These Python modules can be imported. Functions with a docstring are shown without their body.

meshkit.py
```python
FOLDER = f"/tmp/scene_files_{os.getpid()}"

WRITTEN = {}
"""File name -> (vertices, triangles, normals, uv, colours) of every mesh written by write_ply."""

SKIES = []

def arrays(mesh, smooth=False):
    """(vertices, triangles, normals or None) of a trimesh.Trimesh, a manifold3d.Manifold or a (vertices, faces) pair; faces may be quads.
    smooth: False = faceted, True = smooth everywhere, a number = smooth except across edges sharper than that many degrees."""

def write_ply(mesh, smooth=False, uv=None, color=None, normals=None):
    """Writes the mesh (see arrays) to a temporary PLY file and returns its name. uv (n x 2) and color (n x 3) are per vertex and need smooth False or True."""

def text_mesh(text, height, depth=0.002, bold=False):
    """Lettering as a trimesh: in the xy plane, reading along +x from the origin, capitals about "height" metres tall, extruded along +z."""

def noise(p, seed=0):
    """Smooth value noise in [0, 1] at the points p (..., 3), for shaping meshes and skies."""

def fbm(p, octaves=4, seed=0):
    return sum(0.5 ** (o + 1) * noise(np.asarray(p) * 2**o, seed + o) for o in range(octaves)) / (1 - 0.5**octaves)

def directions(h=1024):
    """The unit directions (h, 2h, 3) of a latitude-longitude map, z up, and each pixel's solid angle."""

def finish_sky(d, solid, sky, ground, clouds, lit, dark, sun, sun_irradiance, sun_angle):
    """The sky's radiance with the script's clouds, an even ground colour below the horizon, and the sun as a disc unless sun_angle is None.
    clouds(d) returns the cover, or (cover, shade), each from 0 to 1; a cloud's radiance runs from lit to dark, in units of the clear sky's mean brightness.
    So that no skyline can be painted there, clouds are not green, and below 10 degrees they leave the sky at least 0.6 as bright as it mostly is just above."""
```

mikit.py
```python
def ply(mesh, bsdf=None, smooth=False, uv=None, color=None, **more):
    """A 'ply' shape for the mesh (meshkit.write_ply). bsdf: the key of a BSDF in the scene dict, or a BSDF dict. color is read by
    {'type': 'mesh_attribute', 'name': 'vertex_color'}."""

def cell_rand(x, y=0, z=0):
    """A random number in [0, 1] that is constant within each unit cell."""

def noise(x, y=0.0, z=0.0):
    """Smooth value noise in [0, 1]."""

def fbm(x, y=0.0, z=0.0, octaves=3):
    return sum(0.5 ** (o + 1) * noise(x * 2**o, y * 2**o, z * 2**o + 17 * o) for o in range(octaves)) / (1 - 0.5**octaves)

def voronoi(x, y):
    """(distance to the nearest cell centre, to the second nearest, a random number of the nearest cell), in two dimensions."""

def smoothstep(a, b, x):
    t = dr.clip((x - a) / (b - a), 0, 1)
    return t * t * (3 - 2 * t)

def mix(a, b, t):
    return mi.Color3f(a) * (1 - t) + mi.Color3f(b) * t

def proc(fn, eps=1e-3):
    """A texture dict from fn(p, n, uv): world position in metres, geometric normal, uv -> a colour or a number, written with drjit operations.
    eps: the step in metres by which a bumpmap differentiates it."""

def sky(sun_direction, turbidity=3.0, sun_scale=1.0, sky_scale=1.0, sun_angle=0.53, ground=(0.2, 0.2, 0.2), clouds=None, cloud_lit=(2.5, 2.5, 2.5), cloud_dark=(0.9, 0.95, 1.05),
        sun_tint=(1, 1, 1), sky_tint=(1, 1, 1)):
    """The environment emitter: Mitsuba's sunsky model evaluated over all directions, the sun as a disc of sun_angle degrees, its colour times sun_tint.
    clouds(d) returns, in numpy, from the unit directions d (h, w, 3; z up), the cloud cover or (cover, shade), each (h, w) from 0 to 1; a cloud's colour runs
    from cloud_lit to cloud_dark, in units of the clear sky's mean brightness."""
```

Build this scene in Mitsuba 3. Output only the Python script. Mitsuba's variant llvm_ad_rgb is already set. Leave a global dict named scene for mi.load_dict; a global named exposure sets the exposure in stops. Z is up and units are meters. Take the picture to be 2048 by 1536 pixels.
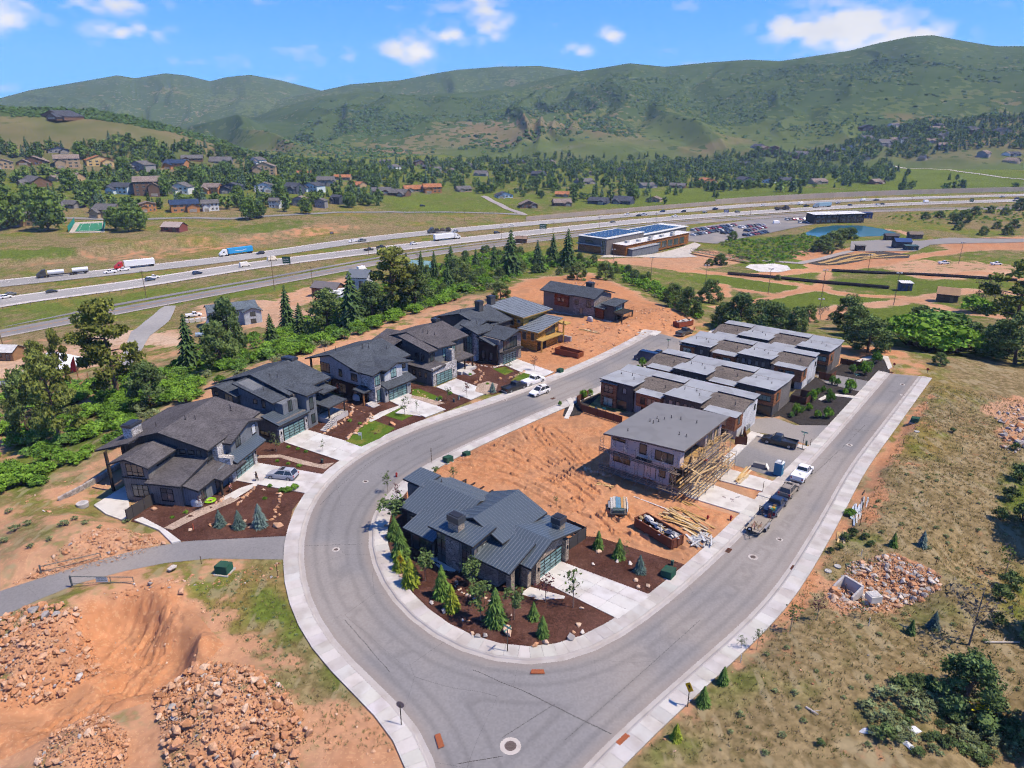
import math, random
import numpy as np
import shapely
from shapely.geometry import Polygon, LineString, Point
from shapely.ops import unary_union
from scipy.interpolate import RBFInterpolator, RegularGridInterpolator
import trimesh
import drjit as dr
import mitsuba as mi
import mikit, meshkit
from mikit import proc, noise, fbm, voronoi, cell_rand, smoothstep, mix

T = mi.ScalarTransform4f
scene, labels = {'type': 'scene'}, {}
# ------------------------------------------------------------------ camera, sky, exposure
CAM_H, FOC, YH = 52.0,1400.0,243.0            # drone height (m), focal length and horizon row of the 2048 px survey grid
PITCH = math.atan((768 - YH) / FOC)
scene['camera'] = {'type': 'perspective', 'fov': math.degrees(2 * math.atan(1024 / FOC)), 'fov_axis': 'x', 'near_clip': 1.0, 'far_clip': 20000.0,
    'to_world': T().look_at(origin=[0,0, CAM_H], target=[0, math.cos(PITCH), CAM_H - math.sin(PITCH)], up=[0,0,1])}
SUN_EL, SUN_AZ = math.radians(59), math.atan2(0.95,-0.27)
SUN = (math.sin(SUN_AZ) * math.cos(SUN_EL), math.cos(SUN_AZ) * math.cos(SUN_EL), math.sin(SUN_EL))
def clouds(d):
    el, az = np.degrees(np.arcsin(np.clip(d[...,2],-1,1))), np.degrees(np.arctan2(d[...,0], d[...,1]))
    n = meshkit.fbm(np.stack([az * .42, el * 1.05,0 * az],-1),5,4); m = meshkit.fbm(np.stack([az * .9, el * 1.7,0 * az + 4],-1),4,9)
    cover = 0.5 * np.clip((n - .67) / .2,0,1)                        # thin scattered scraps over the whole sky
    for a0, e0, wa, we, amp in ((23.2,5.9,4.4,1.7,1.45),(20.3,6.0,2.8,1.0,1.3),(26.6,5.1,3.4,1.0,1.2),(-7.5,4.9,2.3,1.0,1.2),(-32.7,6.5,2.2,1.3,.8),(-27.6,7.1,3.6,.6,.6),(-26.2,5.5,2.4,.6,.45),(-1.6,6.9,1.5,1.5,.8),(-4.6,6.0,1.9,.7,.45),(4.7,4.9,1.3,.45,.55),(7.2,5.9,.9,.6,.55),(-2.6,8.6,2.5,.9,.7)):
        r = np.hypot((az - a0) / wa, (el - e0) / we); cover = np.maximum(cover, np.clip(amp * (1.25 - r) + 2.3 * (m - .5),0,1) * np.clip(1.5 - r, 0,1))
    return np.clip(cover, 0,.95), np.clip(.30 + .5 * (n - .5),0,1)
scene['sky'] = mikit.sky(SUN, turbidity=2.2, sky_scale=1.3, clouds=clouds, cloud_lit=(2.9,2.9,2.95), cloud_dark=(1.3,1.45,1.75), sky_tint=(.24,.57,1.06), sun_tint=(.965,1.,1.05))
exposure = 2.0

# ------------------------------------------------------------------ small helpers
rng = np.random.default_rng(7)
def A_(x): return np.asarray(x, float)
def numbered(name, table={}):
    k = table.get(name, 0); table[name] = k + 1
    return name if k == 0 else f'{name}_{k:03d}'
def tag(key, label=None, category=None, group=None, kind=None):
    d = labels.setdefault(key, {})
    for k, v in (('label', label),('category', category),('group', group),('kind', kind)):
        if v: d[k] = v
    return key
def thing(name, label, category, group=None):
    return tag(numbered(name), label, category, group)
class Frame:
    """A local frame on the ground: f points towards the front, a along the street, z up."""
    def __init__(s, o, phi=90.0, z=0.0):
        p = math.radians(phi); s.o = A_(o)[:2]; s.z = z; s.zs = 1.0
        s.F = np.array([math.cos(p),-math.sin(p)]); s.A = np.array([math.sin(p), math.cos(p)])
    def __call__(s, v):
        v = np.atleast_2d(A_(v)); return np.column_stack([s.o + v[:, :1] * s.F + v[:, 1:2] * s.A, v[:, 2] * s.zs + s.z])
    def xy(s, f, a): return s.o + f * s.F + a * s.A
class MB:
    """Collects boxes, prisms, slabs and tubes, each with its colour, into one mesh."""
    def __init__(s, fr=None): s.v, s.f, s.c, s.n, s.fr = [],[],[],0, fr
    def add(s, v, f, c):
        v = A_(v)
        if s.fr is not None: v = s.fr(v)
        c = A_(c); c = np.tile(c, (len(v),1)) if c.ndim == 1 else c
        s.v.append(v); s.f.append(np.asarray(f, int) + s.n); s.c.append(c); s.n += len(v); return s
    def box(s, x0, x1, y0, y1, z0, z1, c):
        x0, x1 = sorted((x0, x1)); y0, y1 = sorted((y0, y1))
        v = [(x, y, z) for z in (z0, z1) for (x, y) in ((x0, y0),(x1, y0),(x1, y1),(x0, y1))]
        return s.prism8(v, c)
    def prism8(s, v, c):
        v = A_(v); q = [(0,3,2,1),(4,5,6,7),(0,1,5,4),(1,2,6,5),(2,3,7,6),(3,0,4,7)]
        return s.quads([v[list(i)] for i in q], c)
    def quads(s, qs, c):
        for q in qs:
            q = A_(q); s.add(q, [(0, i, i + 1) for i in range(1, len(q) - 1)], c)
        return s
    def ext(s, prof, axis, t0, t1, c, ends=True):
        """prof: convex or simple polygon of (u, z); axis 'f': extruded along f with u = a; axis 'a': along a with u = f."""
        P = A_(prof); t0, t1 = sorted((t0, t1))
        if Polygon(P).exterior.is_ccw is False: P = P[::-1]
        mk = (lambda t: np.column_stack([np.full(len(P), t), P[:, 0], P[:, 1]])) if axis == 'f' else (lambda t: np.column_stack([P[:, 0], np.full(len(P), t), P[:, 1]]))
        a, b = mk(t0), mk(t1); n = len(P)
        for i in range(n):
            j = (i + 1) % n; q = [a[i], a[j], b[j], b[i]]
            if axis == 'f': q = q[::-1]
            s.quads([q], c)
        if ends:
            V2, F2 = trimesh.creation.triangulate_polygon(Polygon(P), engine='earcut')
            if axis == 'f':
                lift = lambda t: np.column_stack([np.full(len(V2), t), V2[:, 0], V2[:, 1]]); s.add(lift(t0), F2[:, ::-1], c); s.add(lift(t1), F2, c)
            else:
                lift = lambda t: np.column_stack([V2[:, 0], np.full(len(V2), t), V2[:, 1]]); s.add(lift(t0), F2, c); s.add(lift(t1), F2[:, ::-1], c)
        return s
    def slab(s, pts, th, c, side=None):
        """A plate: pts (counter-clockwise from above) is its top face, th its vertical thickness."""
        P = A_(pts); n = len(P); L = P - [0,0, th]; side = c if side is None else side
        s.quads([P], c); s.quads([L[::-1]], side)
        s.quads([[P[i], L[i], L[(i + 1) % n], P[(i + 1) % n]] for i in range(n)], side)
        return s
    def tube(s, p, q, r, c, n=6, r2=None):
        p, q = A_(p), A_(q); d = q - p; d /= np.linalg.norm(d) + 1e-9
        x = np.cross(d, [0,0,1] if abs(d[2]) < .9 else [1,0,0]); x /= np.linalg.norm(x); y = np.cross(d, x)
        t = np.arange(n) * 2 * np.pi / n; ring = np.cos(t)[:, None] * x + np.sin(t)[:, None] * y; r2 = r if r2 is None else r2
        v = np.vstack([p + r * ring, q + r2 * ring, [p],[q]]); f = []
        for i in range(n):
            j = (i + 1) % n; f += [(i, j, j + n),(i, j + n, i + n),(j, i, 2 * n),(i + n, j + n, 2 * n + 1)]
        return s.add(v, f, c)
    def hull(s, pts, c):
        h = trimesh.convex.convex_hull(A_(pts)); return s.add(h.vertices, h.faces, c)
    def poly(s, pg, z, c):
        for g in getattr(pg, 'geoms', [pg]):
            if g.geom_type != 'Polygon' or g.area < 1e-3: continue
            V, Fc = trimesh.creation.triangulate_polygon(g, engine='earcut')
            s.add(np.column_stack([V, np.full(len(V), z)]), Fc, c)
        return s
    def plate(s, pg, z0, z1, c):
        """A polygon in plan with upright sides from z0 up to z1."""
        s.poly(pg, z1, c)
        for g in getattr(pg, 'geoms', [pg]):
            if g.geom_type != 'Polygon': continue
            for ring in [g.exterior, *g.interiors]:
                P = A_(ring.coords)[:, :2]
                s.quads([[(*P[i], z0),(*P[i + 1], z0),(*P[i + 1], z1),(*P[i], z1)] for i in range(len(P) - 1)], c)
        return s
    def get(s): return np.vstack(s.v), np.vstack(s.f), np.vstack(s.c)
def shape(v, f, c, bsdf, smooth=False):
    """A mesh whose faces carry their flat colour (packed in u), so that the meshes of one material can be joined."""
    f = np.asarray(f); q = np.sqrt(np.clip(A_(c)[f].mean(1),0,.999)) * [64,128,64]; q = np.floor(q).astype(int); code = q[:, 0] * 8192 + q[:, 1] * 64 + q[:, 2] + .5
    if not smooth:
        return mikit.ply((A_(v)[f].reshape(-1,3), np.arange(3 * len(f)).reshape(-1,3)), bsdf, False, uv=np.repeat(np.column_stack([code, 0 * code]),3,0))
    return mikit.ply((v, f), bsdf, True, uv=np.column_stack([np.full(len(v), code[0]), np.zeros(len(v))]))
def put(key, mb, bsdf='matte', smooth=False, **lab):
    v, f, c = mb.get() if isinstance(mb, MB) else mb
    if bsdf in MATS: bsdf, c0 = MATS[bsdf]; c = np.tile(c0,(len(v),1))
    scene[key] = shape(v, f, c, bsdf, smooth)
    if lab: tag(key, **lab)
    return key
def part(holder, name, mb, bsdf='matte', label=None, kind=None, smooth=False):
    if isinstance(mb, MB) and not mb.v: return None
    key = put(numbered(holder + '__' + name), mb, bsdf, smooth)
    if label or kind: tag(key, label=label, kind=kind)
    return key

def dense(pg, step):
    """A polygon in plan as a mesh with vertices about every step metres: (xy, triangles)."""
    from scipy.spatial import Delaunay
    b = pg.segmentize(step); P = [A_(r.coords)[:-1, :2] for r in [b.exterior, *b.interiors]]
    x0, y0, x1, y1 = pg.bounds; gx, gy = np.meshgrid(np.arange(x0, x1, step), np.arange(y0, y1, step)); g = np.column_stack([gx.ravel() + .31 * step * (np.arange(gx.size) % 2), gy.ravel()])
    g = g[shapely.contains_xy(pg.buffer(-.4 * step), g[:, 0], g[:, 1])]; V = np.vstack(P + [g]); t = Delaunay(V).simplices; c = V[t].mean(1)
    t = t[shapely.contains_xy(pg, c[:, 0], c[:, 1])]; d1, d2 = V[t[:, 1]] - V[t[:, 0]], V[t[:, 2]] - V[t[:, 0]]
    return V, np.where((d1[:, 0] * d2[:, 1] - d1[:, 1] * d2[:, 0] > 0)[:, None], t, t[:, ::-1])
# ------------------------------------------------------------------ materials
def paint(uv):
    i = mi.UInt32(dr.maximum(uv.x, 0)); sq = lambda v, k: dr.square((mi.Float(v) + .5) / k); return mi.Color3f(sq((i >> 13) & 63,64), sq((i >> 6) & 127,128), sq(i & 63,64))
VC = proc(lambda p, n, uv: paint(uv))
def pr(color, rough=.85, spec=.3, **k):
    if rough >= .69: return {'type': 'diffuse', 'reflectance': color}
    return {'type': 'principled', 'base_color': color, 'roughness': rough, 'specular': spec, **k}
def rgb(*c): return {'type': 'rgb', 'value': list(c)}
def two(b): return {'type': 'twosided', 'bsdf': b}
def pattern(fn, dark):
    """The thing's own colour, darkened or dirtied by fn(p, u, v): u runs along a face, v up it, in metres."""
    def tex(p, n, uv):
        m = dr.select(n.z < -1e-4,-n, n); l = dr.sqrt(m.x * m.x + m.y * m.y); ok = l > .02; tx, ty = dr.select(ok, -m.y / dr.maximum(l, 1e-6),1), dr.select(ok, m.x / dr.maximum(l, 1e-6),0)
        return mix(paint(uv), mi.Color3f(dark), dr.clip(fn(p, p.x * tx + p.y * ty, -p.x * m.z * ty + p.y * m.z * tx + p.z * (m.x * ty - m.y * tx)),0,1))
    return two(pr(proc(tex),.9))
def joints(u, w, k): return smoothstep(w, w * .35, dr.abs(u / k - dr.round(u / k)) * k)     # 1 on the joint lines every k metres
scene['matte'] = pattern(lambda p, u, v: .32 * noise(p.x * 1.7, p.y * 1.7, p.z * 1.7),(.10,.08,.065))
scene['gloss'] = two(pr(VC, .28,.5, clearcoat=.6, clearcoat_gloss=.9))
scene['metal_paint'] = two(pr(VC, .35,.5, metallic=.3))
scene['pane'] = two(pr(VC, .12,.7))
scene['leaf'] = two(pr(VC, .9))
scene['siding'] = pattern(lambda p, u, v: dr.clip(.06 + .26 * noise(p.x * .9, p.y * .9, p.z * .9) + .12 * cell_rand(dr.floor(u / .4),3,7) + .35 * joints(u, .035,.4),0,1),(.02,.018,.016))
def f_planks(p, u, v): row = dr.floor(v / .19); return dr.clip(.50 * cell_rand(row, dr.floor(u / 2.4 + .37 * row),2) + .3 * noise(u * 2, v * 14, row) + .45 * joints(v, .022,.19),0,1)
scene['planks'] = pattern(f_planks, (.05,.02,.01))
def f_stone(p, u, v): a, b, r = voronoi(u / .63, v / .26); return dr.clip(1 - (.38 + .62 * r) * smoothstep(.03,.13, b - a) + .2 * (noise(u * 6, v * 6) - .5),0,1)
scene['stone'] = pattern(f_stone, (.085,.078,.072))
def f_shingle(p, u, v): row = dr.floor(v / .15); return dr.clip(.42 * cell_rand(row, dr.floor(u / .33 + .5 * row),5) + .28 * noise(p.x * .6, p.y * .6, p.z) + .25 * joints(v, .03,.15),0,1)
scene['shingle'] = pattern(f_shingle, (.018,.018,.020))
scene['membrane'] = pattern(lambda p, u, v: dr.clip(.35 * fbm(p.x * .3, p.y * .3,3.,3) + .16 * joints(u, .05,1.8) + .2 * smoothstep(.6,.8, noise(p.x * .7, p.y * .7,9.)),0,1),(.13,.13,.135))
# surface name -> (material, the colour of the thing)
MATS = {'siding_charcoal': ('siding', (.105,.10,.104)), 'siding_grey': ('siding', (.20,.215,.238)), 'siding_light': ('siding', (.47,.455,.46)), 'siding_brown': ('siding', (.064,.040,.032)), 'siding_taupe': ('siding', (.215,.195,.182)), 'siding_white': ('siding', (.66,.66,.67)),
    'wood_planks': ('planks', (.37,.17,.09)), 'rust_panel': ('planks', (.27,.072,.032)), 'osb': ('planks', (.72,.42,.10)), 'stone_pale': ('stone', (.60,.585,.57)), 'stone_tan': ('stone', (.43,.335,.255)), 'stone_grey': ('stone', (.30,.265,.24)),
    'shingle_brown': ('shingle', (.148,.138,.150)), 'shingle_blue': ('shingle', (.104,.120,.142)), 'shingle_gravel': ('shingle', (.21,.18,.155)), 'membrane_pale': ('membrane', (.33,.345,.375)), 'membrane_grey': ('membrane', (.20,.20,.215)), 'concrete': ('concrete_vc', (.55,.535,.515)), 'metal_roof': ('metal_paint', (.085,.108,.138))}
def f_asphalt(p, n, uv):
    big, fine = fbm(p.x * .08, p.y * .08,2.,3), noise(p.x * 6, p.y * 6,1.)
    base = mix(mi.Color3f(.225,.219,.223), mi.Color3f(.255,.235,.222), smoothstep(.5,.7, big)) * (.88 + .34 * (big - .5) + .15 * fine)
    a, b, r = voronoi((p.x + 2.4 * big) / 9,(p.y + 3.1 * big) / 9); crack = smoothstep(.008,.002, b - a) * smoothstep(.5,.7, r)
    lane = smoothstep(.5,0., dr.abs(uv.y - 1.35)) + smoothstep(.5,0., dr.abs(uv.y - 2.9)) + smoothstep(.5,0., dr.abs(uv.y - 5.2))
    dust = smoothstep(1.4,0., uv.y + 1.4 * (big - .5)) * (uv.x > 0)
    return mix(base * (1 - .13 * dr.minimum(lane, 1) * (uv.x > 0)), mi.Color3f(.27,.225,.195),.5 * dust) * (1 - .30 * crack)
scene['asphalt'] = two(pr(proc(f_asphalt),.85))
scene['concrete_vc'] = pattern(lambda p, u, v: .45 * smoothstep(.35,.8, fbm(p.x * .8, p.y * .8,6. + p.z, 3)) + .1 * noise(p.x * 7, p.y * 7),(.30,.26,.23))
def f_mulch(p, n, uv):
    a, b, r = voronoi(p.x * 7, p.y * 7); t = .55 + .8 * r * fbm(p.x * 3, p.y * 3,1.,2) + .5 * (fbm(p.x * .5, p.y * .5,3.,3) - .5)
    return mix(mi.Color3f(.072,.030,.022), mi.Color3f(.105,.056,.044), fbm(p.x * .35, p.y * .35,7.,3)) * t * 1.25
scene['mulch'] = two(pr(proc(f_mulch),.95))
scene['mulch_black'] = pattern(lambda p, u, v: .8 * noise(p.x * 6, p.y * 6),(.02,.018,.018))
def f_gravel(p, n, uv):
    a, b, r = voronoi(p.x * 6, p.y * 6); return mix(mi.Color3f(.30,.22,.17), mi.Color3f(.46,.36,.29), r) * (.7 + .5 * fbm(p.x, p.y, 2.,3))
scene['gravel'] = two(pr(proc(f_gravel),.95))
def f_lawn(p, n, uv):
    return mix(mi.Color3f(.075,.125,.018), mi.Color3f(.16,.16,.035), smoothstep(.45,.75, fbm(p.x * .5, p.y * .5,2.,4))) * (.7 + .6 * fbm(p.x * 5, p.y * 5,1.,3))
scene['turf'] = two(pr(proc(f_lawn),.9))

# ------------------------------------------------------------------ the lie of the land
# Survey: points are read off the 2048 x 1536 survey grid of the drone and brought down to the ground they stand on.
def rays(px, py):
    px, py = np.broadcast_arrays(A_(px), A_(py)); x, y = px - 1024,768 - py; c, s_ = math.cos(PITCH), math.sin(PITCH)
    return np.stack([x, FOC * c + y * s_, -FOC * s_ + y * c],-1) / FOC
def flat(px, py, z=0.0):
    d = rays(px, py); t = (z - CAM_H) / d[...,2]; return d[..., :2] * t[..., None]
def FL(pts, z=0.0): return flat(*A_(pts).T, z)
def PG(pts, z=0.0): return Polygon(FL(pts, z)).buffer(0)
def spline(P, step=.75):
    """A smooth curve through the points, resampled evenly."""
    from scipy.interpolate import PchipInterpolator
    P = A_(P); d = np.r_[0, np.cumsum(np.linalg.norm(np.diff(P, axis=0), axis=1))]
    t = np.linspace(0, d[-1], max(3, int(d[-1] / 4))); Q = PchipInterpolator(d, P)(t)
    for _ in range(6): Q[1:-1] = .25 * Q[:-2] + .5 * Q[1:-1] + .25 * Q[2:]
    d = np.r_[0, np.cumsum(np.linalg.norm(np.diff(Q, axis=0), axis=1))]; t = np.linspace(0, d[-1], int(d[-1] / step) + 1)
    return np.column_stack([np.interp(t, d, Q[:, k]) for k in (0,1)])
# street edges (asphalt)
OUTER = spline(FL([(1310,664),(1195,725),(1100,765),(1000,803),(900,835),(800,870),(740,900),(690,931),(650,965),(620,1012),(604,1060),(600,1100),(604,1150),(616,1203),(640,1260),
    (680,1310),(740,1360),(800,1398),(850,1430),(885,1465),(905,1500),(912,1540),(905,1640),(880,1800)]))
INNER_A = FL([(1388,686),(1310,722),(1200,772),(1100,814),(1000,857),(900,902),(830,938),(780,971),(745,1006),(728,1042),(725,1082),(735,1130),(755,1175),(790,1225),(835,1272),(890,1306),(958,1332),
    (1046,1357),(1093,1360),(1140,1350),(1193,1320),(1284,1250),(1400,1155),(1480,1076),(1562,990),(1623,929),(1700,841),(1781,747)])
INNER = spline(INNER_A)
RIGHT = spline(FL([(1838,752),(1760,853),(1678,962),(1645,1030),(1603,1092),(1545,1190),(1483,1255),(1400,1313),(1340,1373),(1272,1437),(1222,1468),(1155,1534),(1060,1640),(960,1800)]))
STREET = Polygon(np.vstack([OUTER, RIGHT[::-1], INNER[::-1]])).buffer(0)
BLOCK = Polygon(INNER).buffer(0)
def offset(P, d):
    t = np.gradient(P, axis=0); t /= np.linalg.norm(t, axis=1, keepdims=True); return P + d * np.column_stack([t[:, 1],-t[:, 0]])
# every kerb line: (asphalt edge, side on which the pavement lies)
KERBS = [(OUTER, 1),(INNER, -1),(RIGHT, -1)]
KERBS = [(P, s if LineString(offset(P, s * 1.0)[10:-10]).intersection(STREET).length < 5 else -s) for P, s in KERBS]
WALK = unary_union([Polygon(np.vstack([P, offset(P, s * 2.55)[::-1]])).buffer(.01) for P, s in KERBS])
HARD = unary_union([STREET, WALK])
SIDE = PG([(590,1070),(571,1072),(470,1072),(361,1084),(280,1098),(180,1125),(100,1150),(0,1182),(-250,1275),(-250,1370),(0,1235),(80,1198),(160,1166),(250,1142),(330,1126),(420,1117),(568,1119),(592,1112)])
FLATZONE = unary_union([HARD, SIDE, PG([(362,1083),(575,1072),(612,985),(720,905),(1110,765),(1009,715),(870,750),(770,785),(600,830),(400,900),(200,985),(180,1020),(262,1043),(330,1085)]),
    PG([(806,930),(1010,960),(1180,1072),(1395,1138),(1480,1170),(1300,1420),(600,1250)]).intersection(BLOCK), PG([(1110,850),(1400,640),(1460,650),(1700,720),(1800,720),(1500,1040),(1340,985),(1230,930),(1100,850)])]).simplify(.05)

# heights: (column, row, elevation) read along the valley
CTRL = [(0,1536,0),(500,1536,0),(1000,1536,0),(1500,1536,0),(2048,1536,-.5),(0,1250,0),(600,1200,0),(1024,1100,0),(1500,1050,0),(1800,900,0),(2048,900,-.3),(1860,740,0),
    (1370,660,0),(1200,690,0),(1000,760,0),(800,800,0),(600,850,0),(450,830,0),(300,920,0),(100,1050,0),(1250,650,0),(1120,690,0),(-300,1300,0),(2500,1300,-2),(2048,1100,-1.5),
    (420,775,-.5),(640,700,-.5),(780,650,-1),(900,600,-1.5),(1050,575,-2),(1200,560,-5),(1100,520,-12),(1300,575,-7),(1450,630,-7),
    (200,880,-2),(0,1010,-1),(0,930,-6),(100,820,-11),(300,760,-10),(480,700,-10),(600,660,-10),(720,610,-11),(830,570,-13),(960,530,-16),
    (560,645,-16),(250,690,-17),(100,740,-16),(30,780,-15),(430,615,-18),(680,565,-18),
    (0,665,-19),(300,610,-20),(600,555,-20),(1000,490,-20),(1150,480,-20),(0,620,-20),(500,545,-20),(1024,475,-20),(1500,430,-20),(2048,405,-20),(0,560,-20),(500,490,-20),(1024,437,-20),
    (1500,405,-20),(2048,385,-20),(0,500,-15),(300,475,-14),(560,440,-15),(800,418,-17),(1000,418,-19),(0,440,-12),(170,455,-14),(350,460,-14),(100,380,-1),(300,380,-4),(500,380,-6),(700,372,-10),
    (900,372,-15),(1100,395,-19),(100,312,18),(-300,330,16),(-300,420,-8),(300,315,10),(500,325,3),(700,330,-6),(1000,330,-14),(1300,330,-18),(1500,330,-20),(1200,520,-17),(1300,500,-20),(1500,540,-20),(1700,580,-18),
    (1500,600,-15),(1900,560,-17),(2048,520,-17),(2300,560,-17),(2048,600,-13),(1800,655,-6),(2000,690,-3),(2300,700,-3),(1600,640,-8),(1400,600,-12),(1720,690,-3),(1500,380,-20),(1900,365,-18),(2048,350,-15),
    (2300,380,-16),(1750,355,-19),(1900,310,-5),(2300,310,0),(1700,315,-16),(2048,300,0),(-300,560,-20),(2300,440,-19)]
def at_z(c): return np.r_[flat(c[0], c[1], c[2]), c[2]]
CW = np.array([at_z(c) for c in CTRL])
_rbf = RBFInterpolator(CW[:, :2], CW[:, 2], kernel='linear', smoothing=.4)
def grow(a, b, d, lo, hi, k):
    mid = np.arange(a, b + d / 2, d); out = list(mid); s = d
    while out[-1] < hi: s *= k; out.append(out[-1] + s)
    s, low = d, [mid[0]]
    while low[-1] > lo: s *= k; low.append(low[-1] - s)
    return np.array(low[:0:-1] + out)
GX = np.concatenate([grow(-100,100,.62,-125,125,1.08),[]])
GX = np.concatenate([-np.array([])[::-1], GX]); 
def extend(G, step, upto, k, lo, hi):
    r = [G[-1]];
    while r[-1] < upto: r.append(r[-1] + step)
    s = step
    while r[-1] < hi: s *= k; r.append(r[-1] + s)
    return np.array(r[1:])
GX = np.concatenate([-extend(-GX[::-1],2.8,420,1.10,0,2600)[::-1], GX, extend(GX, 2.8,420,1.10,0,2600)])
GY = grow(28,185,.62,5,210,1.06); GY = np.concatenate([GY, extend(GY, 2.6,640,1.06,0,2300)])
XX, YY = np.meshgrid(GX, GY, indexing='ij')
cx, cy = np.unique(np.r_[np.arange(-2700,-500,60), np.arange(-500,600,9), np.arange(600,2760,60)]), np.unique(np.r_[np.arange(0,760,9), np.arange(760,2400,45)])
ca, cb = np.meshgrid(cx, cy, indexing='ij'); CZ = _rbf(np.column_stack([ca.ravel(), cb.ravel()])).reshape(ca.shape)
from scipy.ndimage import gaussian_filter
CZ = np.clip(gaussian_filter(CZ, 1.2),-22,22)
base_z = RegularGridInterpolator((cx, cy), CZ, bounds_error=False, fill_value=None)
# the plateau of the new streets is level; the motorway runs on a level bed
PLATEAU = PG([(-900,1800),(-200,1000),(60,985),(250,880),(430,762),(640,690),(780,645),(900,612),(1010,580),(1130,560),(1270,610),(1400,640),(1700,700),(1870,715),(2300,800),(2700,1800)])
ROADBED = Polygon(FL([(-400,560),(0,536),(500,480),(1024,431),(1500,398),(2048,380),(2600,372),(2600,400),(2048,413),(1500,437),(1150,470),(1000,480),(500,556),(0,629),(-400,690)],-20)).buffer(0)
FRONTAGE = spline(FL([(-300,722),(0,666),(300,608),(600,553),(800,516),(1000,488),(1150,470),(1400,443),(1620,428),(1800,420),(2100,416)],-20),6)
def smooth01(a, b, x): t = np.clip((x - a) / (b - a),0,1); return t * t * (3 - 2 * t)
def sdist(pg, x, y):
    """Distance to the polygon's outline, positive inside."""
    b = shapely.points(x.ravel(), y.ravel()); shapely.prepare(pg); d = shapely.distance(pg.boundary, b); ins = shapely.contains(pg, b)
    return np.where(ins, d, -d).reshape(x.shape)
Z = base_z(np.stack([XX, YY],-1))
inpl = sdist(PLATEAU, XX, YY); Z = Z * (1 - smooth01(-14,3, inpl))
inrb = sdist(ROADBED, XX, YY); Z = Z + (-20.25 - Z) * smooth01(-8,0, inrb)
df = shapely.distance(LineString(FRONTAGE), shapely.points(XX.ravel(), YY.ravel())).reshape(XX.shape); Z = Z + (-20.25 - Z) * smooth01(14,8, df)
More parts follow.
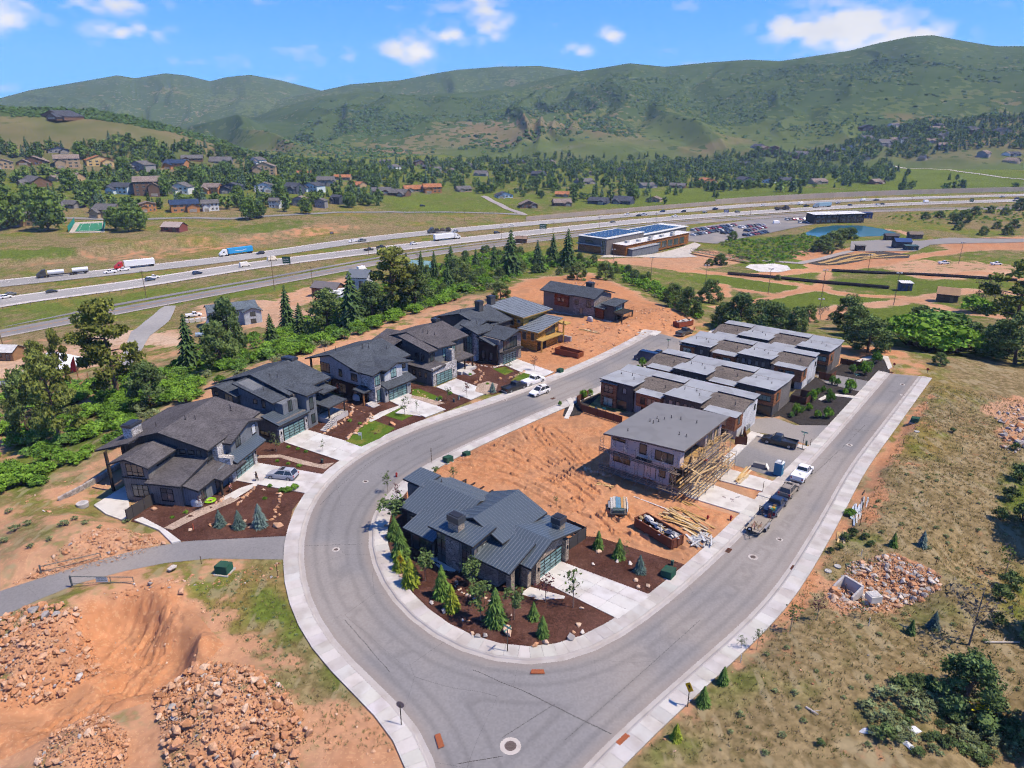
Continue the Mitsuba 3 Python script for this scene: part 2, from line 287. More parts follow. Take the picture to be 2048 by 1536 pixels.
# mounds, hollows and roughness on open ground: (column, row, radius, height)
dh = np.full(XX.shape, 9.0); near_ = (np.abs(XX) < 150) & (YY < 260)
dh[near_] = shapely.distance(FLATZONE, shapely.points(XX[near_], YY[near_]))
BUMPS = [(225,1258,4.8,-3.2),(305,1318,4.2,-2.6),(150,1385,5.0,-1.3),(400,1300,1.6,1.6),(330,1195,3,.9),(90,1290,4.5,2.0),(60,1370,3,1.3),(470,1420,4.2,2.2),(410,1475,3,1.5),(150,1500,3.4,1.5),(40,1210,4,.8),
    (240,1110,7,1.6),(120,1070,7,1.7),(60,1130,5,1.0),(1840,860,9,1.5),(1800,960,8,1.3),(1850,780,7,.7),(1760,1060,6,.8),(2040,1130,8,-2.2),(1780,1185,5,-1.2),(2040,1480,6,-1.6),(1650,1330,8,.7),
    (1010,905,5,.45),(930,895,4,.5),(1180,720,5,.8),(1150,690,4,1.2),(1290,640,7,2.2),(1240,660,5,1.0),(1340,632,5,1.8),(1180,640,5,1.2),(1110,640,5,1.)]
for px, py, r, h in BUMPS:
    q = flat(px, py); e = ((XX - q[0]) ** 2 + (YY - q[1]) ** 2) / r ** 2; Z += h * np.exp(-(e ** 2.6 if h < -1 else e)) * smooth01(.2,3.5, dh)
P3 = np.stack([XX, YY, 0 * XX],-1)
rough = .55 * (meshkit.fbm(P3 / 6,4,3) - .5) + .30 * (meshkit.fbm(P3 / 1.6,3,8) - .5)
Z += rough * smooth01(.3,2.5, dh) * np.where(YY < 260,1,0) * (1 - .6 * smooth01(25,50, XX - .2 * YY))
Z += (2.2 * (meshkit.fbm(P3 / 45,3,5) - .5)) * smooth01(6,40,-inpl) * smooth01(2,14,-inrb) * smooth01(9,20, df)
POND = Polygon(FL([(1604,468),(1630,455),(1673,450),(1724,451),(1768,458),(1797,467),(1758,473),(1717,474),(1680,471),(1640,477)],-19.8)).buffer(0)
ip = sdist(POND, XX, YY); Z = Z + (-19.5 - Z) * smooth01(-25,-3, ip); Z -= 1.2 * smooth01(0,4, ip)
Z -= .03
ground_z = RegularGridInterpolator((GX, GY), Z, bounds_error=False, fill_value=None)

# mountains: each a sheet between its foot and its crest, both read as (column, row) at a distance
class Ridge:
    def __init__(s, crest, foot, d0, d1, seed, amp, gully, z0=None, steep=1.0):
        az = lambda P: np.arctan2(rays(P[:, 0], P[:, 1])[:, 0], rays(P[:, 0], P[:, 1])[:, 1])
        el = lambda P, d: CAM_H + d * rays(P[:, 0], P[:, 1])[:, 2] / np.hypot(rays(P[:, 0], P[:, 1])[:, 0], rays(P[:, 0], P[:, 1])[:, 1])
        c, f = A_(crest), A_(foot); s.ca, s.cz, s.fa = az(c), el(c, d1), az(f); s.fz = ground_z(np.column_stack([np.sin(s.fa) * d0, np.cos(s.fa) * d0])) - 2.0
        s.d0, s.d1, s.seed, s.amp, s.g, s.steep = d0, d1, seed, amp, gully, steep; s.a0, s.a1 = s.ca[0], s.ca[-1]
    def z(s, a, d):
        a, d = np.broadcast_arrays(a, d); t = (d - s.d0) / (s.d1 - s.d0); cz, fz = np.interp(a, s.ca, s.cz), np.interp(a, s.fa, s.fz)
        k = np.clip(t, 0,1); prof = np.where(t <= 1,(1 - s.steep) * k + s.steep * (k * k * (1.9 - .9 * k)),1 - .45 * (t - 1) / .5)
        u = a * s.g; w = meshkit.fbm(np.stack([u * .7, k * 2.2,0 * k + s.seed],-1),3, s.seed); u2 = u + 1.3 * (w - .5) * 2 + .5 * k
        rid = 1 - np.abs(2 * meshkit.noise(np.stack([u2, k * 1.1,0 * k],-1), s.seed) - 1); rid2 = 1 - np.abs(2 * meshkit.noise(np.stack([u2 * 2.7, k * 2.6,0 * k + 5],-1), s.seed + 3) - 1)
        return fz + (cz - fz) * prof + s.amp * ((rid - .5) + .45 * (rid2 - .5)) * 2.9 * k * np.clip(1 - k, 0,1) - 160 * np.clip(-t, 0,9)
    def mesh(s, na, nd):
        A, D = np.meshgrid(np.linspace(s.a0, s.a1, na), s.d0 + (s.d1 - s.d0) * np.linspace(-.08,1.16, nd), indexing='ij')
        V = np.stack([np.sin(A) * D, np.cos(A) * D, s.z(A, D)],-1).reshape(-1,3); i = np.arange(na * nd).reshape(na, nd)
        q = np.stack([i[:-1, :-1], i[1:, :-1], i[1:, 1:], i[:-1,1:]],-1).reshape(-1,4)[:, ::-1]; return V, np.vstack([q[:, [0,1,2]], q[:, [0,2,3]]])
RIDGES = {
 'mountain_ridge': Ridge([(-500,260),(-200,230),(0,196),(60,180),(160,163),(235,150),(270,156),(330,146),(370,150),(420,162),(450,154),(500,149),(560,160),(640,180),(760,215),(900,240)],[(-500,330),(0,300),(400,290),(900,300)],2400,4000,11,60,16),
 'mountain_crest': Ridge([(300,240),(480,215),(600,190),(700,168),(800,160),(860,148),(920,138),(1000,132),(1080,131),(1160,142),(1260,165),(1400,185)],[(300,300),(1400,290)],2200,3500,23,60,15),
 'mountain': Ridge([(380,285),(440,262),(500,238),(560,214),(640,192),(740,183),(830,190),(950,184),(1050,167),(1100,156),(1160,142),(1260,126),(1330,133),(1420,124),(1500,119),(1560,122),(1640,110),(1700,101),(1760,85),
    (1820,73),(1866,70),(1930,82),(1990,92),(2060,92),(2200,100),(2600,130)],[(380,318),(800,312),(1200,308),(1500,296),(1700,290),(2048,288),(2600,288)],1250,2700,5,95,9, steep=.75),
 'hillside': Ridge([(-500,190),(0,212),(90,214),(190,219),(260,231),(340,250),(420,273),(480,296),(540,312),(600,330)],[(-500,300),(0,300),(300,305),(600,332)],700,1050,31,7,12),
}
def height(x, y):
    x, y = np.broadcast_arrays(A_(x), A_(y)); z = ground_z(np.stack([x, y],-1)); a, d = np.arctan2(x, y), np.hypot(x, y)
    for r in RIDGES.values():
        m = (a > r.a0) & (a < r.a1) & (d > r.d0) & (d < 1.4 * r.d1)
        if m.any(): z[m] = np.maximum(z[m], r.z(a[m], d[m]))
    return z
def at(px, py):
    """The ground points seen at these places of the survey grid."""
    d = rays(px, py); sh = d.shape[:-1]; d = d.reshape(-1,3); u = d / np.hypot(d[:, 0], d[:, 1])[:, None]
    tt = np.r_[np.geomspace(35,700,260), np.geomspace(710,4200,110)]; lo, hi = np.full(len(d),4199.), np.full(len(d),4200.); go = np.arange(len(d))
    for k in range(1, len(tt)):
        q = u[go] * tt[k]; below = CAM_H + q[:, 2] < height(q[:, 0], q[:, 1]); lo[go[below]] = tt[k - 1]; hi[go[below]] = tt[k]; go = go[~below]
        if not len(go): break
    for _ in range(10):
        m = (lo + hi) / 2; p = u * m[:, None]; b = CAM_H + p[:, 2] < height(p[:, 0], p[:, 1]); hi = np.where(b, m, hi); lo = np.where(b, lo, m)
    p = u * hi[:, None]; p[:, 2] += CAM_H; return p.reshape(*sh, 3)
def atp(pts): return at(*A_(pts).T)

# ------------------------------------------------------------------ the new streets: asphalt, gutters, kerbs, pavement slabs
def face_up(P, Q):
    """Quads of a strip between two lines, seen from above."""
    return [np.array([P[i], P[i + 1], Q[i + 1], Q[i]]) for i in range(len(P) - 1)]
def up(q): q = A_(q); return q if np.cross(q[1] - q[0], q[2] - q[0])[2] > 0 else q[::-1]
V_, F_ = dense(STREET, 1.6); dd = shapely.distance(STREET.boundary, shapely.points(V_[:, 0], V_[:, 1]))
scene['street'] = mikit.ply((np.column_stack([V_, np.full(len(V_),.004)]), F_), 'asphalt', False, uv=np.column_stack([np.ones(len(V_)), dd])); tag('street', kind='structure')
def asphalt_sheet(key, pg, z=.004, kind='structure'):
    pg = pg if hasattr(pg, 'area') else PG(pg); pg = max(getattr(pg, 'geoms', [pg]), key=lambda g: g.area); V, Fc = dense(pg, 2.0); scene[key] = mikit.ply((np.column_stack([V, np.full(len(V), z)]), Fc), 'asphalt', False, uv=np.column_stack([np.zeros(len(V)) , np.full(len(V),9.)])); tag(key, kind=kind)
GREY, SLAB = (.40,.375,.355),(.50,.49,.475)
kerb = MB(); rest = MB(); slabs = []
for P, s in KERBS:
    prof = [(-.02,.010),(.45,.006),(.56,.115),(.72,.128)]
    L = [np.column_stack([offset(P, s * d), np.full(len(P), z)]) for d, z in prof]
    for a, b in zip(L[:-1], L[1:]): kerb.quads([up(q) for q in face_up(a, b)], GREY)
    st = 2; a, b = offset(P, s * .73), offset(P, s * 2.5)
    for i in range(0, len(P) - st, st):
        p, q = a[i:i + st + 1], b[i:i + st + 1]; t = (p[-1] - p[0]) / (np.linalg.norm(p[-1] - p[0]) + 1e-9) * .012
        ring = np.vstack([p[:1] + t, p[1:-1], p[-1:] - t, q[-1:] - t, q[1:-1][::-1], q[:1] + t]); slabs.append((np.linalg.norm(ring.mean(0)), ring))
slabs = [s for s in slabs if s[0] > 38 and abs(s[1].mean(0)[0]) < .9 * s[1].mean(0)[1] + 6]
put('kerb', kerb, 'concrete_vc', kind='structure')
base = MB(); [base.poly(Polygon(np.vstack([offset(P, s * .71), offset(P, s * 2.52)[::-1]])).buffer(0),.085,(.22,.20,.19)) for P, s in KERBS]
for P, s in KERBS:
    e = offset(P, s * 2.51); base.quads([[(*e[i],-.1),(*e[i + 1],-.1),(*e[i + 1],.12),(*e[i],.12)] for i in range(len(e) - 1)],(.25,.22,.2))
put('pavement', base, 'concrete_vc', kind='structure')
r5 = np.random.default_rng(5)
for i, (_, ring) in enumerate(sorted(slabs, key=lambda s: s[0])):
    t = r5.uniform(.86,1.06); c = A_(SLAB) * t * [1, r5.uniform(.97,1), r5.uniform(.95,1)]; pg = Polygon(ring).buffer(0); h = .138 + r5.uniform(-.004,.004)
    if i < 296: m = MB(); m.plate(pg, .086, h, c); part('pavement', 'slab', m, 'concrete_vc')
    else: rest.plate(pg, .086, h, c)
tag(put('pavement__slab_course', rest, 'concrete_vc'), kind='stuff')
# tactile pads, storm drains, manholes
def ring_mesh(x, y, z, r0, r1, c, n=28):
    t = np.arange(n) * 2 * np.pi / n; a = np.column_stack([x + r0 * np.cos(t), y + r0 * np.sin(t), np.full(n, z)]); b = np.column_stack([x + r1 * np.cos(t), y + r1 * np.sin(t), np.full(n, z)])
    return [np.array([a[i], b[i], b[(i + 1) % n], a[(i + 1) % n]]) for i in range(n)]
for pts, lab in (([(869,1470),(880,1466),(889,1492),(877,1497)], 'rust red tactile paving pad at the corner below the stop sign'),([(1063,1338.5),(1087,1338.5),(1090,1347),(1061,1347)], 'rust red tactile paving pad at the tip of the mulch corner'),
                 ([(1231,1484),(1251,1466),(1260.5,1472),(1240,1491)], 'rust red tactile paving pad on the far pavement opposite the corner')):
    k = thing('tactile_pad', lab, 'tactile paving'); pg = PG(pts, .14); m = MB(); m.plate(pg, .12,.147,(.33,.10,.045)); put(k + '__plate', m)
    d = MB(); x0, y0, x1, y1 = pg.bounds
    for x in np.arange(x0, x1,.12):
        for y in np.arange(y0, y1,.12):
            if pg.buffer(-.05).contains(Point(x, y)): d.box(x - .025, x + .025, y - .025, y + .025,.147,.155,(.30,.09,.04))
    put(k + '__dome', d); tag(k + '__dome', kind='stuff')
for px, py, r, lab in ((1021,1492,.95, 'large manhole with a pale concrete ring in the middle of the crossing'),(1506,1114,.62, 'manhole with a concrete ring on the straight street below the trailer'),(1559,1079,.45, 'small manhole in the street just ahead of the trailer'),
                       (1699,890,.5, 'manhole on the straight street beside the parking pad'),(731,963,.45, 'manhole in the bend level with the silver crossover'),(1010,800,.5, 'manhole in the street behind the black pickup'),
                       (672,1099,.5, 'manhole in the bend beside the side road mouth'),(1805,769,.5, 'manhole near the dead end of the straight street'),(1806,790,.55, 'pale patched manhole second from the dead end')):
    x, y = flat(px, py); k = thing('manhole', lab, 'manhole'); m = MB(); m.quads(ring_mesh(x, y, .008, r * .56, r, (.46,.43,.41)),(.46,.43,.41)); put(k + '__collar', m, 'concrete_vc')
    m = MB(); m.quads(ring_mesh(x, y, .011,0.01, r * .57,(.12,.10,.09)),(.13,.105,.10)); [m.box(x - r * .4, x + r * .4, y + q * r - .015, y + q * r + .015,.011,.017,(.07,.06,.06)) for q in (-.3,-.15,0,.15,.3)]; put(k + '__lid', m)
for px, py, ph, lab in ((1457,1101,38.7, 'rusty storm drain in the gutter by the rubbish pile'),(1587,1136,38.7, 'rusty storm drain in the far gutter below the boulder apron'),(936,812,43, 'rusty storm drain in the gutter in front of the light grey house'),(1106,797,43, 'rusty storm drain beside the white parked crossover'),
                        (1757,890,38.7, 'storm drain on the far gutter of the straight street'),(1783,745,38.7, 'rusty storm drain at the near corner of the dead end'),(1852,757,38.7, 'rusty storm drain at the far corner of the dead end')):
    x, y = flat(px, py); fr = Frame((x, y), ph); k = thing('storm_drain', lab, 'storm drain'); m = MB(fr); m.box(-.3,.3,-.55,.55,.0,.03,(.12,.045,.025)); put(k + '__frame', m)
    m = MB(fr); [m.box(-.24,.24, q - .03, q + .03,.03,.04,(.05,.03,.025)) for q in np.arange(-.42,.45,.12)]; put(k + '__grate', m)
# side road, alleys, pads
asphalt_sheet('side_road', SIDE)
asphalt_sheet('alley', PG([(1500,838),(1548,835),(1590,850),(1662,851),(1672,856),(1618,890),(1560,872),(1500,862)]).difference(WALK),.006)
asphalt_sheet('alley_001', PG([(1630,750),(1663,748),(1745,764),(1760,772),(1735,790),(1722,784),(1655,768)]).difference(WALK),.006)
asphalt_sheet('parking_pad', PG([(1515,868),(1619,896),(1562,958),(1450,925)]).difference(WALK),.008)
def pad(key, pts, mat='concrete', z=.10, z0=-.05, cut=None, **lab):
    pg = pts if hasattr(pts, 'area') else PG(pts); pg = pg.difference(cut) if cut is not None else pg
    m = MB(); m.plate(pg, z0, z, SLAB if mat == 'concrete' else (.5,.5,.5)); put(key, m, mat, **(lab or dict(kind='structure'))); return pg
# driveways in slabs
DRIVES = Polygon()
def driveway(pts, na, nb, jt=.02):
    """A driveway of na x nb concrete slabs; pts: its four corners, garage left and right, street right and left."""
    global DRIVES
    key = numbered('driveway'); A, B, C, D = FL(pts); DRIVES = DRIVES.union(Polygon([A, B, C, D]).buffer(0)); base = MB(); base.plate(Polygon([A, B, C, D]).buffer(0).difference(STREET),-.03,.135,(.2,.19,.18)); put(key, base, 'concrete_vc', kind='structure')
    q = lambda s, t: (A * (1 - s) + B * s) * (1 - t) + (D * (1 - s) + C * s) * t
    for i in range(na):
        for j in range(nb):
            pg = Polygon([q(i / na, j / nb), q((i + 1) / na, j / nb), q((i + 1) / na, (j + 1) / nb), q(i / na, (j + 1) / nb)]).buffer(-jt).difference(STREET)
            m = MB(); m.plate(pg, .13,.150, A_((.57,.56,.55)) * r5.uniform(.93,1.03)); part(key, 'slab', m, 'concrete_vc')
driveway([(1077,1161),(1121,1124),(1303,1192),(1236,1240)],3,4)
driveway([(470,962),(512,926),(648,950),(612,988)],2,3)
driveway([(567,885),(610,859),(727,893),(684,924)],2,4)
driveway([(777,802),(815,787),(892,820),(851,836)],2,4)
driveway([(872,775),(912,758),(981,784),(942,801)],2,4)
driveway([(1009,731),(1034,719),(1108,745),(1076,760)],2,3)
pad('site_apron', [(1245,650),(1330,660),(1310,672),(1290,668),(1262,664)], z=.05)
# planting beds
def bed(key, pts, mat, z=.06, cut=None, rough=True):
    pg = pts if hasattr(pts, 'area') else PG(pts); pg = pg.difference(HARD).difference(DRIVES); pg = pg.difference(cut) if cut is not None else pg; m = None
    allv, allf, n = [],[],0
    for g in getattr(pg, 'geoms', [pg]):
        if g.geom_type != 'Polygon' or g.area < .3: continue
        V, Fc = dense(g, .6); d = shapely.distance(g.boundary, shapely.points(V[:, 0], V[:, 1])); h = z + np.clip(d, 0,1.2) * .10 + .09 * (meshkit.fbm(np.column_stack([V * 1.3,0 * V[:, 0]]),3,4) - .5) * np.clip(d * 3,0,1)
        allv.append(np.column_stack([V, h])); allf.append(Fc + n); n += len(V)
    if allv: scene[key] = shape(np.vstack(allv), np.vstack(allf), np.tile((.062,.053,.053),(n, 1)), mat, True); tag(key, kind='structure')
LOT0 = Polygon(np.vstack([FL([(812,932),(815,1040),(840,1100),(1050,1180),(1140,1080),(1160,1072),(1197,1075),(1395,1138),(1480,1170),(1300,1420),(1000,1420),(600,1250),(640,1000),(740,940)])])).buffer(0).intersection(BLOCK)
bed('mulch_bed', LOT0, 'mulch', .07)
bed('mulch_bed_001', [(362,1083),(575,1072),(585,1020),(612,985),(590,960),(512,968),(474,962),(400,985),(290,1005),(262,1043),(330,1060)], 'mulch', .05)
bed('mulch_bed_002', [(512,925),(505,885),(570,885),(690,922),(650,950)], 'mulch', .05)
bed('mulch_bed_003', [(612,860),(640,800),(700,790),(778,802),(853,836),(800,866),(720,905)], 'mulch', .05)
bed('mulch_bed_004', [(814,788),(810,765),(872,775),(944,801),(890,824)], 'mulch', .05)
bed('mulch_bed_005', [(912,758),(925,725),(965,715),(1009,731),(1079,760),(984,790)], 'mulch', .05)
TOWN_BED = PG([(1488,870),(1545,833),(1600,770),(1690,725),(1748,712),(1775,716),(1780,745),(1650,905)])
bed('town_bed', TOWN_BED.difference(PG([(1488,900),(1490,845),(1560,832),(1600,850),(1662,851),(1675,870),(1650,920)])).difference(PG([(1630,753),(1663,748),(1745,764),(1770,772),(1735,796),(1722,784),(1655,768)])), 'mulch_black', .05)
bed('town_bed_001', [(1125,835),(1140,780),(1190,765),(1200,790),(1160,830)], 'mulch_black', .05); bed('town_bed_002', [(1250,745),(1300,700),(1330,715),(1290,740)], 'mulch_black', .05); bed('town_bed_003', [(1380,690),(1440,650),(1450,668),(1400,692)], 'mulch_black', .05)
asphalt_sheet('alley_002', PG([(1160,790),(1190,768),(1270,740),(1240,770),(1190,790)]).difference(WALK),.02); asphalt_sheet('alley_003', PG([(1300,705),(1330,690),(1380,685),(1350,712)]).difference(WALK),.02)
# lawns, garden paths, patios
for i, (pts, mat, z) in enumerate([([(692,884),(737,840),(752,844),(790,858),(760,878),(722,895)], 'turf', .19),([(764,831),(805,815),(833,829),(803,843)], 'turf', .19),([(824,780),(838,779),(872,793),(884,802),(862,803),(824,792)], 'turf', .19),
                                   ([(986,739),(1010,735),(1028,744),(1010,752)], 'turf', .19),([(1040,745),(1066,752),(1050,762),(1022,764)], 'turf', .19)]): pad(numbered('lawn'), pts, mat, z)
for pts, mat, z in [([(328,1058),(345,1062),(402,1034),(470,1005),(482,997),(468,993),(440,1006),(395,1021)], 'gravel', .19),([(508,913),(560,911),(602,921),(640,931),(668,927),(650,940),(600,930),(560,917),(510,918)], 'gravel', .19),
                    ([(824,792),(850,797),(876,804),(890,808),(870,812),(840,802),(822,797)], 'gravel', .20),([(955,770),(976,764),(996,770),(992,782),(972,790),(950,784)], 'gravel', .20)]: pad(numbered('garden_path'), pts, mat, z)
for pts in [[(268,1042),(285,1036),(330,1060),(362,1084),(344,1088),(318,1062)],[(188,1012),(253,972),(262,1030),(250,1044),(212,1030)],[(440,1000),(480,978),(512,968),(515,972),(470,1000),(462,996),(446,1004)],[(790,828),(810,815),(843,834)],[(985,738),(1000,730),(1010,731)],
            [(838,1098),(870,1070),(935,1135),(915,1150),(880,1140)],[(1040,1190),(1060,1176),(1130,1195),(1128,1200),(1075,1202)],[(742,846),(790,822),(806,815),(800,812),(760,826),(735,842)],
            [(1438,925),(1502,864),(1518,868),(1455,930)],[(1502,864),(1616,895),(1608,900),(1500,869)],[(1128,838),(1140,812),(1130,795),(1136,790),(1149,806),(1146,820),(1136,840)],
            [(1636,800),(1650,792),(1672,789),(1722,795),(1719,799),(1672,794),(1655,797),(1642,803)],[(1700,730),(1728,716),(1750,711),(1776,714),(1784,735),(1776,740),(1768,720),(1748,717),(1732,722),(1704,735)],[(1395,683),(1410,668),(1432,657),(1450,656),(1448,660),(1430,664),(1412,674),(1402,686)]]:
    pad(numbered('garden_walk'), pts, 'concrete', .20, cut=STREET)
for pts in [[(1358,982),(1402,962),(1514,1002),(1490,1030),(1376,995)],[(1425,950),(1442,935),(1470,942),(1552,965),(1530,985),(1440,962)]]: pad(numbered('concrete_slab'), pts, 'concrete', .12)
# valley roads
def ribbon(key, P, w0, w1, z, mat='asphalt', kind='structure', c=(.2,.2,.2), uvd=9.):
    a, b = offset(P, w0), offset(P, w1); zz = z if np.ndim(z) else np.full(len(P), z); n = len(P); k = 5
    V = np.vstack([np.column_stack([a + (b - a) * (i / (k - 1)), zz]) for i in range(k)]); f = []
    for i in range(k - 1):
        j = np.arange(n - 1) + i * n; f += [np.column_stack([j, j + 1, j + n + 1]), np.column_stack([j, j + n + 1, j + n])]
    f = np.vstack(f); v = V[f]; bad = np.cross(v[:, 1] - v[:, 0], v[:, 2] - v[:, 0])[:, 2] < 0; f[bad] = f[bad][:, ::-1]
    if mat in ('asphalt', 'freeway_asphalt'): scene[key] = mikit.ply((V, f), mat, False, uv=np.column_stack([np.zeros(len(V)), np.full(len(V), uvd)]))
    else: scene[key] = shape(V, f, np.tile(c, (len(V),1)), mat)
    tag(key, kind=kind)
def f_fw(p, n, uv): return mi.Color3f(.305,.298,.292) * (.80 + .4 * fbm(p.x * .03 - p.y * .012, p.y * .05,3.,4)) * (.9 + .2 * fbm(p.x * 1.4, p.y * 1.4,2.,2))
scene['freeway_asphalt'] = two(pr(proc(f_fw),.85))
FWN = spline(FL([(-350,672),(0,604),(250,570),(500,531),(750,500),(1024,469),(1300,440),(1500,425),(1800,408),(2048,400),(2500,388)],-20),6)      # near carriageway
FWF = spline(FL([(-350,606),(0,567),(250,541),(500,512),(750,477),(1024,450),(1300,427),(1500,411),(1800,397),(2048,390),(2500,380)],-20),6)       # far carriageway
ribbon('freeway', FWN, -9,9,-20.05, 'freeway_asphalt'); ribbon('freeway_001', FWF, -9,9,-20.05, 'freeway_asphalt')
shoulder = (.54,.52,.50)
ribbon('freeway_shoulder', FWN, 7.2,10.2,-20.03, 'concrete_vc', c=shoulder); ribbon('freeway_shoulder_001', FWN, -9.6,-7.0,-20.03, 'concrete_vc', c=shoulder); ribbon('freeway_shoulder_002', FWF, -10,-8,-20.03, 'concrete_vc', c=shoulder)
ribbon('frontage_road', FRONTAGE, -5.2,5.2,-20.1); ribbon('frontage_shoulder', FRONTAGE, 5.0,6.6,-20.09, 'concrete_vc', c=(.36,.33,.30)); ribbon('cycle_path', offset(FRONTAGE, -10.5),-1.8,1.8,-20.1)
mk_ = MB()
for P, off, w, dash in [(FWN, -3.4,.20,1),(FWN, .4,.20,1),(FWN, 7.0,.22,0),(FWN, -6.9,.22,0),(FWF, -3.6,.20,1),(FWF, .2,.20,1),(FWF, 6.9,.22,0),(FWF, -7.6,.22,0)]:
    a, b = offset(P, off - w), offset(P, off + w)
    for i in range(0, len(P) - 1,1 + dash): mk_.quads([up([(*a[i],-19.985),(*a[i + 1],-19.985),(*b[i + 1],-19.985),(*b[i],-19.985)])],(.62,.61,.58))
for off in (-.18,.18):
    a, b = offset(FRONTAGE, off - .1), offset(FRONTAGE, off + .1); mk_.quads([up([(*a[i],-20.06),(*a[i + 1],-20.06),(*b[i + 1],-20.06),(*b[i],-20.06)]) for i in range(len(a) - 1)],(.55,.28,.05))
put('road_marking', mk_, 'matte', kind='structure')
sm_ = MB()
for pts, w in [([(945,1340),(1000,1362),(1046,1382)],.035),([(1046,1382),(1120,1412),(1190,1448),(1222,1468)],.045),([(915,1528),(960,1519),(1005,1512)],.04),([(1005,1475),(1040,1440),(1070,1415),(1110,1408)],.03),([(690,1240),(720,1290),(780,1345)],.03),([(640,1010),(690,955),(760,905),(850,868)],.025),([(1560,1200),(1640,1080),(1720,965)],.02),([(1620,955),(1680,900),(1730,850)],.025),([(1130,1480),(1200,1425),(1290,1340),(1400,1240)],.02),([(604,1092),(660,1084),(724,1088)],.025),([(1690,858),(1770,862)],.03)]:
    L = spline(FL(pts),.6); L = L + .08 * (meshkit.noise(np.column_stack([L * .9,0 * L[:, 0]]))[:, None] - .5); a, b = offset(L, w), offset(L, -w); sm_.quads([up([(*a[i],.0085),(*a[i + 1],.0085),(*b[i + 1],.0085),(*b[i],.0085)]) for i in range(len(L) - 1)],(.075,.072,.074))
put('road_seam', sm_, 'matte', kind='structure')


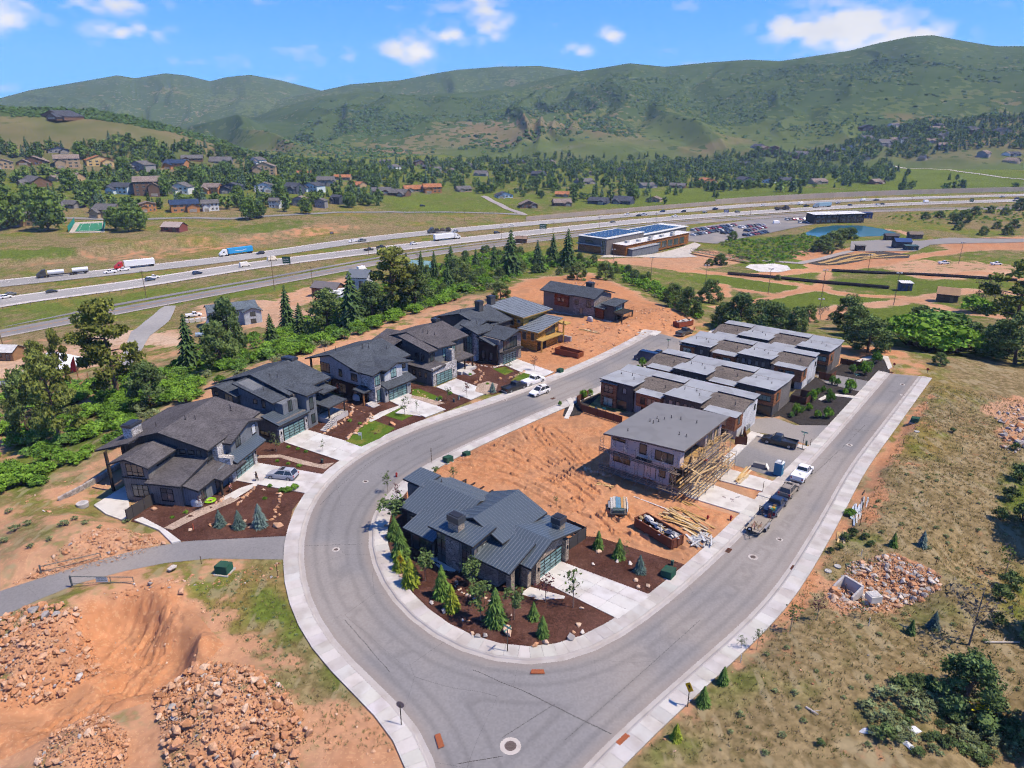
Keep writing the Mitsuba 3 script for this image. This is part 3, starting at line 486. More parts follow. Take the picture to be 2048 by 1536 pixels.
# ------------------------------------------------------------------ ground cover: u = plant cover (0 bare earth .. 1), v = 0 orange / dry .. 1 pale / lush
def cov(kind, pts, u, v, soft, w=0.0):
    P = atp(pts)[:, :2]; g = LineString(P).buffer(w) if w else Polygon(P).buffer(0); return g, u, v, soft
x_ = None
U, Vv = .62 + .36 * smooth01(200,300, YY), np.full(XX.shape, .35) + .12 * smooth01(200,300, YY) + .2 * smooth01(430,520, YY)
COVER = [
 # valley, park, motorway verges
 ('p', [(-200,700),(-200,420),(600,400),(1040,430),(1500,395),(2300,380),(2300,430),(1300,500),(1000,500),(600,590),(300,650)],.9,.42,12),
 ('p', [(-200,540),(0,530),(200,505),(300,490),(420,480),(480,470),(620,440),(720,455),(600,478),(300,520)],.56,.2,8),
 ('p', [(-50,505),(80,500),(150,495),(140,512),(30,522)],1,.9,4),('p', [(420,460),(560,440),(640,440),(600,455),(480,470)],.95,.7,5),('p', [(780,405),(950,390),(1000,415),(880,428),(760,425)],.95,.7,8),
 ('p', [(-200,640),(500,560),(900,495),(900,505),(500,590),(-200,700)],.95,.62,6),
 ('p', [(1200,395),(1500,370),(1720,380),(1700,392),(1500,398),(1250,415)],1,.95,6),('p', [(1600,350),(1790,330),(1900,335),(2100,355),(2100,384),(1800,386),(1620,372)],1,.95,8),('p', [(1850,310),(2048,300),(2100,330),(1950,335)],.95,.6,10),
 ('p', [(1050,560),(1280,520),(1600,500),(1760,470),(2100,420),(2300,560),(2300,760),(1900,720),(1500,680),(1300,600)],.82,.55,10),
 ('p', [(1440,480),(1620,470),(1700,470),(1620,500),(1540,530),(1460,520)],1,.75,6),('p', [(1760,430),(2100,405),(2100,450),(1860,478)],.9,.45,8),
 ('p', [(1380,560),(1600,590),(1760,600),(1600,570),(1420,545)],.9,.95,6),('p', [(1500,600),(1640,578),(1780,600),(1700,620),(1560,622)],.95,1,5),('p', [(1660,625),(1820,610),(1980,635),(1760,650)],.95,.9,5),
 ('p', [(1650,560),(1850,550),(2000,575),(1850,590),(1690,575)],.95,.8,5),('p', [(1590,510),(1700,540),(1620,560),(1560,545)],.9,.7,5),
 ('p', [(1700,530),(1860,520),(2040,530),(2040,560),(1860,552)],.35,.45,6),('p', [(1800,545),(2040,545),(2040,555),(1850,560)],.1,.6,4),
 ('p', [(1860,480),(2100,470),(2100,500),(1960,500),(1900,498)],.12,.12,5),
 ('l', [(1200,520),(1360,540),(1480,553),(1600,570),(1700,590),(1800,595)],.0,.15,2,4),('l', [(1360,540),(1500,552),(1640,540),(1760,528),(1850,510),(2060,488)],.0,.15,2,5),('l', [(1480,580),(1560,590),(1650,575)],.05,.2,2,3),
 ('l', [(1430,615),(1520,600),(1640,570),(1655,545)],.05,.15,2,2.5),('l', [(1560,630),(1700,615),(1830,600),(1940,580),(2060,590)],.05,.35,3,5),('l', [(1600,640),(1700,615)],.05,.2,3,4),('l', [(1830,600),(1900,620),(2040,640)],.2,.3,3,4),
 ('l', [(1700,455),(1800,462),(1835,475)],.0,.4,2,2.5),('l', [(1850,555),(1960,545),(2060,560)],.1,.2,2,4),('l', [(1380,598),(1440,590),(1440,570)],.1,.15,2,4),
 ('p', [(1580,505),(1800,485),(1830,500),(1740,530),(1620,540)],.05,.12,3),
 # lots beside the frontage road
 ('p', [(390,640),(560,655),(640,640),(600,600),(520,600),(400,610)],.1,.55,4),('p', [(150,690),(260,690),(360,690),(360,670),(270,660),(180,675)],.05,.95,4),('p', [(-60,760),(160,740),(260,720),(240,700),(150,690),(-60,730)],.15,.7,4),
 ('p', [(560,620),(700,580),(760,560),(720,545),(560,590)],.2,.4,4),('p', [(1160,520),(1420,500),(1500,520),(1380,540)],.15,.3,4),
 # behind the houses
 ('p', [(-300,1040),(0,960),(300,760),(640,650),(900,540),(1100,500),(1300,560),(1250,600),(1050,560),(700,660),(400,780),(200,900),(0,1010)],.75,.7,6),
 ('p', [(60,1010),(230,910),(330,830),(450,760),(640,690),(780,640),(880,600),(960,590),(960,640),(660,740),(420,830),(230,980),(110,1020)],.36,.3,4),
 ('p', [(980,620),(1050,560),(1180,545),(1330,615),(1390,650),(1330,690),(1120,760),(1010,720)],.05,.02,4),('p', [(1380,650),(1700,700),(1870,730),(1900,800),(1700,760),(1450,690)],.45,.2,4),
 ('p', [(1690,690),(1780,690),(1840,710),(1760,716),(1690,720)],.2,.05,4),
 # west of the street
 ('p', [(-300,1020),(100,1010),(220,1040),(340,1090),(300,1130),(0,1190),(-300,1240)],.45,.25,4),('p', [(110,1100),(200,1050),(330,1075),(300,1120),(160,1150),(-100,1190)],.22,.3,3),
 ('p', [(-300,1280),(0,1250),(200,1200),(400,1130),(570,1110),(600,1250),(760,1400),(900,1700),(-300,1800)],.30,.22,3),
 ('p', [(370,1170),(520,1130),(590,1150),(620,1260),(720,1370),(640,1400),(560,1300),(470,1250)],.85,.38,3),('l', [(520,1180),(600,1270),(690,1350)],.95,.75,2,1.2),('p', [(440,1145),(490,1140),(480,1160)],1,.8,1.5),('p', [(0,1240),(150,1190),(140,1215),(20,1260)],.8,.6,2),
 ('p', [(150,1200),(300,1160),(390,1220),(400,1330),(300,1380),(0,1480),(-200,1560),(-200,1440),(100,1400),(140,1260)],.0,.0,2),('p', [(540,1420),(760,1420),(850,1540),(540,1560)],.28,.25,3),
 # building plot inside the block
 ('p', [(780,1000),(860,880),(1100,795),(1260,830),(1500,900),(1530,1000),(1440,1120),(1400,1160),(1180,1090)],.0,.03,1.5),('p', [(950,880),(1080,870),(1060,885),(980,895)],.0,.5,1.5),('p', [(1370,900),(1440,880),(1500,990),(1480,1060),(1400,1020)],.03,.3,1.5),
 ('p', [(1490,855),(1560,860),(1610,885),(1600,898),(1500,870)],.6,.4,1),
 # east of the street
 ('p', [(1860,720),(2300,760),(2600,1800),(1100,1800),(1230,1540),(1400,1380),(1600,1180),(1730,980)],.86,.24,2),('p', [(1740,960),(1870,760),(1960,800),(1850,980),(1760,1100),(1680,1080)],.75,.28,5),
 ('l', [(1245,1530),(1410,1385),(1500,1310),(1610,1190),(1680,1060),(1735,975),(1860,790)],.28,.10,1.2,1.0),('l', [(1300,1530),(1450,1400),(1560,1280)],.85,.5,2,1.6),('p', [(1990,980),(2100,900),(2100,1080),(2010,1060)],.95,.75,3),('p', [(1640,1100),(1700,1060),(1760,1070),(1730,1110)],.95,.7,1.5),
 ('p', [(1650,1210),(1880,1210),(2080,1180),(2080,1260),(1860,1250),(1640,1250)],.9,.45,2.5),('p', [(1750,1400),(1900,1370),(2050,1450),(2050,1540),(1800,1500)],.75,.4,3),('p', [(1640,1160),(1800,1110),(1890,1150),(1800,1220),(1660,1220)],.1,.25,1.5),('p', [(1960,800),(2100,790),(2100,900),(2000,880)],.2,.4,2.5),
 ('p', [(1720,1010),(1760,960),(1780,985),(1740,1050)],.2,.1,1.5),
]
for it in COVER:
    g, u, v, soft = cov(*it[:5], *it[5:]); x0, y0, x1, y1 = g.bounds; m = 2 * soft
    ix, iy = slice(*np.searchsorted(GX, (x0 - m, x1 + m))), slice(*np.searchsorted(GY, (y0 - m, y1 + m)))
    if ix.stop <= ix.start or iy.stop <= iy.start: continue
    w = smooth01(-soft, soft, sdist(g, XX[ix, iy], YY[ix, iy]) + soft * 1.6 * (meshkit.fbm(P3[ix, iy] / max(1.2, soft * 1.2),3,2) - .5))
    U[ix, iy] += (u - U[ix, iy]) * w; Vv[ix, iy] += (v - Vv[ix, iy]) * w
def f_ground(p, n, uv):
    near = smoothstep(260,150, p.y)
    big, mid, fin, spk = noise(p.x * .045, p.y * .045,1.), fbm(p.x * .28, p.y * .28,4.,3), fbm(p.x * 1.7, p.y * 1.7,9.,2), noise(p.x * 6.5, p.y * 6.5,2.)
    earth = mix(mi.Color3f(.405,.19,.094), mi.Color3f(.46,.34,.245), dr.clip(uv.y * 1.15 + .5 * (mid - .5),0,1)) * (.72 + .36 * fin + .22 * big)
    earth = mix(earth, mi.Color3f(.50,.30,.17),.5 * smoothstep(.70,.80, spk) * near); earth = mix(earth, mi.Color3f(.25,.12,.06),.55 * smoothstep(.60,.75, mid) * (.4 + .6 * fin))
    dry = mix(mi.Color3f(.175,.135,.062), mi.Color3f(.27,.205,.115), fin); dry = mix(dry, mi.Color3f(.24,.175,.04),.6 * smoothstep(.5,.75, big))
    green = mix(mi.Color3f(.085,.118,.024), mi.Color3f(.135,.175,.034), big * .6 + fin * .5)
    plant = mix(dry, green, smoothstep(.25,.75, uv.y + .7 * (mid - .5) + .3 * (big - .5))) * (.62 + .55 * fin + .2 * (spk - .5)); plant = mix(plant, mi.Color3f(.30,.25,.155),.55 * near * smoothstep(.58,.74, fbm(p.x * .9 + 3, p.y * .35,5.,2)))
    k = smoothstep(.36,.64, uv.x + .75 * (mid - .5) + .40 * (fin - .5))
    return mix(earth, plant, k)
scene['ground_cover'] = two(pr(proc(f_ground),.95))
ii = np.arange(XX.size).reshape(XX.shape); q_ = np.stack([ii[:-1, :-1], ii[1:, :-1], ii[1:, 1:], ii[:-1,1:]],-1).reshape(-1,4)
pc = np.column_stack([XX.ravel(), YY.ravel()])[q_].mean(1); inside = np.abs(pc[:, 0]) < 150 + 1.15 * pc[:, 1]; q_ = q_[inside]
scene['ground'] = mikit.ply((np.column_stack([XX.ravel(), YY.ravel(), Z.ravel()]), np.vstack([q_[:, [0,1,2]], q_[:, [0,2,3]]])), 'ground_cover', True, uv=np.column_stack([U.ravel(), Vv.ravel()]))
tag('ground', kind='structure')
def f_mountain(p, n, uv):
    # uv.x: height up the slope, uv.y: scrub cover
    a, b, c = fbm(p.x * .0042, p.y * .0042 + .004 * p.z, 3.,3), fbm(p.x * .022, p.y * .022, p.z * .03,3), noise(p.x * .11, p.y * .07, p.z * .13)
    grass = mix(mi.Color3f(.086,.116,.040), mi.Color3f(.145,.128,.068), smoothstep(.47,.75, a + .25 * (b - .5))); grass = mix(grass, mi.Color3f(.19,.135,.08),.5 * smoothstep(.55,.72, fbm(p.x * .009, p.y * .009,8.,4)))
    scrub = mix(mi.Color3f(.036,.068,.026), mi.Color3f(.070,.100,.038), b)
    k = smoothstep(.44,.58, uv.y + .9 * (b - .5) + .7 * (c - .5) + .45 * (a - .5))
    return mix(grass * (.8 + .4 * b), scrub, k)
scene['mountain_cover'] = two(pr(proc(f_mountain),.95))
for k_, r_ in RIDGES.items():
    na, nd = {'mountain': (420,150), 'hillside': (260,90)}.get(k_, (260,90)); V_, F_ = r_.mesh(na, nd)
    d_ = np.hypot(V_[:, 0], V_[:, 1]); t_ = np.clip((d_ - r_.d0) / (r_.d1 - r_.d0),0,1); nz = meshkit.fbm(V_ / [420,420,160],3,6)
    sc = {'hillside': .12 + .0 * t_ + .75 * smooth01(.80,1, t_), 'mountain': .14 + .60 * smooth01(.06,.50, t_ + .6 * (nz - .5)), }.get(k_, .56 + .14 * t_)
    scene[k_] = mikit.ply((V_, F_), 'mountain_cover', True, uv=np.column_stack([t_, sc])); tag(k_, kind='structure')

# finely modelled bare earth: ruts and clods on the plot inside the bend and in the excavated hollow
def earth(key, pts, u, v, ruts, amp, seed, cut=None):
    pg = PG(pts); pg = pg.difference(cut) if cut is not None else pg; pg = max(getattr(pg, 'geoms', [pg]), key=lambda q: q.area); V, Fc = dense(pg, .28); d = shapely.distance(pg.boundary, shapely.points(V[:, 0], V[:, 1])); k = np.clip(d / 1.2,0,1); P = np.column_stack([V, 0 * V[:, 0]]); h = amp * (meshkit.fbm(P * .8,4, seed) - .45) + .5 * amp * (np.abs(meshkit.noise(P * [1.1,1.1,1], seed + 1) - .5) < .07)
    for line, w in ruts:
        L = LineString(spline(FL(line),.5)); q = shapely.distance(L, shapely.points(V[:, 0], V[:, 1])); q = q + .25 * (meshkit.noise(P * .5,9) - .5)
        for o in (0,1.9): x = np.abs(q - o) / w; h += np.where(x < 1,-.22, np.where(x < 2,.13,0)) * (meshkit.noise(P * .35,12) > .25)
    z = height(V[:, 0], V[:, 1]) + .05 + k * (h + .06); z = np.where(d < .05, z - .12, z); scene[key] = mikit.ply((np.column_stack([V, z]), Fc), 'ground_cover', True, uv=np.column_stack([np.full(len(V), u), v + .12 * (meshkit.fbm(P * .2,3,3) - .5)])); tag(key, kind='structure')
earth('building_plot', [(818,940),(880,915),(950,880),(1098,818),(1130,832),(1215,842),(1222,945),(1345,1000),(1380,1005),(1490,1035),(1450,1085),(1400,1130),(1250,1085),(1175,1060),(1120,1030),(1020,990),(930,945),(870,945)],.02,.05,[([(1050,830),(1060,880),(1110,930),(1200,970)],.3),([(960,900),(1040,930),(1130,950),(1200,1000),(1260,1080)],.35),([(1000,880),(1080,920),(1180,990),(1230,1060),(1340,1110)],.3),([(1090,860),(1150,900),(1170,940)],.25),([(880,930),(980,920),(1060,960),(1140,1010)],.3),([(1140,1020),(1240,1075),(1370,1120)],.3)],.30,3, cut=HARD.buffer(.1))
earth('excavation', [(140,1240),(250,1195),(330,1190),(400,1230),(450,1290),(400,1345),(310,1400),(200,1440),(60,1500),(-60,1545),(-60,1470),(90,1415),(170,1370),(190,1300)],.0,.0,[([(330,1200),(260,1290),(230,1340),(120,1430),(-40,1510)],.4),([(310,1230),(270,1330),(140,1450)],.35)],.42,6)

# ------------------------------------------------------------------ houses
DARK, BLACK, TEAL, GLASS, TAN = (.035,.033,.036),(.018,.018,.020),(.13,.235,.235),(.045,.060,.062),(.22,.155,.11)
CONC = (.36,.35,.34)
FACE = {'f+': lambda p, u, d, z: (p + d, u, z), 'f-': lambda p, u, d, z: (p - d, u, z), 'a+': lambda p, u, d, z: (u, p + d, z), 'a-': lambda p, u, d, z: (u, p - d, z)}
class House:
    def __init__(s, name, label, category, o, phi, z=0.0, group=None):
        s.k = thing(name, label, category, group); s.fr = Frame(o, phi, z); s.r = np.random.default_rng(abs(hash(label)) % 9999 if False else len(label) * 31)
    def mb(s): return MB(s.fr)
    def wall(s, mat, axis, prof, t0, t1, name='wall', c=(.3,.3,.3)): m = s.mb(); m.ext(prof, axis, t0, t1, c); return part(s.k, name, m, mat)
    def box(s, mat, f0, f1, a0, a1, z0, z1, name='wall', c=(.3,.3,.3), label=None): m = s.mb(); m.box(f0, f1, a0, a1, z0, z1, c); return part(s.k, name, m, mat, label)
    def roof(s, mat, pts, th=.07, fascia=.22, fc=DARK, name='roof', seam=0):
        """pts: top face, counter-clockwise from above."""
        P = A_(pts); 
        if np.cross(P[1] - P[0], P[2] - P[0])[2] < 0: P = P[::-1]
        m = s.mb(); m.slab(P, th, (.1,.1,.11)); k = part(s.k, name, m, mat)
        c = P.mean(0); Q = c + (P - c) * 1.006; Q[:, 2] = P[:, 2] - th * .6; m = s.mb(); m.slab(Q, fascia, fc); part(s.k, 'fascia', m)
        if seam:                                   # standing seams running up the slope
            n = np.cross(P[1] - P[0], P[2] - P[0]); n /= np.linalg.norm(n); t = np.array([-n[1], n[0],0]); t /= np.linalg.norm(t) + 1e-9; b = np.cross(n, t); uv = Polygon(np.column_stack([P @ t, P @ b])); h = P[0] @ n
            m = s.mb(); x0, y0, x1, y1 = uv.bounds
            for u in np.arange(x0 + .1, x1, seam):
                g = uv.intersection(LineString([(u, y0 - 1),(u, y1 + 1)]))
                for l in getattr(g, 'geoms', [g]):
                    if l.length > .2: (ua, va),(ub, vb) = l.coords[0], l.coords[-1]; w = .03; q = [u_ * t + v_ * b + h * n for u_, v_ in ((ua - w, va),(ua + w, va),(ub + w, vb),(ub - w, vb))]; m.prism8(np.vstack([q, A_(q) + n * .045]),(.17,.19,.215))
            if m.v: tag(part(k, 'seam', m, 'metal_paint'), kind='stuff')
        return k
    def gable(s, mat, axis, e0, r, e1, t0, t1, **kw):
        """e0, r, e1: (position across, height) of one eave, the ridge and the other eave; t0..t1 along the ridge."""
        for (u, z),(w, y) in ((e0, r),(r, e1)):
            s.roof(mat, [(t0, u, z),(t1, u, z),(t1, w, y),(t0, w, y)] if axis == 'f' else [(u, t0, z),(u, t1, z),(w, t1, y),(w, t0, y)], **kw)
    def win(s, face, p, c, z0, w, h, cols=2, rows=1, glass=GLASS, fc=BLACK, fw=.07, name='window', panes=True, holder=None, split=None):
        F = FACE[face]; m = s.mb(); B = lambda u0, u1, d0, d1, z0_, z1_, m_=m, c_=fc: m_.prism8([F(p, u, d, z) for z in (z0_, z1_) for (u, d) in ((u0, d0),(u1, d0),(u1, d1),(u0, d1))], c_)
        u0, u1 = c - w / 2, c + w / 2; us = np.linspace(u0, u1, cols + 1); zs = np.linspace(z0, z0 + h, rows + 1) if split is None else np.array([z0, z0 + h * split, z0 + h])
        for u in us: B(u - fw / 2, u + fw / 2,-.02,.06, z0, z0 + h)
        for z in zs: B(u0, u1,-.02,.055, z - fw / 2, z + fw / 2)
        B(u0 - .08, u1 + .08,-.02,.09, z0 - .12, z0 - .05)
        k = part(s.k, name, m, 'matte'); one = s.mb()
        for i in range(cols):
            for j in range(len(zs) - 1):
                g = s.mb() if panes else one; t = s.r.uniform(.75,1.3); cc = A_(glass) * t
                B(us[i] + fw / 2, us[i + 1] - fw / 2,-.02,.02 + .004 * s.r.random(), zs[j] + fw / 2, zs[j + 1] - fw / 2, g, cc)
                if panes: part(k, 'pane', g, 'pane')
        if not panes: part(k, 'pane', one, 'pane')
        return k
    def garage(s, p, c, w, h=2.4, z0=.03, cols=4, rows=5, face='f+'): return s.win(face, p, c, z0, w, h, cols, rows, TEAL, BLACK, .10, 'garage_door')
    def post(s, f, a, z0, z1, w=.26, c=(.05,.04,.035), name='post'): m = s.mb(); m.box(f - w / 2, f + w / 2, a - w / 2, a + w / 2, z0, z1, c); return part(s.k, name, m)
    def chimney(s, f0, f1, a0, a1, z0, z1, mat='stone_pale', cap=.5):
        m = s.mb(); m.box(f0, f1, a0, a1, z0, z1 - cap, (.3,.3,.3)); k = part(s.k, 'chimney', m, mat); m = s.mb(); m.box(f0 - .12, f1 + .12, a0 - .12, a1 + .12, z1 - cap, z1 - .08,(.05,.055,.065)); m.box(f0 + .1, f1 - .1, a0 + .1, a1 - .1, z1 - .08, z1,(.03,.03,.03)); part(k, 'cap', m, 'metal_paint')
    def vents(s, pts, h=.7, c=(.05,.05,.055)):
        for f, a, z in pts: m = s.mb(); m.tube((f, a, z - .3),(f, a, z + h),.055, c, 7); m.tube((f, a, z - .05),(f, a, z + .05),.12, c, 7); part(s.k, 'vent_pipe', m)
    def lamp(s, face, p, u, z): F = FACE[face]; m = s.mb(); m.prism8([F(p, uu, d, zz) for zz in (z, z + .45) for (uu, d) in ((u - .08,0),(u + .08,0),(u + .08,.16),(u - .08,.16))], BLACK); part(s.k, 'wall_lamp', m)
    def steps(s, f0, f1, a0, a1, z0, z1, n, axis='f', c=(.50,.49,.48)):
        m = s.mb()
        for i in range(n):
            t0, t1, z = i / n, (i + 1) / n, z0 + (z1 - z0) * (n - i) / n
            if axis == 'f': m.box(f0 + (f1 - f0) * t0, f0 + (f1 - f0) * t1, a0, a1, z0 - .1, z, c)
            else: m.box(f0, f1, a0 + (a1 - a0) * t0, a0 + (a1 - a0) * t1, z0 - .1, z, c)
        part(s.k, 'steps', m, 'concrete_vc')
    def rail(s, pts, h=1.0, z0=0, c=BLACK, n=6):
        m = s.mb()
        for p, q in zip(pts[:-1], pts[1:]):
            p, q = A_(p), A_(q); m.tube(p + [0,0, h], q + [0,0, h],.03, c, 5); m.tube(p + [0,0,.12], q + [0,0,.12],.02, c, 5)
            for t in np.linspace(0,1, n): x = p + (q - p) * t; m.tube(x, x + [0,0, h],.018, c, 4)
        part(s.k, 'railing', m)
def PX(px, py, z=0.0): return flat(px, py, z)

# --- corner house with the standing seam roof
h = House('corner_house', 'single storey stone house with a standing seam metal roof in the bend of the street', 'house', PX(1076.9,1160.6),38.7)
h.wall('stone_tan', 'f', [(-2.1,0),(5.3,0),(5.3,3.6),(1.5,4.9),(-2.1,3.65)],-8,-.05); h.box('stone_tan', -.3,.5,-1.2,-.35,0,3.3, 'pier'); h.box('stone_tan', -.3,.5,5.0,5.7,0,3.2, 'pier')
h.garage(-.02,2.35,4.9,2.45); h.lamp('f+', .5,-.75,2.0); h.lamp('f+', .5,5.3,2.0)
h.gable('metal_roof', 'f', (-2.7,3.5),(1.5,5.2),(7.9,3.75),-7.2,.9, seam=.46)
h.box('stone_tan', -6,-1,5.3,7.3,0,3.5); h.chimney(-1.7,-.5,5.0,6.2,3.8,5.9, 'stone_tan', .9)
h.wall('stone_grey', 'f', [(-4.3,0),(-.5,0),(-.5,4.6),(-4.3,3.3)],-6.0,-2.8); h.box('stone_tan', -1.6,-.9,-4.2,-3.5,0,3.25, 'pier'); h.box('siding_charcoal', -2.8,-1.0,-2.2,-.5,0,3.9)
h.roof('metal_roof', [(-6.4,-4.9,3.35),(-.55,-4.9,3.35),(-.55,.1,4.95),(-6.4,.1,4.95)], seam=.46); h.win('a-', -2.2,-1.9,.05,1.4,2.3,2,1,(.03,.04,.04), name='front_door')
h.box('siding_taupe', -12.3,-6.1,-4.75,-1.5,0,5.3); h.box('stone_grey', -10.7,-8.4,-4.9,-4.3,0,5.2)
for c in (-11.5,-7.3): h.win('a-', -4.75, c, .25,1.45,4.4,2,4)
h.win('f+', -6.1,-3.3,.25,1.8,4.0,2,3)
h.roof('metal_roof', [(-12.9,-5.6,5.35),(-5.5,-5.6,5.35),(-5.5,-1.3,5.95),(-12.9,-1.3,5.95)], seam=.46); h.chimney(-10.4,-8.7,-4.6,-3.5,5.3,7.5, 'stone_tan', .9)
h.wall('siding_charcoal', 'a', [(-12.6,0),(-4.4,0),(-4.4,4.7),(-8.5,6.2),(-12.6,4.6)],-1.5,6.2)
h.gable('metal_roof', 'a', (-13.2,4.55),(-8.5,6.5),(-3.8,4.75),-2.2,6.9, seam=.46)
h.wall('siding_charcoal', 'f', [(-2.1,0),(6.6,0),(6.6,3.9),(2.7,5.2),(-2.1,3.7)],-20.6,-12.4); h.wall('siding_taupe', 'f', [(1.2,0),(6.6,0),(6.6,3.9),(2.7,5.0),(1.2,4.6)],-23.8,-20.5)
h.gable('metal_roof', 'f', (-2.8,3.75),(2.6,5.6),(7.3,3.9),-21.2,-11.5, seam=.46); h.roof('metal_roof', [(-24.6,1.1,5.15),(-20.6,1.1,5.15),(-20.6,4.6,5.55),(-24.6,4.6,5.55)], seam=.46)
h.box('siding_charcoal', -17.1,-12.9,-4.7,-2.0,0,3.2); h.roof('metal_roof', [(-17.7,-5.5,3.15),(-12.35,-5.5,3.15),(-12.35,-1.9,4.15),(-17.7,-1.9,4.15)], seam=.46)
h.win('a-', -4.7,-15.0,.1,3.4,2.4,3,1,(.03,.04,.045), name='patio_door'); h.win('a-', -2.1,-19.0,.9,1.8,1.6,2,1)
for f in (-20,-18.3,-16.6,-14.9,-13.3): m = h.mb(); m.box(f - .08, f + .08,6.3,9.2,3.05,3.25,(.05,.035,.03)); part(h.k, 'pergola_beam', m)
for f in (-20,-13.3): h.post(f, 9.0,0,3.05,.2)
h.vents([(-19.5,3.6,5.3),(-6.2,4,4.7)],.4)
# --- the row along the west side
h = House('family_house', 'dark two storey house nearest the side road with a tall stone chimney', 'house', PX(475.3,959.3),11)
h.wall('siding_charcoal', 'a', [(-17,0),(-2.8,0),(-2.8,6.35),(-9.8,8.3),(-17,6.1)],-2.6,10.8)
h.gable('shingle_brown', 'a', (-19.2,5.9),(-9.8,8.65),(-1.9,6.45),-3.3,11.6); h.roof('shingle_brown', [(-19.2,-5.6,5.9),(-19.2,-3.3,5.9),(-13.2,-3.3,7.65),(-13.2,-5.6,7.65)])
h.wall('siding_taupe', 'a', [(-12.3,0),(-8.0,0),(-8.0,6.1),(-10.9,7.0),(-12.3,6.5)],-8.8,-2.6); h.gable('shingle_brown', 'a', (-13.8,6.15),(-10.9,7.15),(-7.3,6.05),-9.5,-2.5)
m = h.mb(); m.box(-12.4,-7.9,-8.9,-8.78,3.75,3.95, DARK); part(h.k, 'trim', m)
h.win('a-', -8.8,-10.1,4.3,2.7,1.75,3,2, TAN, split=.3); h.win('a-', -8.8,-9.8,.9,2.6,1.9,3,2,(.10,.09,.08), split=.6); h.win('f+', -8.0,-5.4,5.1,2.8,.5,4,1)
h.wall('siding_taupe', 'f', [(-9.1,0),(-2.6,0),(-2.6,4.6),(-9.1,3.6)],-7.9,-2.9); h.roof('shingle_brown', [(-8.2,-9.7,3.75),(-2.5,-9.7,3.75),(-2.5,-2.6,4.85),(-8.2,-2.6,4.85)])
h.win('a-', -9.1,-5.3,.9,1.9,1.9,2,2,(.12,.10,.09), split=.65); h.win('a-', -2.6,-6.7,5.2,1.0,.6,1,1); h.win('a-', -2.6,-5.3,5.2,1.0,.6,1,1); h.win('a-', -2.6,-4.0,4.7,.7,1.2,1,1)
h.wall('siding_grey', 'f', [(-8.7,0),(-1.2,0),(-1.2,3.3),(-8.7,3.0)],-2.9,-.7); h.roof('shingle_brown', [(-3.0,-9.2,3.75),(-.1,-9.2,3.05),(-.1,1.4,3.05),(-3.0,1.4,3.75)]); h.roof('shingle_brown', [(-.2,-5.4,3.05),(1.2,-5.4,2.85),(1.2,1.2,2.85),(-.2,1.2,3.05)]); h.post(.8,-5.2,0,2.8); h.win('f+', -.7,-7.4,.8,1.0,1.5,2,1); h.win('f+', -.7,-3.6,.1,1.6,2.3,2,1, name='front_door')
h.box('stone_pale', -2.8,.0,-1.1,.02,0,4.2, 'stone_pier'); h.box('stone_pale', -2.8,-1.9,-1.1,.9,4,6.3, 'stone_pier'); h.box('stone_pale', -6,-.05,-.2,6.0,0,3.3); h.box('stone_pale', -.3,.15,5.0,5.7,0,3.0, 'pier'); h.garage(-.02,2.4,4.8,2.5); h.lamp('f+', .15,5.35,1.9)
h.wall('siding_grey', 'f', [(.9,3.2),(9.0,3.2),(9.0,5.9),(5.6,7.1),(.9,6.0)],-6,-1.0); h.gable('shingle_brown', 'f', (.3,5.95),(5.6,7.45),(9.7,6.15),-9.0,-.4); h.roof('metal_roof', [(-1.1,-.5,4.2),(.7,-.5,3.15),(.7,8.1,3.15),(-1.1,8.1,4.2)], seam=.45)
h.win('f+', -1.0,3.0,4.4,1.3,1.6,2,2); h.win('f+', -1.0,7.6,4.4,1.1,1.6,1,1,(.4,.42,.43)); h.win('f+', -2.8,-1.9,4.2,1.0,1.7,2,1); h.chimney(-16.1,-14.6,-2.9,-.6,6.3,9.2)
h.post(-16.3,-6.8,0,6.5,.34); h.post(-16.3,-3.4,0,6.5,.34); h.vents([(-9.0,2.2,8.5),(-8.0,3.2,8.2),(-5.5,9.0,7.5),(-6,9.6,7.6),(-13,.5,7.7)])
h = House('family_house', 'dark two storey house with blue grey siding and a stair up to its porch', 'house', PX(568.4,883.4),28)
h.box('siding_taupe', -18,-.05,-.9,5.9,0,3.8); h.box('siding_grey', -12,-3.6,1.9,5.2,3.8,6.0); h.wall('siding_grey', 'a', [(-12,3.8),(-3.7,3.8),(-3.7,6.2),(-12,8.2)],1.9,5.4)
h.wall('siding_charcoal', 'a', [(-18.6,2.0),(-11.9,2.0),(-11.9,6.1),(-16.4,6.9),(-18.6,6.2)],1.4,8); h.gable('shingle_blue', 'a', (-19.6,6.05),(-16.4,7.05),(-11.6,5.95),.7,6.0)
h.wall('siding_taupe', 'a', [(-18,0),(-3.3,0),(-3.3,6.6),(-11.5,8.6),(-18,6.4)],5.2,14.6)
h.roof('shingle_blue', [(-12.6,1.2,8.25),(-3.0,1.2,6.15),(-3.0,5.3,6.15),(-12.6,5.3,8.25)]); h.gable('shingle_blue', 'a', (-20,6.25),(-11.6,8.95),(-2.4,6.6),4.6,15.4)
h.box('siding_grey', -3.4,-1.4,1.9,5.4,3.8,6.0); h.wall('siding_taupe', 'a', [(-4,3.8),(-2.2,3.8),(-2.2,6.5),(-4,6.7)],5.4,9.6); h.box('siding_grey', -4.5,.1,6.0,8.4,0,6.5); h.roof('shingle_blue', [(-5.2,5.7,7.25),(.6,5.7,6.65),(.6,9.9,6.65),(-5.2,9.9,7.25)]); h.box('siding_white', -4.5,-1.2,8.4,9.6,3.6,6.4)
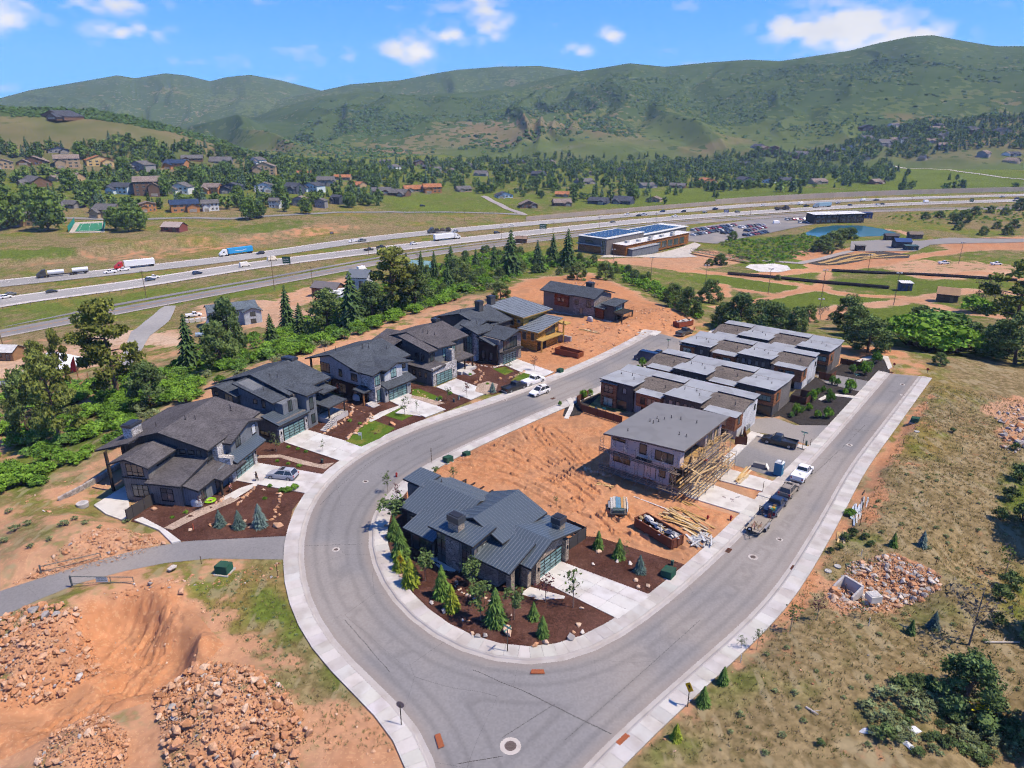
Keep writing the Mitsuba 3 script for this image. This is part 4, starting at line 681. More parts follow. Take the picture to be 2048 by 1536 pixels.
h.roof('metal_roof', [(-3.6,-1.2,4.5),(.55,-1.2,3.55),(.55,6.3,3.55),(-3.6,6.3,4.5)], seam=.45); h.box('stone_pale', -.3,.1,-.95,-.1,0,2.7, 'pier'); h.box('stone_pale', -.3,.1,5.2,5.85,0,2.7, 'pier'); h.garage(-.02,2.6,4.9,2.5); h.lamp('f+', .1,-.5,1.7); h.lamp('f+', .1,5.5,1.7)
h.win('a-', .9 - .0 + 1.0,-8.0,5.0,.9,.7,1,1); h.win('a-', 1.9,-6.0,4.6,.8,1.3,1,1); h.win('a-', 1.4,-14.2,4.2,2.0,1.6,2,1, TAN); h.win('a-', 1.4,-17.3,5.0,.9,.6,1,1, TAN); h.win('a-', -.9,-3.5,.9,2.0,.7,2,1, TAN)
h.win('f+', -1.4,3.6,4.3,.9,1.9,2,1); h.win('f+', -2.2,7.4 - .1,4.3,1.5,1.9,2,2, TEAL); h.win('f+', .1,7.2,3.6,.9,2.2,1,2); h.win('f+', .1,7.3,.9,.9,1.6,1,1); h.win('f+', -1.2,9.0,4.2,.7,1.8,1,1,(.4,.42,.43))
h.box('siding_charcoal', -4,-1.2,9.6,14,0,3.3); h.roof('shingle_blue', [(-3.4,9.2,3.9),(2.2,9.2,3.4),(2.2,14.2,3.4),(-3.4,14.2,3.9)]); h.roof('shingle_blue', [(-3.4,10.6,5.6),(-.2,10.6,5.2),(-.2,14.4,5.2),(-3.4,14.4,5.6)]); h.post(1.8,9.6,1.0,3.3,.22); h.post(1.8,13.8,1.0,3.3,.22)
h.box('concrete_vc', -1.2,2.4,9.2,14,0,1.1, 'porch', SLAB); h.steps(2.4,3.8,9.3,6.3,.1,1.1,7, 'a'); h.rail([(2.4,13.9,1.1),(2.4,9.4,1.1)]); h.rail([(3.8,9.2,1.1),(3.8,6.4,.2)]); h.win('f+', -1.2,11.5,1.2,1.8,2.1,2,1, name='front_door'); h.chimney(-13.4,-10.8,14.2,15.6,7.6,9.3, 'siding_white', .6)
h.vents([(-9,6.8,8.2),(-8,7.6,8.0),(-15,3.5,6.9),(-17,6,7.1),(-18,8,6.8),(-7.3,3.4,7.2)])
h = House('family_house', 'two storey house with pale board siding above dark brown walls and timber porch posts', 'house', PX(778.4,803.5),36)
h.box('siding_brown', -16,-5.2,-3.1,10,0,3.2); h.wall('siding_light', 'a', [(-16.4,3.2),(-4.8,3.2),(-4.8,6.2),(-12.6,8.0),(-16.4,7.2)],-2.9,10); h.box('siding_brown', -4.8,-2.9,-2.9,-.4,0,3.3)
h.gable('shingle_blue', 'a', (-20.4,6.1),(-12.6,8.3),(-4.1,6.15),-3.5,10.8); h.post(-19.8,-2.6,0,6.1,.34,(.26,.12,.045), 'timber_post')
h.box('siding_grey', -8,-.05,-1.2,6.3,0,3.15); h.box('siding_light', -.3,.1,-1.1,-.2,0,2.4, 'pier'); h.box('siding_light', -.3,.1,5.15,6.1,0,2.4, 'pier'); h.garage(-.02,2.5,4.9,2.35); h.lamp('f+', .1,-.7,1.6); h.lamp('f+', .1,5.6,1.6)
h.wall('siding_white', 'f', [(.5,3.2),(5.4,3.2),(5.4,6.1),(3.6,6.7),(.5,5.9)],-6,-1.4); h.box('siding_light', -6,-1.9,5.4,7.6,3.2,6.0); h.gable('shingle_blue', 'f', (-.1,5.9),(3.7,7.1),(8.4,6.1),-9,-.8)
h.roof('shingle_blue', [(-2,-.9,3.95),(.7,-.9,3.05),(.7,7.4,3.05),(-2,7.4,3.95)]); h.win('f+', -1.4,3.0,4.1,1.5,1.8,2,2, TEAL); h.win('f+', -1.9,6.4,5.0,.9,.8,1,1)
h.box('stone_pale', -5,-1.0,-2.6,-1.0,0,6.0, 'stone_tower'); h.win('f+', -1.0,-1.8,3.9,1.2,1.9,2,2, TEAL); h.win('f+', -1.0,-1.7,.6,.9,2.2,1,2, TEAL); h.gable('shingle_blue', 'f', (-3.4,6.3),(-1.0,6.9),(.6,6.3),-7,-.5)
h.win('f+', -4.8,-2.5 + .9,4.1,1.9,1.3,2,1, TEAL); h.win('a-', -2.9,-15.0,4.1,2.8,1.9,3,2, split=.72); h.win('a-', -2.9,-10.4,4.1,.9,1.4,1,1); h.win('a-', -2.9,-6.4,4.0,1.7,1.4,2,1); h.win('a-', -3.1,-9.9,.7,1.9,1.9,2,2, TAN, split=.7); h.win('a-', -3.1,-6.2,.7,.9,1.9,1,2, TAN, split=.75); h.win('a-', -3.1,-13.9,.3,1.0,1.9,1,1)
h.roof('metal_roof', [(-15.4,-4.6,2.9),(-12.4,-4.6,2.9),(-12.4,-3.0,3.5),(-15.4,-3.0,3.5)], seam=.45); h.roof('shingle_blue', [(-4.9,-4.9,3.1),(-1.9,-4.9,2.9),(-1.9,.2,2.95),(-4.9,.2,3.5)]); h.post(-2.3,-4.5,0,2.8,.26,(.30,.14,.05), 'timber_post'); h.post(-2.3,-.6,0,2.8,.26,(.30,.14,.05), 'timber_post'); h.win('f+', -2.9,-1.6,.1,1.1,2.2,1,1, name='front_door'); h.steps(-2,.2,-4.4,-2.6,.1,.6,3)
h.vents([(-11,4,8.3),(-10.6,5.2,8.1),(-8.5,8.2,7.5),(-16,1,7.6),(-17,-1,7.4)])
h = House('family_house', 'charcoal two storey house with an angled roof and pale stone around its garage', 'house', PX(873.6,770.5),37)
h.box('siding_taupe', -9,-.3,-.9,6.2,0,3.2); h.box('stone_pale', -.4,0,-1.0,6.5,0,3.9, 'stone_front'); h.garage(.02,2.4,4.8,2.4); h.lamp('f+', .02,5.4,1.7); h.wall('siding_charcoal', 'a', [(-10.6,3.1),(-3.0,3.1),(-3.0,6.7),(-10.6,8.5)],.9,3.0); h.wall('siding_grey', 'f', [(3,3.2),(8.4,3.2),(8.4,6.6),(3,7.0)],-8,-3.1)
h.wall('siding_taupe', 'a', [(-18,0),(-4.2,0),(-4.2,6.8),(-11,8.8),(-18,6.5)],3,13.6); h.roof('shingle_brown', [(-11.2,.3,8.75),(-2.2,.3,6.75),(-2.2,2.9,6.75),(-11.2,2.9,8.75)]); h.gable('shingle_brown', 'a', (-20,6.3),(-11.2,9.0),(-3.4,6.9),2.9,14.6); h.roof('shingle_brown', [(-6.4,3.0,7.8),(-2.0,3.0,7.1),(-2.0,8.8,6.6),(-6.4,8.8,7.4)])
h.box('siding_charcoal', -15,-10.5,1.6,4,2,6.2); h.gable('shingle_brown', 'f', (-.2,6.3),(5.0,7.9),(9.5,6.3),-19.6,-12.2); h.roof('shingle_brown', [(-8,-1.4,3.6),(-3.1,-1.4,3.6),(-3.1,1.0,4.0),(-8,1.0,4.0)]); h.roof('shingle_brown', [(-3.3,-1.4,3.7),(.3,-1.4,3.5),(.3,2.8,4.0),(-3.3,2.8,4.2)])
h.win('f+', -3.1,6.2,4.2,1.3,1.9,2,2, TEAL); h.win('f+', -3.0,1.9,4.3,.8,1.5,1,1); h.win('a-', .9,-6.3,4.8,.8,.8,1,1, DARK); h.win('a-', .9,-4.6,4.2,.8,1.5,1,1, DARK)
for f in (-5.6,-3.9,-2.2): h.win('a-', -.9, f, 1.5,.7,1.0,1,1, TAN)
h.box('stone_pale', -4,-1.4,6.5,7.4,0,5.9, 'stone_pier'); h.win('f+', -4.2,10.2,4.2,1.1,1.9,2,1, TEAL); h.roof('shingle_brown', [(-4.2,7.2,3.5),(-.2,7.2,3.3),(-.2,12.8,3.3),(-4.2,12.8,3.7)]); h.post(-.5,9.7,.3,3.2,.24); h.post(-.5,12.4,.3,3.2,.24); h.box('concrete_vc', -4.2,.2,7.6,12.8,0,.8, 'porch', SLAB); h.steps(.2,2.2,8.2,10.2,.1,.8,4); h.chimney(-13.2,-11.8,13.0,14.2,8,9.6, 'siding_charcoal', .7)
h.vents([(-9.2,6,8.6),(-8.4,6.6,8.4),(-7.2,7.6,8.0),(-13,4,7.6)])
h = House('family_house', 'dark stone house with several gables and a balcony over its garage', 'house', PX(1006.4,729.1),40)
h.wall('stone_grey', 'f', [(-1.2,0),(6.4,0),(6.4,6.0),(4.6,6.9),(-1.2,6.0)],-8,.0); h.garage(.02,2.2,4.5,2.3); h.win('f+', .02,2.4,3.5,4.8,2.3,4,1); m = h.mb(); m.box(0,1.3,-1.2,5.8,2.9,3.15, DARK); part(h.k, 'balcony', m); h.rail([(1.3,-1.2,3.15),(1.3,5.8,3.15)]); h.gable('shingle_blue', 'f', (-.9,6.2),(4.4,7.5),(7.3,6.4),-6,1.2)
h.box('siding_brown', -6.5,-.4,-1.6,-1.1,0,4.8); h.roof('shingle_blue', [(-6.2,-2.3,6.2),(-.9,-2.3,4.9),(-.9,1.4,4.9),(-6.2,1.4,6.2)]); h.box('siding_grey', -10,-6.4,-2.2,5,0,6.6); h.box('stone_pale', -7.0,-6.1,-2.3,-1.4,0,6.4, 'stone_pier'); h.win('a-', -2.2,-8.4,1.0,1.6,4.6,2,3, TEAL); h.roof('shingle_blue', [(-10.6,-3.0,8.3),(-5.0,-3.0,6.9),(-5.0,3.6,6.9),(-10.6,3.6,8.3)])
h.wall('siding_charcoal', 'a', [(-24,0),(-8,0),(-8,6.8),(-15,8.6),(-24,6.6)],2.4,12); h.gable('shingle_blue', 'a', (-25,6.5),(-15.5,9.0),(-7.4,6.9),1.8,12.6); h.gable('shingle_blue', 'f', (-2.8,6.5),(3.4,8.4),(8,7),-14,-7.8); h.chimney(-15.2,-13.8,7.2,8.6,8.3,11.2, 'siding_charcoal', .8)
h.win('a-', -1.6,-4.6,1.0,.9,1.8,1,1); h.win('a-', -1.6,-2.2,1.0,.8,1.8,1,1); h.vents([(-18,5,8.1),(-17,6,8.3),(-9,1,7.9)])
scene['felt'] = pattern(lambda p, u, v: smoothstep(.42,.5, dr.abs(v / .9 - dr.round(v / .9)) + .16 * cell_rand(dr.floor(u / 1.1), dr.floor(v / .9 + .5),2)),(.045,.052,.066)); MATS['felt_roof'] = ('felt', (.17,.20,.235))
h = House('unfinished_house', 'half built house of bare yellow sheathing with roofing felt on its roofs', 'house', PX(1073.8,704.7),40)
h.wall('osb', 'a', [(-16,0),(-5.6,0),(-5.6,7.4),(-16,8.4)],1.6,11); h.roof('felt_roof', [(-17.2,.4,8.9),(-4.6,.4,7.7),(-4.6,12.2,7.7),(-17.2,12.2,8.9)], fc=(.42,.26,.08)); h.wall('osb', 'f', [(.8,0),(9.4,0),(9.4,6.4),(.8,4.9)],-5.6,-.6); h.roof('felt_roof', [(-6.2,-.1,4.95),(.4,-.1,4.95),(.4,10,6.6),(-6.2,10,6.6)], fc=(.42,.26,.08))
h.box('matte', -.9,1.2,.2,9.6,2.75,3.0, 'deck', (.45,.29,.09)); h.box('matte', -.7,-.5,.9,4.2,.05,2.6, 'garage_opening', (.03,.025,.02)); h.win('f+', -.6,6.0,3.3,3.6,1.9,3,1); h.win('f+', -5.6,4.6,5.3,1.6,.9,2,1); h.win('a-', 1.6,-9.5,4.9,1.9,1.7,2,1, fc=(.5,.42,.3)); h.win('a-', 1.6,-7.0,5.8,1.0,.7,1,1, fc=(.5,.42,.3)); h.win('a-', .8,-4.6,2.2,1.3,2.0,1,1, fc=(.5,.42,.3)); h.win('a-', .8,-2.0,2.4,1.0,1.9,1,1, fc=(.5,.42,.3))
h.post(1.0,.5,0,2.75,.3,(.42,.25,.07), 'timber_post'); h.post(1.0,9.3,0,6.0,.3,(.42,.25,.07), 'timber_post'); h.box('matte', -2,1.6,9.4,11.6,5.0,5.3, 'deck', (.46,.31,.10)); h.chimney(-17.4,-16,1.5,3.2,8,11, 'siding_charcoal', .5); h.box('concrete_vc', -3,3,9.6,10.1,0,2.2, 'foundation_wall', CONC)
h = House('family_house', 'farthest house of the row with rust red wall panels standing alone in bare red earth', 'house', PX(1179.8,645),40,.7); h.box('concrete_vc', -17.4,5.5,1.8,10.3,-1.5,.05, 'foundation', CONC)
h.wall('siding_taupe', 'f', [(1.7,0),(10.4,0),(10.4,5.6),(6,7.1),(1.7,5.7)],-17.5,-7); h.wall('stone_grey', 'f', [(1.7,0),(10.4,0),(10.4,5.6),(6,7.1),(1.7,5.7)],-7,0); h.gable('shingle_blue', 'f', (.9,5.7),(6,7.5),(11.2,5.8),-18.3,-6.5); h.gable('shingle_blue', 'f', (.7,5.9),(5.6,7.7),(11.2,5.9),-6.9,.8)
h.box('rust_panel', -13.2,-8.4,1.2,1.75,2.0,5.4); h.box('rust_panel', .0,2.6,2.4,6,0,3.4); h.roof('metal_roof', [(-1,1.6,3.5),(3.4,1.6,3.3),(3.4,7,3.9),(-1,7,4.1)], seam=.5); h.box('siding_charcoal', 2.6,5.6,3,8.4,0,4.4); h.roof('shingle_blue', [(1.8,2.3,4.5),(6.4,2.3,4.4),(6.4,9,4.9),(1.8,9,5)])
h.box('matte', 5.6,8.6,2.6,8.4,2.35,2.6, 'balcony', DARK); h.rail([(5.6,2.6,2.6),(8.6,2.6,2.6),(8.6,8.4,2.6)]); h.post(8.4,2.8,0,2.4); h.post(8.4,8.2,0,2.4); h.win('f+', 5.6,5.6,2.7,3.4,1.6,3,1, TEAL); h.win('a-', 1.2,-11.6,3.4,.9,.9,1,1, TAN); h.win('a-', 1.2,-10.2,3.4,.9,.9,1,1, TAN); h.win('a-', 1.7,-5.8,3.2,1.2,1.3,2,1); h.win('a-', 1.7,-1.8,3.0,1.6,1.8,2,2); h.win('a-', 1.7,-4.2,.3,1.0,2.1,1,1, TAN, name='side_door'); h.chimney(-6.2,-4.2,6.6,8,7,8.7, 'siding_charcoal', .5); h.win('f+', 8.65 - 3.05,5.6,.1,3.2,2.1,3,1,(.03,.03,.03), name='garage_door')

# --- town house rows: units of two kinds side by side
def town_row(label, O, kinds, x0=0.0):
    h = House('townhouse_row', label, 'townhouse row', O, 38.7); h.fr.zs = .77; W = 6.75; n = len(kinds)
    for i, kd in enumerate(kinds):
        f1 = x0 - i * W; f0 = f1 - W; end = i == 0
        if kd == 'A':
            h.box('siding_charcoal', f0, f1,.0,9.4,0,6.6); h.roof('membrane_pale', [(f0 - .3,-.7,7.25),(f1 + .35,-.7,7.25),(f1 + .35,6.4,6.85),(f0 - .3,6.4,6.85)], fc=(.05,.05,.055)); h.roof('membrane_pale', [(f0 - .1,6.4,6.75),(f1 + .35,6.4,6.75),(f1 + .35,10,7.35),(f0 - .1,10,7.35)], fc=(.05,.05,.055)); h.box('siding_taupe', f0 + .1, f1 - .1,.3,9.2,6.55,6.8)
            if end: h.box('wood_planks', f1 - 3.4, f1 + .12,-.35,3.4,2.9,6.0); h.win('a-', -.35, f1 - 1.6,4.0,2.3,1.3,3,1,(.12,.20,.19)); h.win('f+', f1 + .12,1.6,3.9,.9,1.7,1,1); h.win('a-', .0, f1 - 1.6,.1,2.8,2.3,1,1,(.025,.025,.028), name='garage_door'); h.win('a-', 0, f0 + 1.5,4.3,.9,1.3,1,1); h.box('siding_taupe', f1, f1 + .05,3.4,9.4,0,6.6)
            else:
                for u in ((1.0,2.4,3.9,5.3) if i == 1 else (1.6,4.9)): h.win('a-', 0, f0 + u, 4.4,.75,1.4,1,1,(.12,.14,.15))
                h.win('a-', 0, f0 + 3.2,.1,4.6,2.3,1,1,(.03,.03,.033), name='garage_door')
                if i == n - 1: h.box('wood_planks', f0 - .12, f0 + 3.3,-.35,3.0,0,6.2); h.win('a-', -.35, f0 + 1.6,3.9,1.9,1.7,2,2, TAN if O[1] < 115 else (.12,.18,.18)); h.win('a-', -.35, f0 + 1.6,.3,2.0,2.1,2,1, TEAL, name='patio_door'); h.roof('membrane_pale', [(f0 - .3,-.55,6.35),(f0 + 3.5,-.55,6.35),(f0 + 3.5,.1,6.4),(f0 - .3,.1,6.4)], fascia=.12)
        else:
            h.wall('siding_white' if end else 'siding_light', 'f', [(.6,0),(9.4,0),(9.4,6.3),(5.2,7.0),(.6,5.9)], f0, f1); h.gable('shingle_gravel', 'f', (.0,5.85),(5.0,7.25),(7.0,6.9), f0 - .15, f1 + .25, fc=(.06,.055,.05)); h.roof('membrane_pale', [(f0 + .2,6.9,7.3),(f1 + .25,6.9,7.3),(f1 + .25,10,7.4),(f0 + .2,10,7.4)], fc=(.05,.05,.055))
            h.box('wood_planks', f0 + 1.2, f1 + (.1 if end else -.7),-1.0,2.4,2.7,6.1); h.roof('membrane_pale', [(f0 + 1.0,-1.25,6.2),(f1 + (.3 if end else -.5),-1.25,6.2),(f1 + (.3 if end else -.5),2.6,6.3),(f0 + 1.0,2.6,6.3)], fascia=.12)
            h.win('a-', -1.0, f0 + 2.6,3.6,.9,1.6,1,1,(.03,.03,.03)); h.win('a-', -1.0, f0 + 4.4,3.6,1.7,1.7,2,1, TAN if O[1] < 115 else (.12,.18,.18)); h.win('a-', .6, f0 + 3.4,.1,3.6,2.3,1,1,(.03,.03,.033), name='garage_door')
            if end: h.win('f+', f1 + .1,.7,3.9,.8,1.6,1,1); h.win('f+', f1,8.3,4.2,.6,1.2,1,1); m = h.mb(); [m.box(f1, f1 + .25, a, a + .5,.5,1.5,(.35,.36,.37)) for a in (4.4,5.2,6.0)]; part(h.k, 'meter_box', m)
        m_ = [(f0 + r_, a_, z_) for r_, a_, z_ in ((1.5,4.5,7.0),(3.6,5.1,7.0),(5,3.2,7.05))]; h.vents(m_, .55)
    return h
R0 = PX(1350 + 1000 / 5.12,620 + 1095 / 5.12); FR0 = Frame(R0,38.7)
town_row('near row of flat roofed town houses ending in a white wall behind the scaffolded shell', FR0.xy(-1.5,-14.6), 'BABA'); town_row('second row of flat roofed town houses with a brown boxed window at its street end', FR0.xy(-.2,-.2), 'ABAB')
town_row('third row of flat roofed town houses with a row of four slim windows', FR0.xy(-.4,17.2), 'BABA'); town_row('farthest row of flat roofed town houses in front of the dark junipers', FR0.xy(.9,30.6), 'ABAB')

# --- the scaffolded shell
def f_wrap(p, u, v):
    gx, gy = dr.floor(u / 1.1), dr.floor(v / .62); r = cell_rand(gx, gy, 4); fx, fy = u / 1.1 - gx, v / .62 - gy
    return .22 * noise(u, v) + .75 * smoothstep(.16,.06, dr.abs(fy - .45 - .25 * (r - .5) - .25 * (fx - .5))) * (fx > .18) * (fx < .80) * (r > .25) * smoothstep(.35,.55, noise(u * 9, v * 9,3.))
scene['wrap'] = pattern(f_wrap, (.17,.20,.29)); MATS['housewrap'] = ('wrap', (.55,.445,.41))
h = House('unfinished_townhouse', 'town house shell in pink building wrap ringed by scaffolding', 'building shell', PX(1352.8,994.3),38.7); SHELL = h
h.box('concrete_vc', -11.75,-.1,.3,15,-.4,1.25, 'foundation', (.22,.215,.215)); h.wall('housewrap', 'a', [(-11.7,1.25),(-1.6,1.25),(-1.6,7.75),(-6.5,7.55),(-11.7,7.05)],.25,15); h.box('housewrap', -1.6,-.1,.25,1.6,4.6,7.6); h.box('housewrap', -1.6,-.1,9.0,15,1.25,7.4); h.box('matte', -1.75,-1.5,1.7,9,1.3,7.2, 'dark_opening', (.03,.028,.028))
for z in (1.25,4.45): h.box('matte', -1.6,.4,.3,15, z, z + .25, 'balcony_floor', (.38,.24,.10))
h.roof('membrane_grey', [(-12.4,-.9,7.15),(-6,-.9,7.75),(-6,15.6,7.75),(-12.4,15.6,7.15)], fc=(.13,.10,.08)); h.roof('membrane_grey', [(-6,-.9,7.75),(.8,-.6,8.0),(.8,15.6,8.0),(-6,15.6,7.75)], fc=(.13,.10,.08))
for f, z, w, hh, co in ((-10.3,6.1,2.2,.35,2),(-6.1,5.2,1.1,1.5,1),(-2.6,5.0,2.9,1.45,3),(-9.6,2.6,2.9,1.5,3),(-2.7,2.4,1.0,1.4,1),(-.9,2.0,1.0,1.8,1)): h.win('a-', .25, f, z, w, hh, co, 1,(.10,.075,.05),(.05,.03,.02),.1)
h.box('siding_brown', -7,-4.4,-.4,.25,4.3,4.5, 'canopy'); h.win('a-', .25,-4.7,1.3,1.9,2.7,1,1,(.40,.31,.30),(.16,.09,.06), name='door_opening')
for a in (2.5,5,7.5,10.5,13): h.win('f+', -1.5 if a < 9 else -.1, a, 4.8,1.6,2.1,2,1,(.06,.06,.06),(.10,.09,.08))
h.vents([(-9.6,1.6,7.4),(-8.6,6.8,7.5),(-7.8,6.4,7.6),(-8.2,8.4,7.5),(-7,8.6,7.6),(-6.4,9.8,7.7),(-4.9,10,7.8),(-2.4,4.3,7.9),(-1.2,4.2,7.9),(-2.2,10,7.9),(-7.4,7.4,7.6)],.5)
s_ = thing('scaffold', 'steel and timber scaffold with planks around the wrapped town house shell', 'scaffolding'); fr = h.fr; STEEL, PLANK = (.20,.17,.15),(.50,.36,.20)
rs = np.random.default_rng(12)
def sc_line(axis, off, wd, t0, t1, bays, levels, hmax):
    P = (lambda t, d, z: (t, off - d, z)) if axis == 'f' else (lambda t, d, z: (off + d, t, z))
    for t in np.linspace(t0, t1, bays + 1):
        for d in (0, wd): m = MB(fr); m.tube(P(t, d, -.1), P(t, d, hmax),.032, STEEL, 5); part(s_, 'standard', m, 'metal_paint')
        m = MB(fr); [m.tube(P(t, 0, z), P(t, wd, z),.025, STEEL, 5) for z in np.arange(.5, hmax, .5)]; part(s_, 'ladder_frame', m, 'metal_paint')
    for t, u in zip(np.linspace(t0, t1, bays + 1)[:-1], np.linspace(t0, t1, bays + 1)[1:]):
        m = MB(fr); m.tube(P(t, wd, .4), P(u, wd, hmax * .5),.02,(.42,.40,.37),4); m.tube(P(t, wd, hmax * .95), P(u, wd, hmax * .55),.02,(.42,.40,.37),4); part(s_, 'brace', m, 'metal_paint')
    for z in levels:
        for j in range(3):
            d = .12 + (wd - .2) * j / 2; o = rs.uniform(-.5,.5,2); m = MB(fr); a, b = A_(P(t0 - .4 + o[0], d, z)), A_(P(t1 + .4 + o[1], d, z + rs.uniform(-.03,.05)))
            q = A_(P(0,.11,0)) - A_(P(0,0,0)); m.prism8([a - q, b - q, b + q, a + q, a - q + [0,0,.05], b - q + [0,0,.05], b + q + [0,0,.05], a + q + [0,0,.05]],(A_(PLANK) if axis == 'a' else A_((.20,.155,.125))) * rs.uniform(.7,1.15)); part(s_, 'plank', m)
        for zz in (.55,1.05): m = MB(fr); m.tube(P(t0, wd, z + zz), P(t1, wd, z + zz),.025, STEEL, 5); part(s_, 'guard_rail', m, 'metal_paint')
sc_line('f', -.35,1.1,-12.6,-.2,6,(1.35,4.35),6.6); sc_line('a', .55,1.2,.2,15,6,(1.0,2.9,4.8),7.3); sc_line('a', 1.95,1.2,.4,14,5,(.9,),3.2)
for i in range(30):
    z = rs.choice([1.1,3.0,4.9,2.8,5.4]); a = rs.uniform(0,14.5); f = rs.uniform(.5,3.2) if z < 3.2 else rs.uniform(.4,1.8); L = rs.uniform(1.5,4.5); t = rs.normal(0,.28) + (1.57 if i % 6 == 0 else 0); m = MB(fr); d = A_((math.sin(t) * L / 2, math.cos(t) * L / 2, rs.normal(0,.12) * L)); n_ = A_((math.cos(t),-math.sin(t),0)) * rs.uniform(.06,.14); c_ = A_((f, a, z + .12))
    m.prism8([c_ - d - n_, c_ + d - n_, c_ + d + n_, c_ - d + n_, c_ - d - n_ + [0,0,.05], c_ + d - n_ + [0,0,.05], c_ + d + n_ + [0,0,.05], c_ - d + n_ + [0,0,.05]], A_(PLANK) * rs.uniform(.75,1.2)); part(s_, 'loose_board', m)

# ------------------------------------------------------------------ plants
ICO = trimesh.creation.icosphere(subdivisions=0); ICO1 = trimesh.creation.icosphere(subdivisions=1)
G_ = np.random.default_rng(21)
def rot_rand(n, g): q = g.normal(size=(n, 4)); q /= np.linalg.norm(q, axis=1, keepdims=True); w, x, y, z = q.T; return np.stack([np.stack([1 - 2 * (y * y + z * z),2 * (x * y - z * w),2 * (x * z + y * w)],-1), np.stack([2 * (x * y + z * w),1 - 2 * (x * x + z * z),2 * (y * z - x * w)],-1), np.stack([2 * (x * z - y * w),2 * (y * z + x * w),1 - 2 * (x * x + y * y)],-1)],-2)
def leaves(m, P, size, col, g, flat_=1.0):
    """One leaf triangle per point."""
    n = len(P); R = rot_rand(n, g); t = A_([[-.5,-.45,0],[.5,-.45,0],[0,.75,0]]); s = size * g.uniform(.6,1.4, n); v = np.einsum('nij,kj->nki', R, t) * s[:, None, None]; v[...,2] *= flat_
    v = (v + P[:, None]).reshape(-1,3); c = np.repeat(col * g.uniform(.72,1.28,(n, 1)),3,0); m.add(v, np.arange(3 * n).reshape(-1,3), c)
def clump(m, c, r, col, g, n, size, core=True, sq=.8):
    r = A_(r) if np.ndim(r) else A_([r, r, r * sq])
    if core: v = ICO.vertices * .62 * (1 + .28 * g.normal(size=(12,1))); m.add(v * r + c, ICO.faces, col * .86)
    d = g.normal(size=(n, 3)); d /= np.linalg.norm(d, axis=1, keepdims=True); leaves(m, c + d * r * g.uniform(.70,1.12,(n, 1)), size, col, g)
def broad(g, col, n=12, k=26, wide=.42, low=.22, leaf=.10, trunk=(.10,.075,.055)):
    """A broadleaved crown of clumps on a forked trunk, one metre tall."""
    cr, tr = MB(), MB(); tr.tube((0,0,-.06),(0,0, low + .12),.022, trunk, 6,.016)
    for i in range(n):
        t = i / n; z = low + (1 - low) * (.12 + .78 * t); R = wide * math.sin(math.pi * min(.97,.22 + .72 * t)) ** .8; a = i * 2.4 + g.uniform(-.5,.5); q = A_((math.cos(a), math.sin(a),0)) * R * g.uniform(.35,.78); c = q + [0,0, z]
        tr.tube((0,0, max(.03, low * g.uniform(.4,1.1))), c, .011, trunk, 4,.004); clump(cr, c, wide * g.uniform(.34,.5), A_(col) * g.uniform(.72,1.25), g, k, leaf)
    return tr, cr
def needle_tree(g, col, tiers=9, per=9, wide=.26, low=.06, blade=.5, trunk=(.10,.07,.05)):
    """A spruce or fir: whorls of drooping sprays, one metre tall."""
    cr, tr = MB(), MB(); tr.tube((0,0,-.05),(0,0,.93),.022, trunk, 6,.004); col = A_(col)
    for i in range(tiers):
        t = i / tiers; z = low + (1 - low) * t; R = wide * (1 - t) ** .85 * g.uniform(.85,1.12) + .012
        for j in range(max(5, int(per * (1 - .45 * t)))):
            a = 2 * math.pi * (j + g.uniform(-.35,.35)) / max(5, int(per * (1 - .45 * t))) + i; r = R * g.uniform(.72,1.12); d = A_((math.cos(a), math.sin(a),0)); s_ = A_((-math.sin(a), math.cos(a),0)); w = r * blade * g.uniform(.7,1.1); h = (1 - low) / tiers
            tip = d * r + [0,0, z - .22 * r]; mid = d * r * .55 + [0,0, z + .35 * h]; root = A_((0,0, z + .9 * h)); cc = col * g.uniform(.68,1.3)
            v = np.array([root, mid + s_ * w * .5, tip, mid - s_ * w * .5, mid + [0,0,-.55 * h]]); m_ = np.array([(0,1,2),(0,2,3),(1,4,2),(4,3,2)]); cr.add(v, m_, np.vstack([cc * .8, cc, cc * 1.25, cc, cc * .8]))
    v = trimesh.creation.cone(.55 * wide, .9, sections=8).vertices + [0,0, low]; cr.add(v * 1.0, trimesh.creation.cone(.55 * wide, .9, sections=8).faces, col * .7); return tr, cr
def pine(g, col, n=24, k=150, wide=.34, low=.22, trunk=(.16,.10,.075), sq=.5, leaf=.032):
    cr, tr = MB(), MB(); p = A_((0.,0,-.04)); lean = g.normal(0,.05,2)
    for z in (.25,.5,.75,.93): q = A_((lean[0] * z + g.normal(0,.015), lean[1] * z + g.normal(0,.015), z)); tr.tube(p, q, .028 * (1.05 - p[2]), trunk, 7,.028 * (1.05 - z)); p = q
    for i in range(n):
        t = (i + .5) / n; z = low + (1 - low) * t; R = wide * (1 - t ** 2.2) ** .6 * g.uniform(.45,1.05) + .03; a = i * 2.4 + g.uniform(-.6,.6); c = A_((math.cos(a) * R + lean[0] * z, math.sin(a) * R + lean[1] * z, z + g.uniform(-.02,.03))); tr.tube((lean[0] * z, lean[1] * z, z - .05), c, .009, trunk, 4,.003)
        clump(cr, c, wide * g.uniform(.24,.40), A_(col) * g.uniform(.62,1.35), g, k, leaf, sq=sq)
    return tr, cr
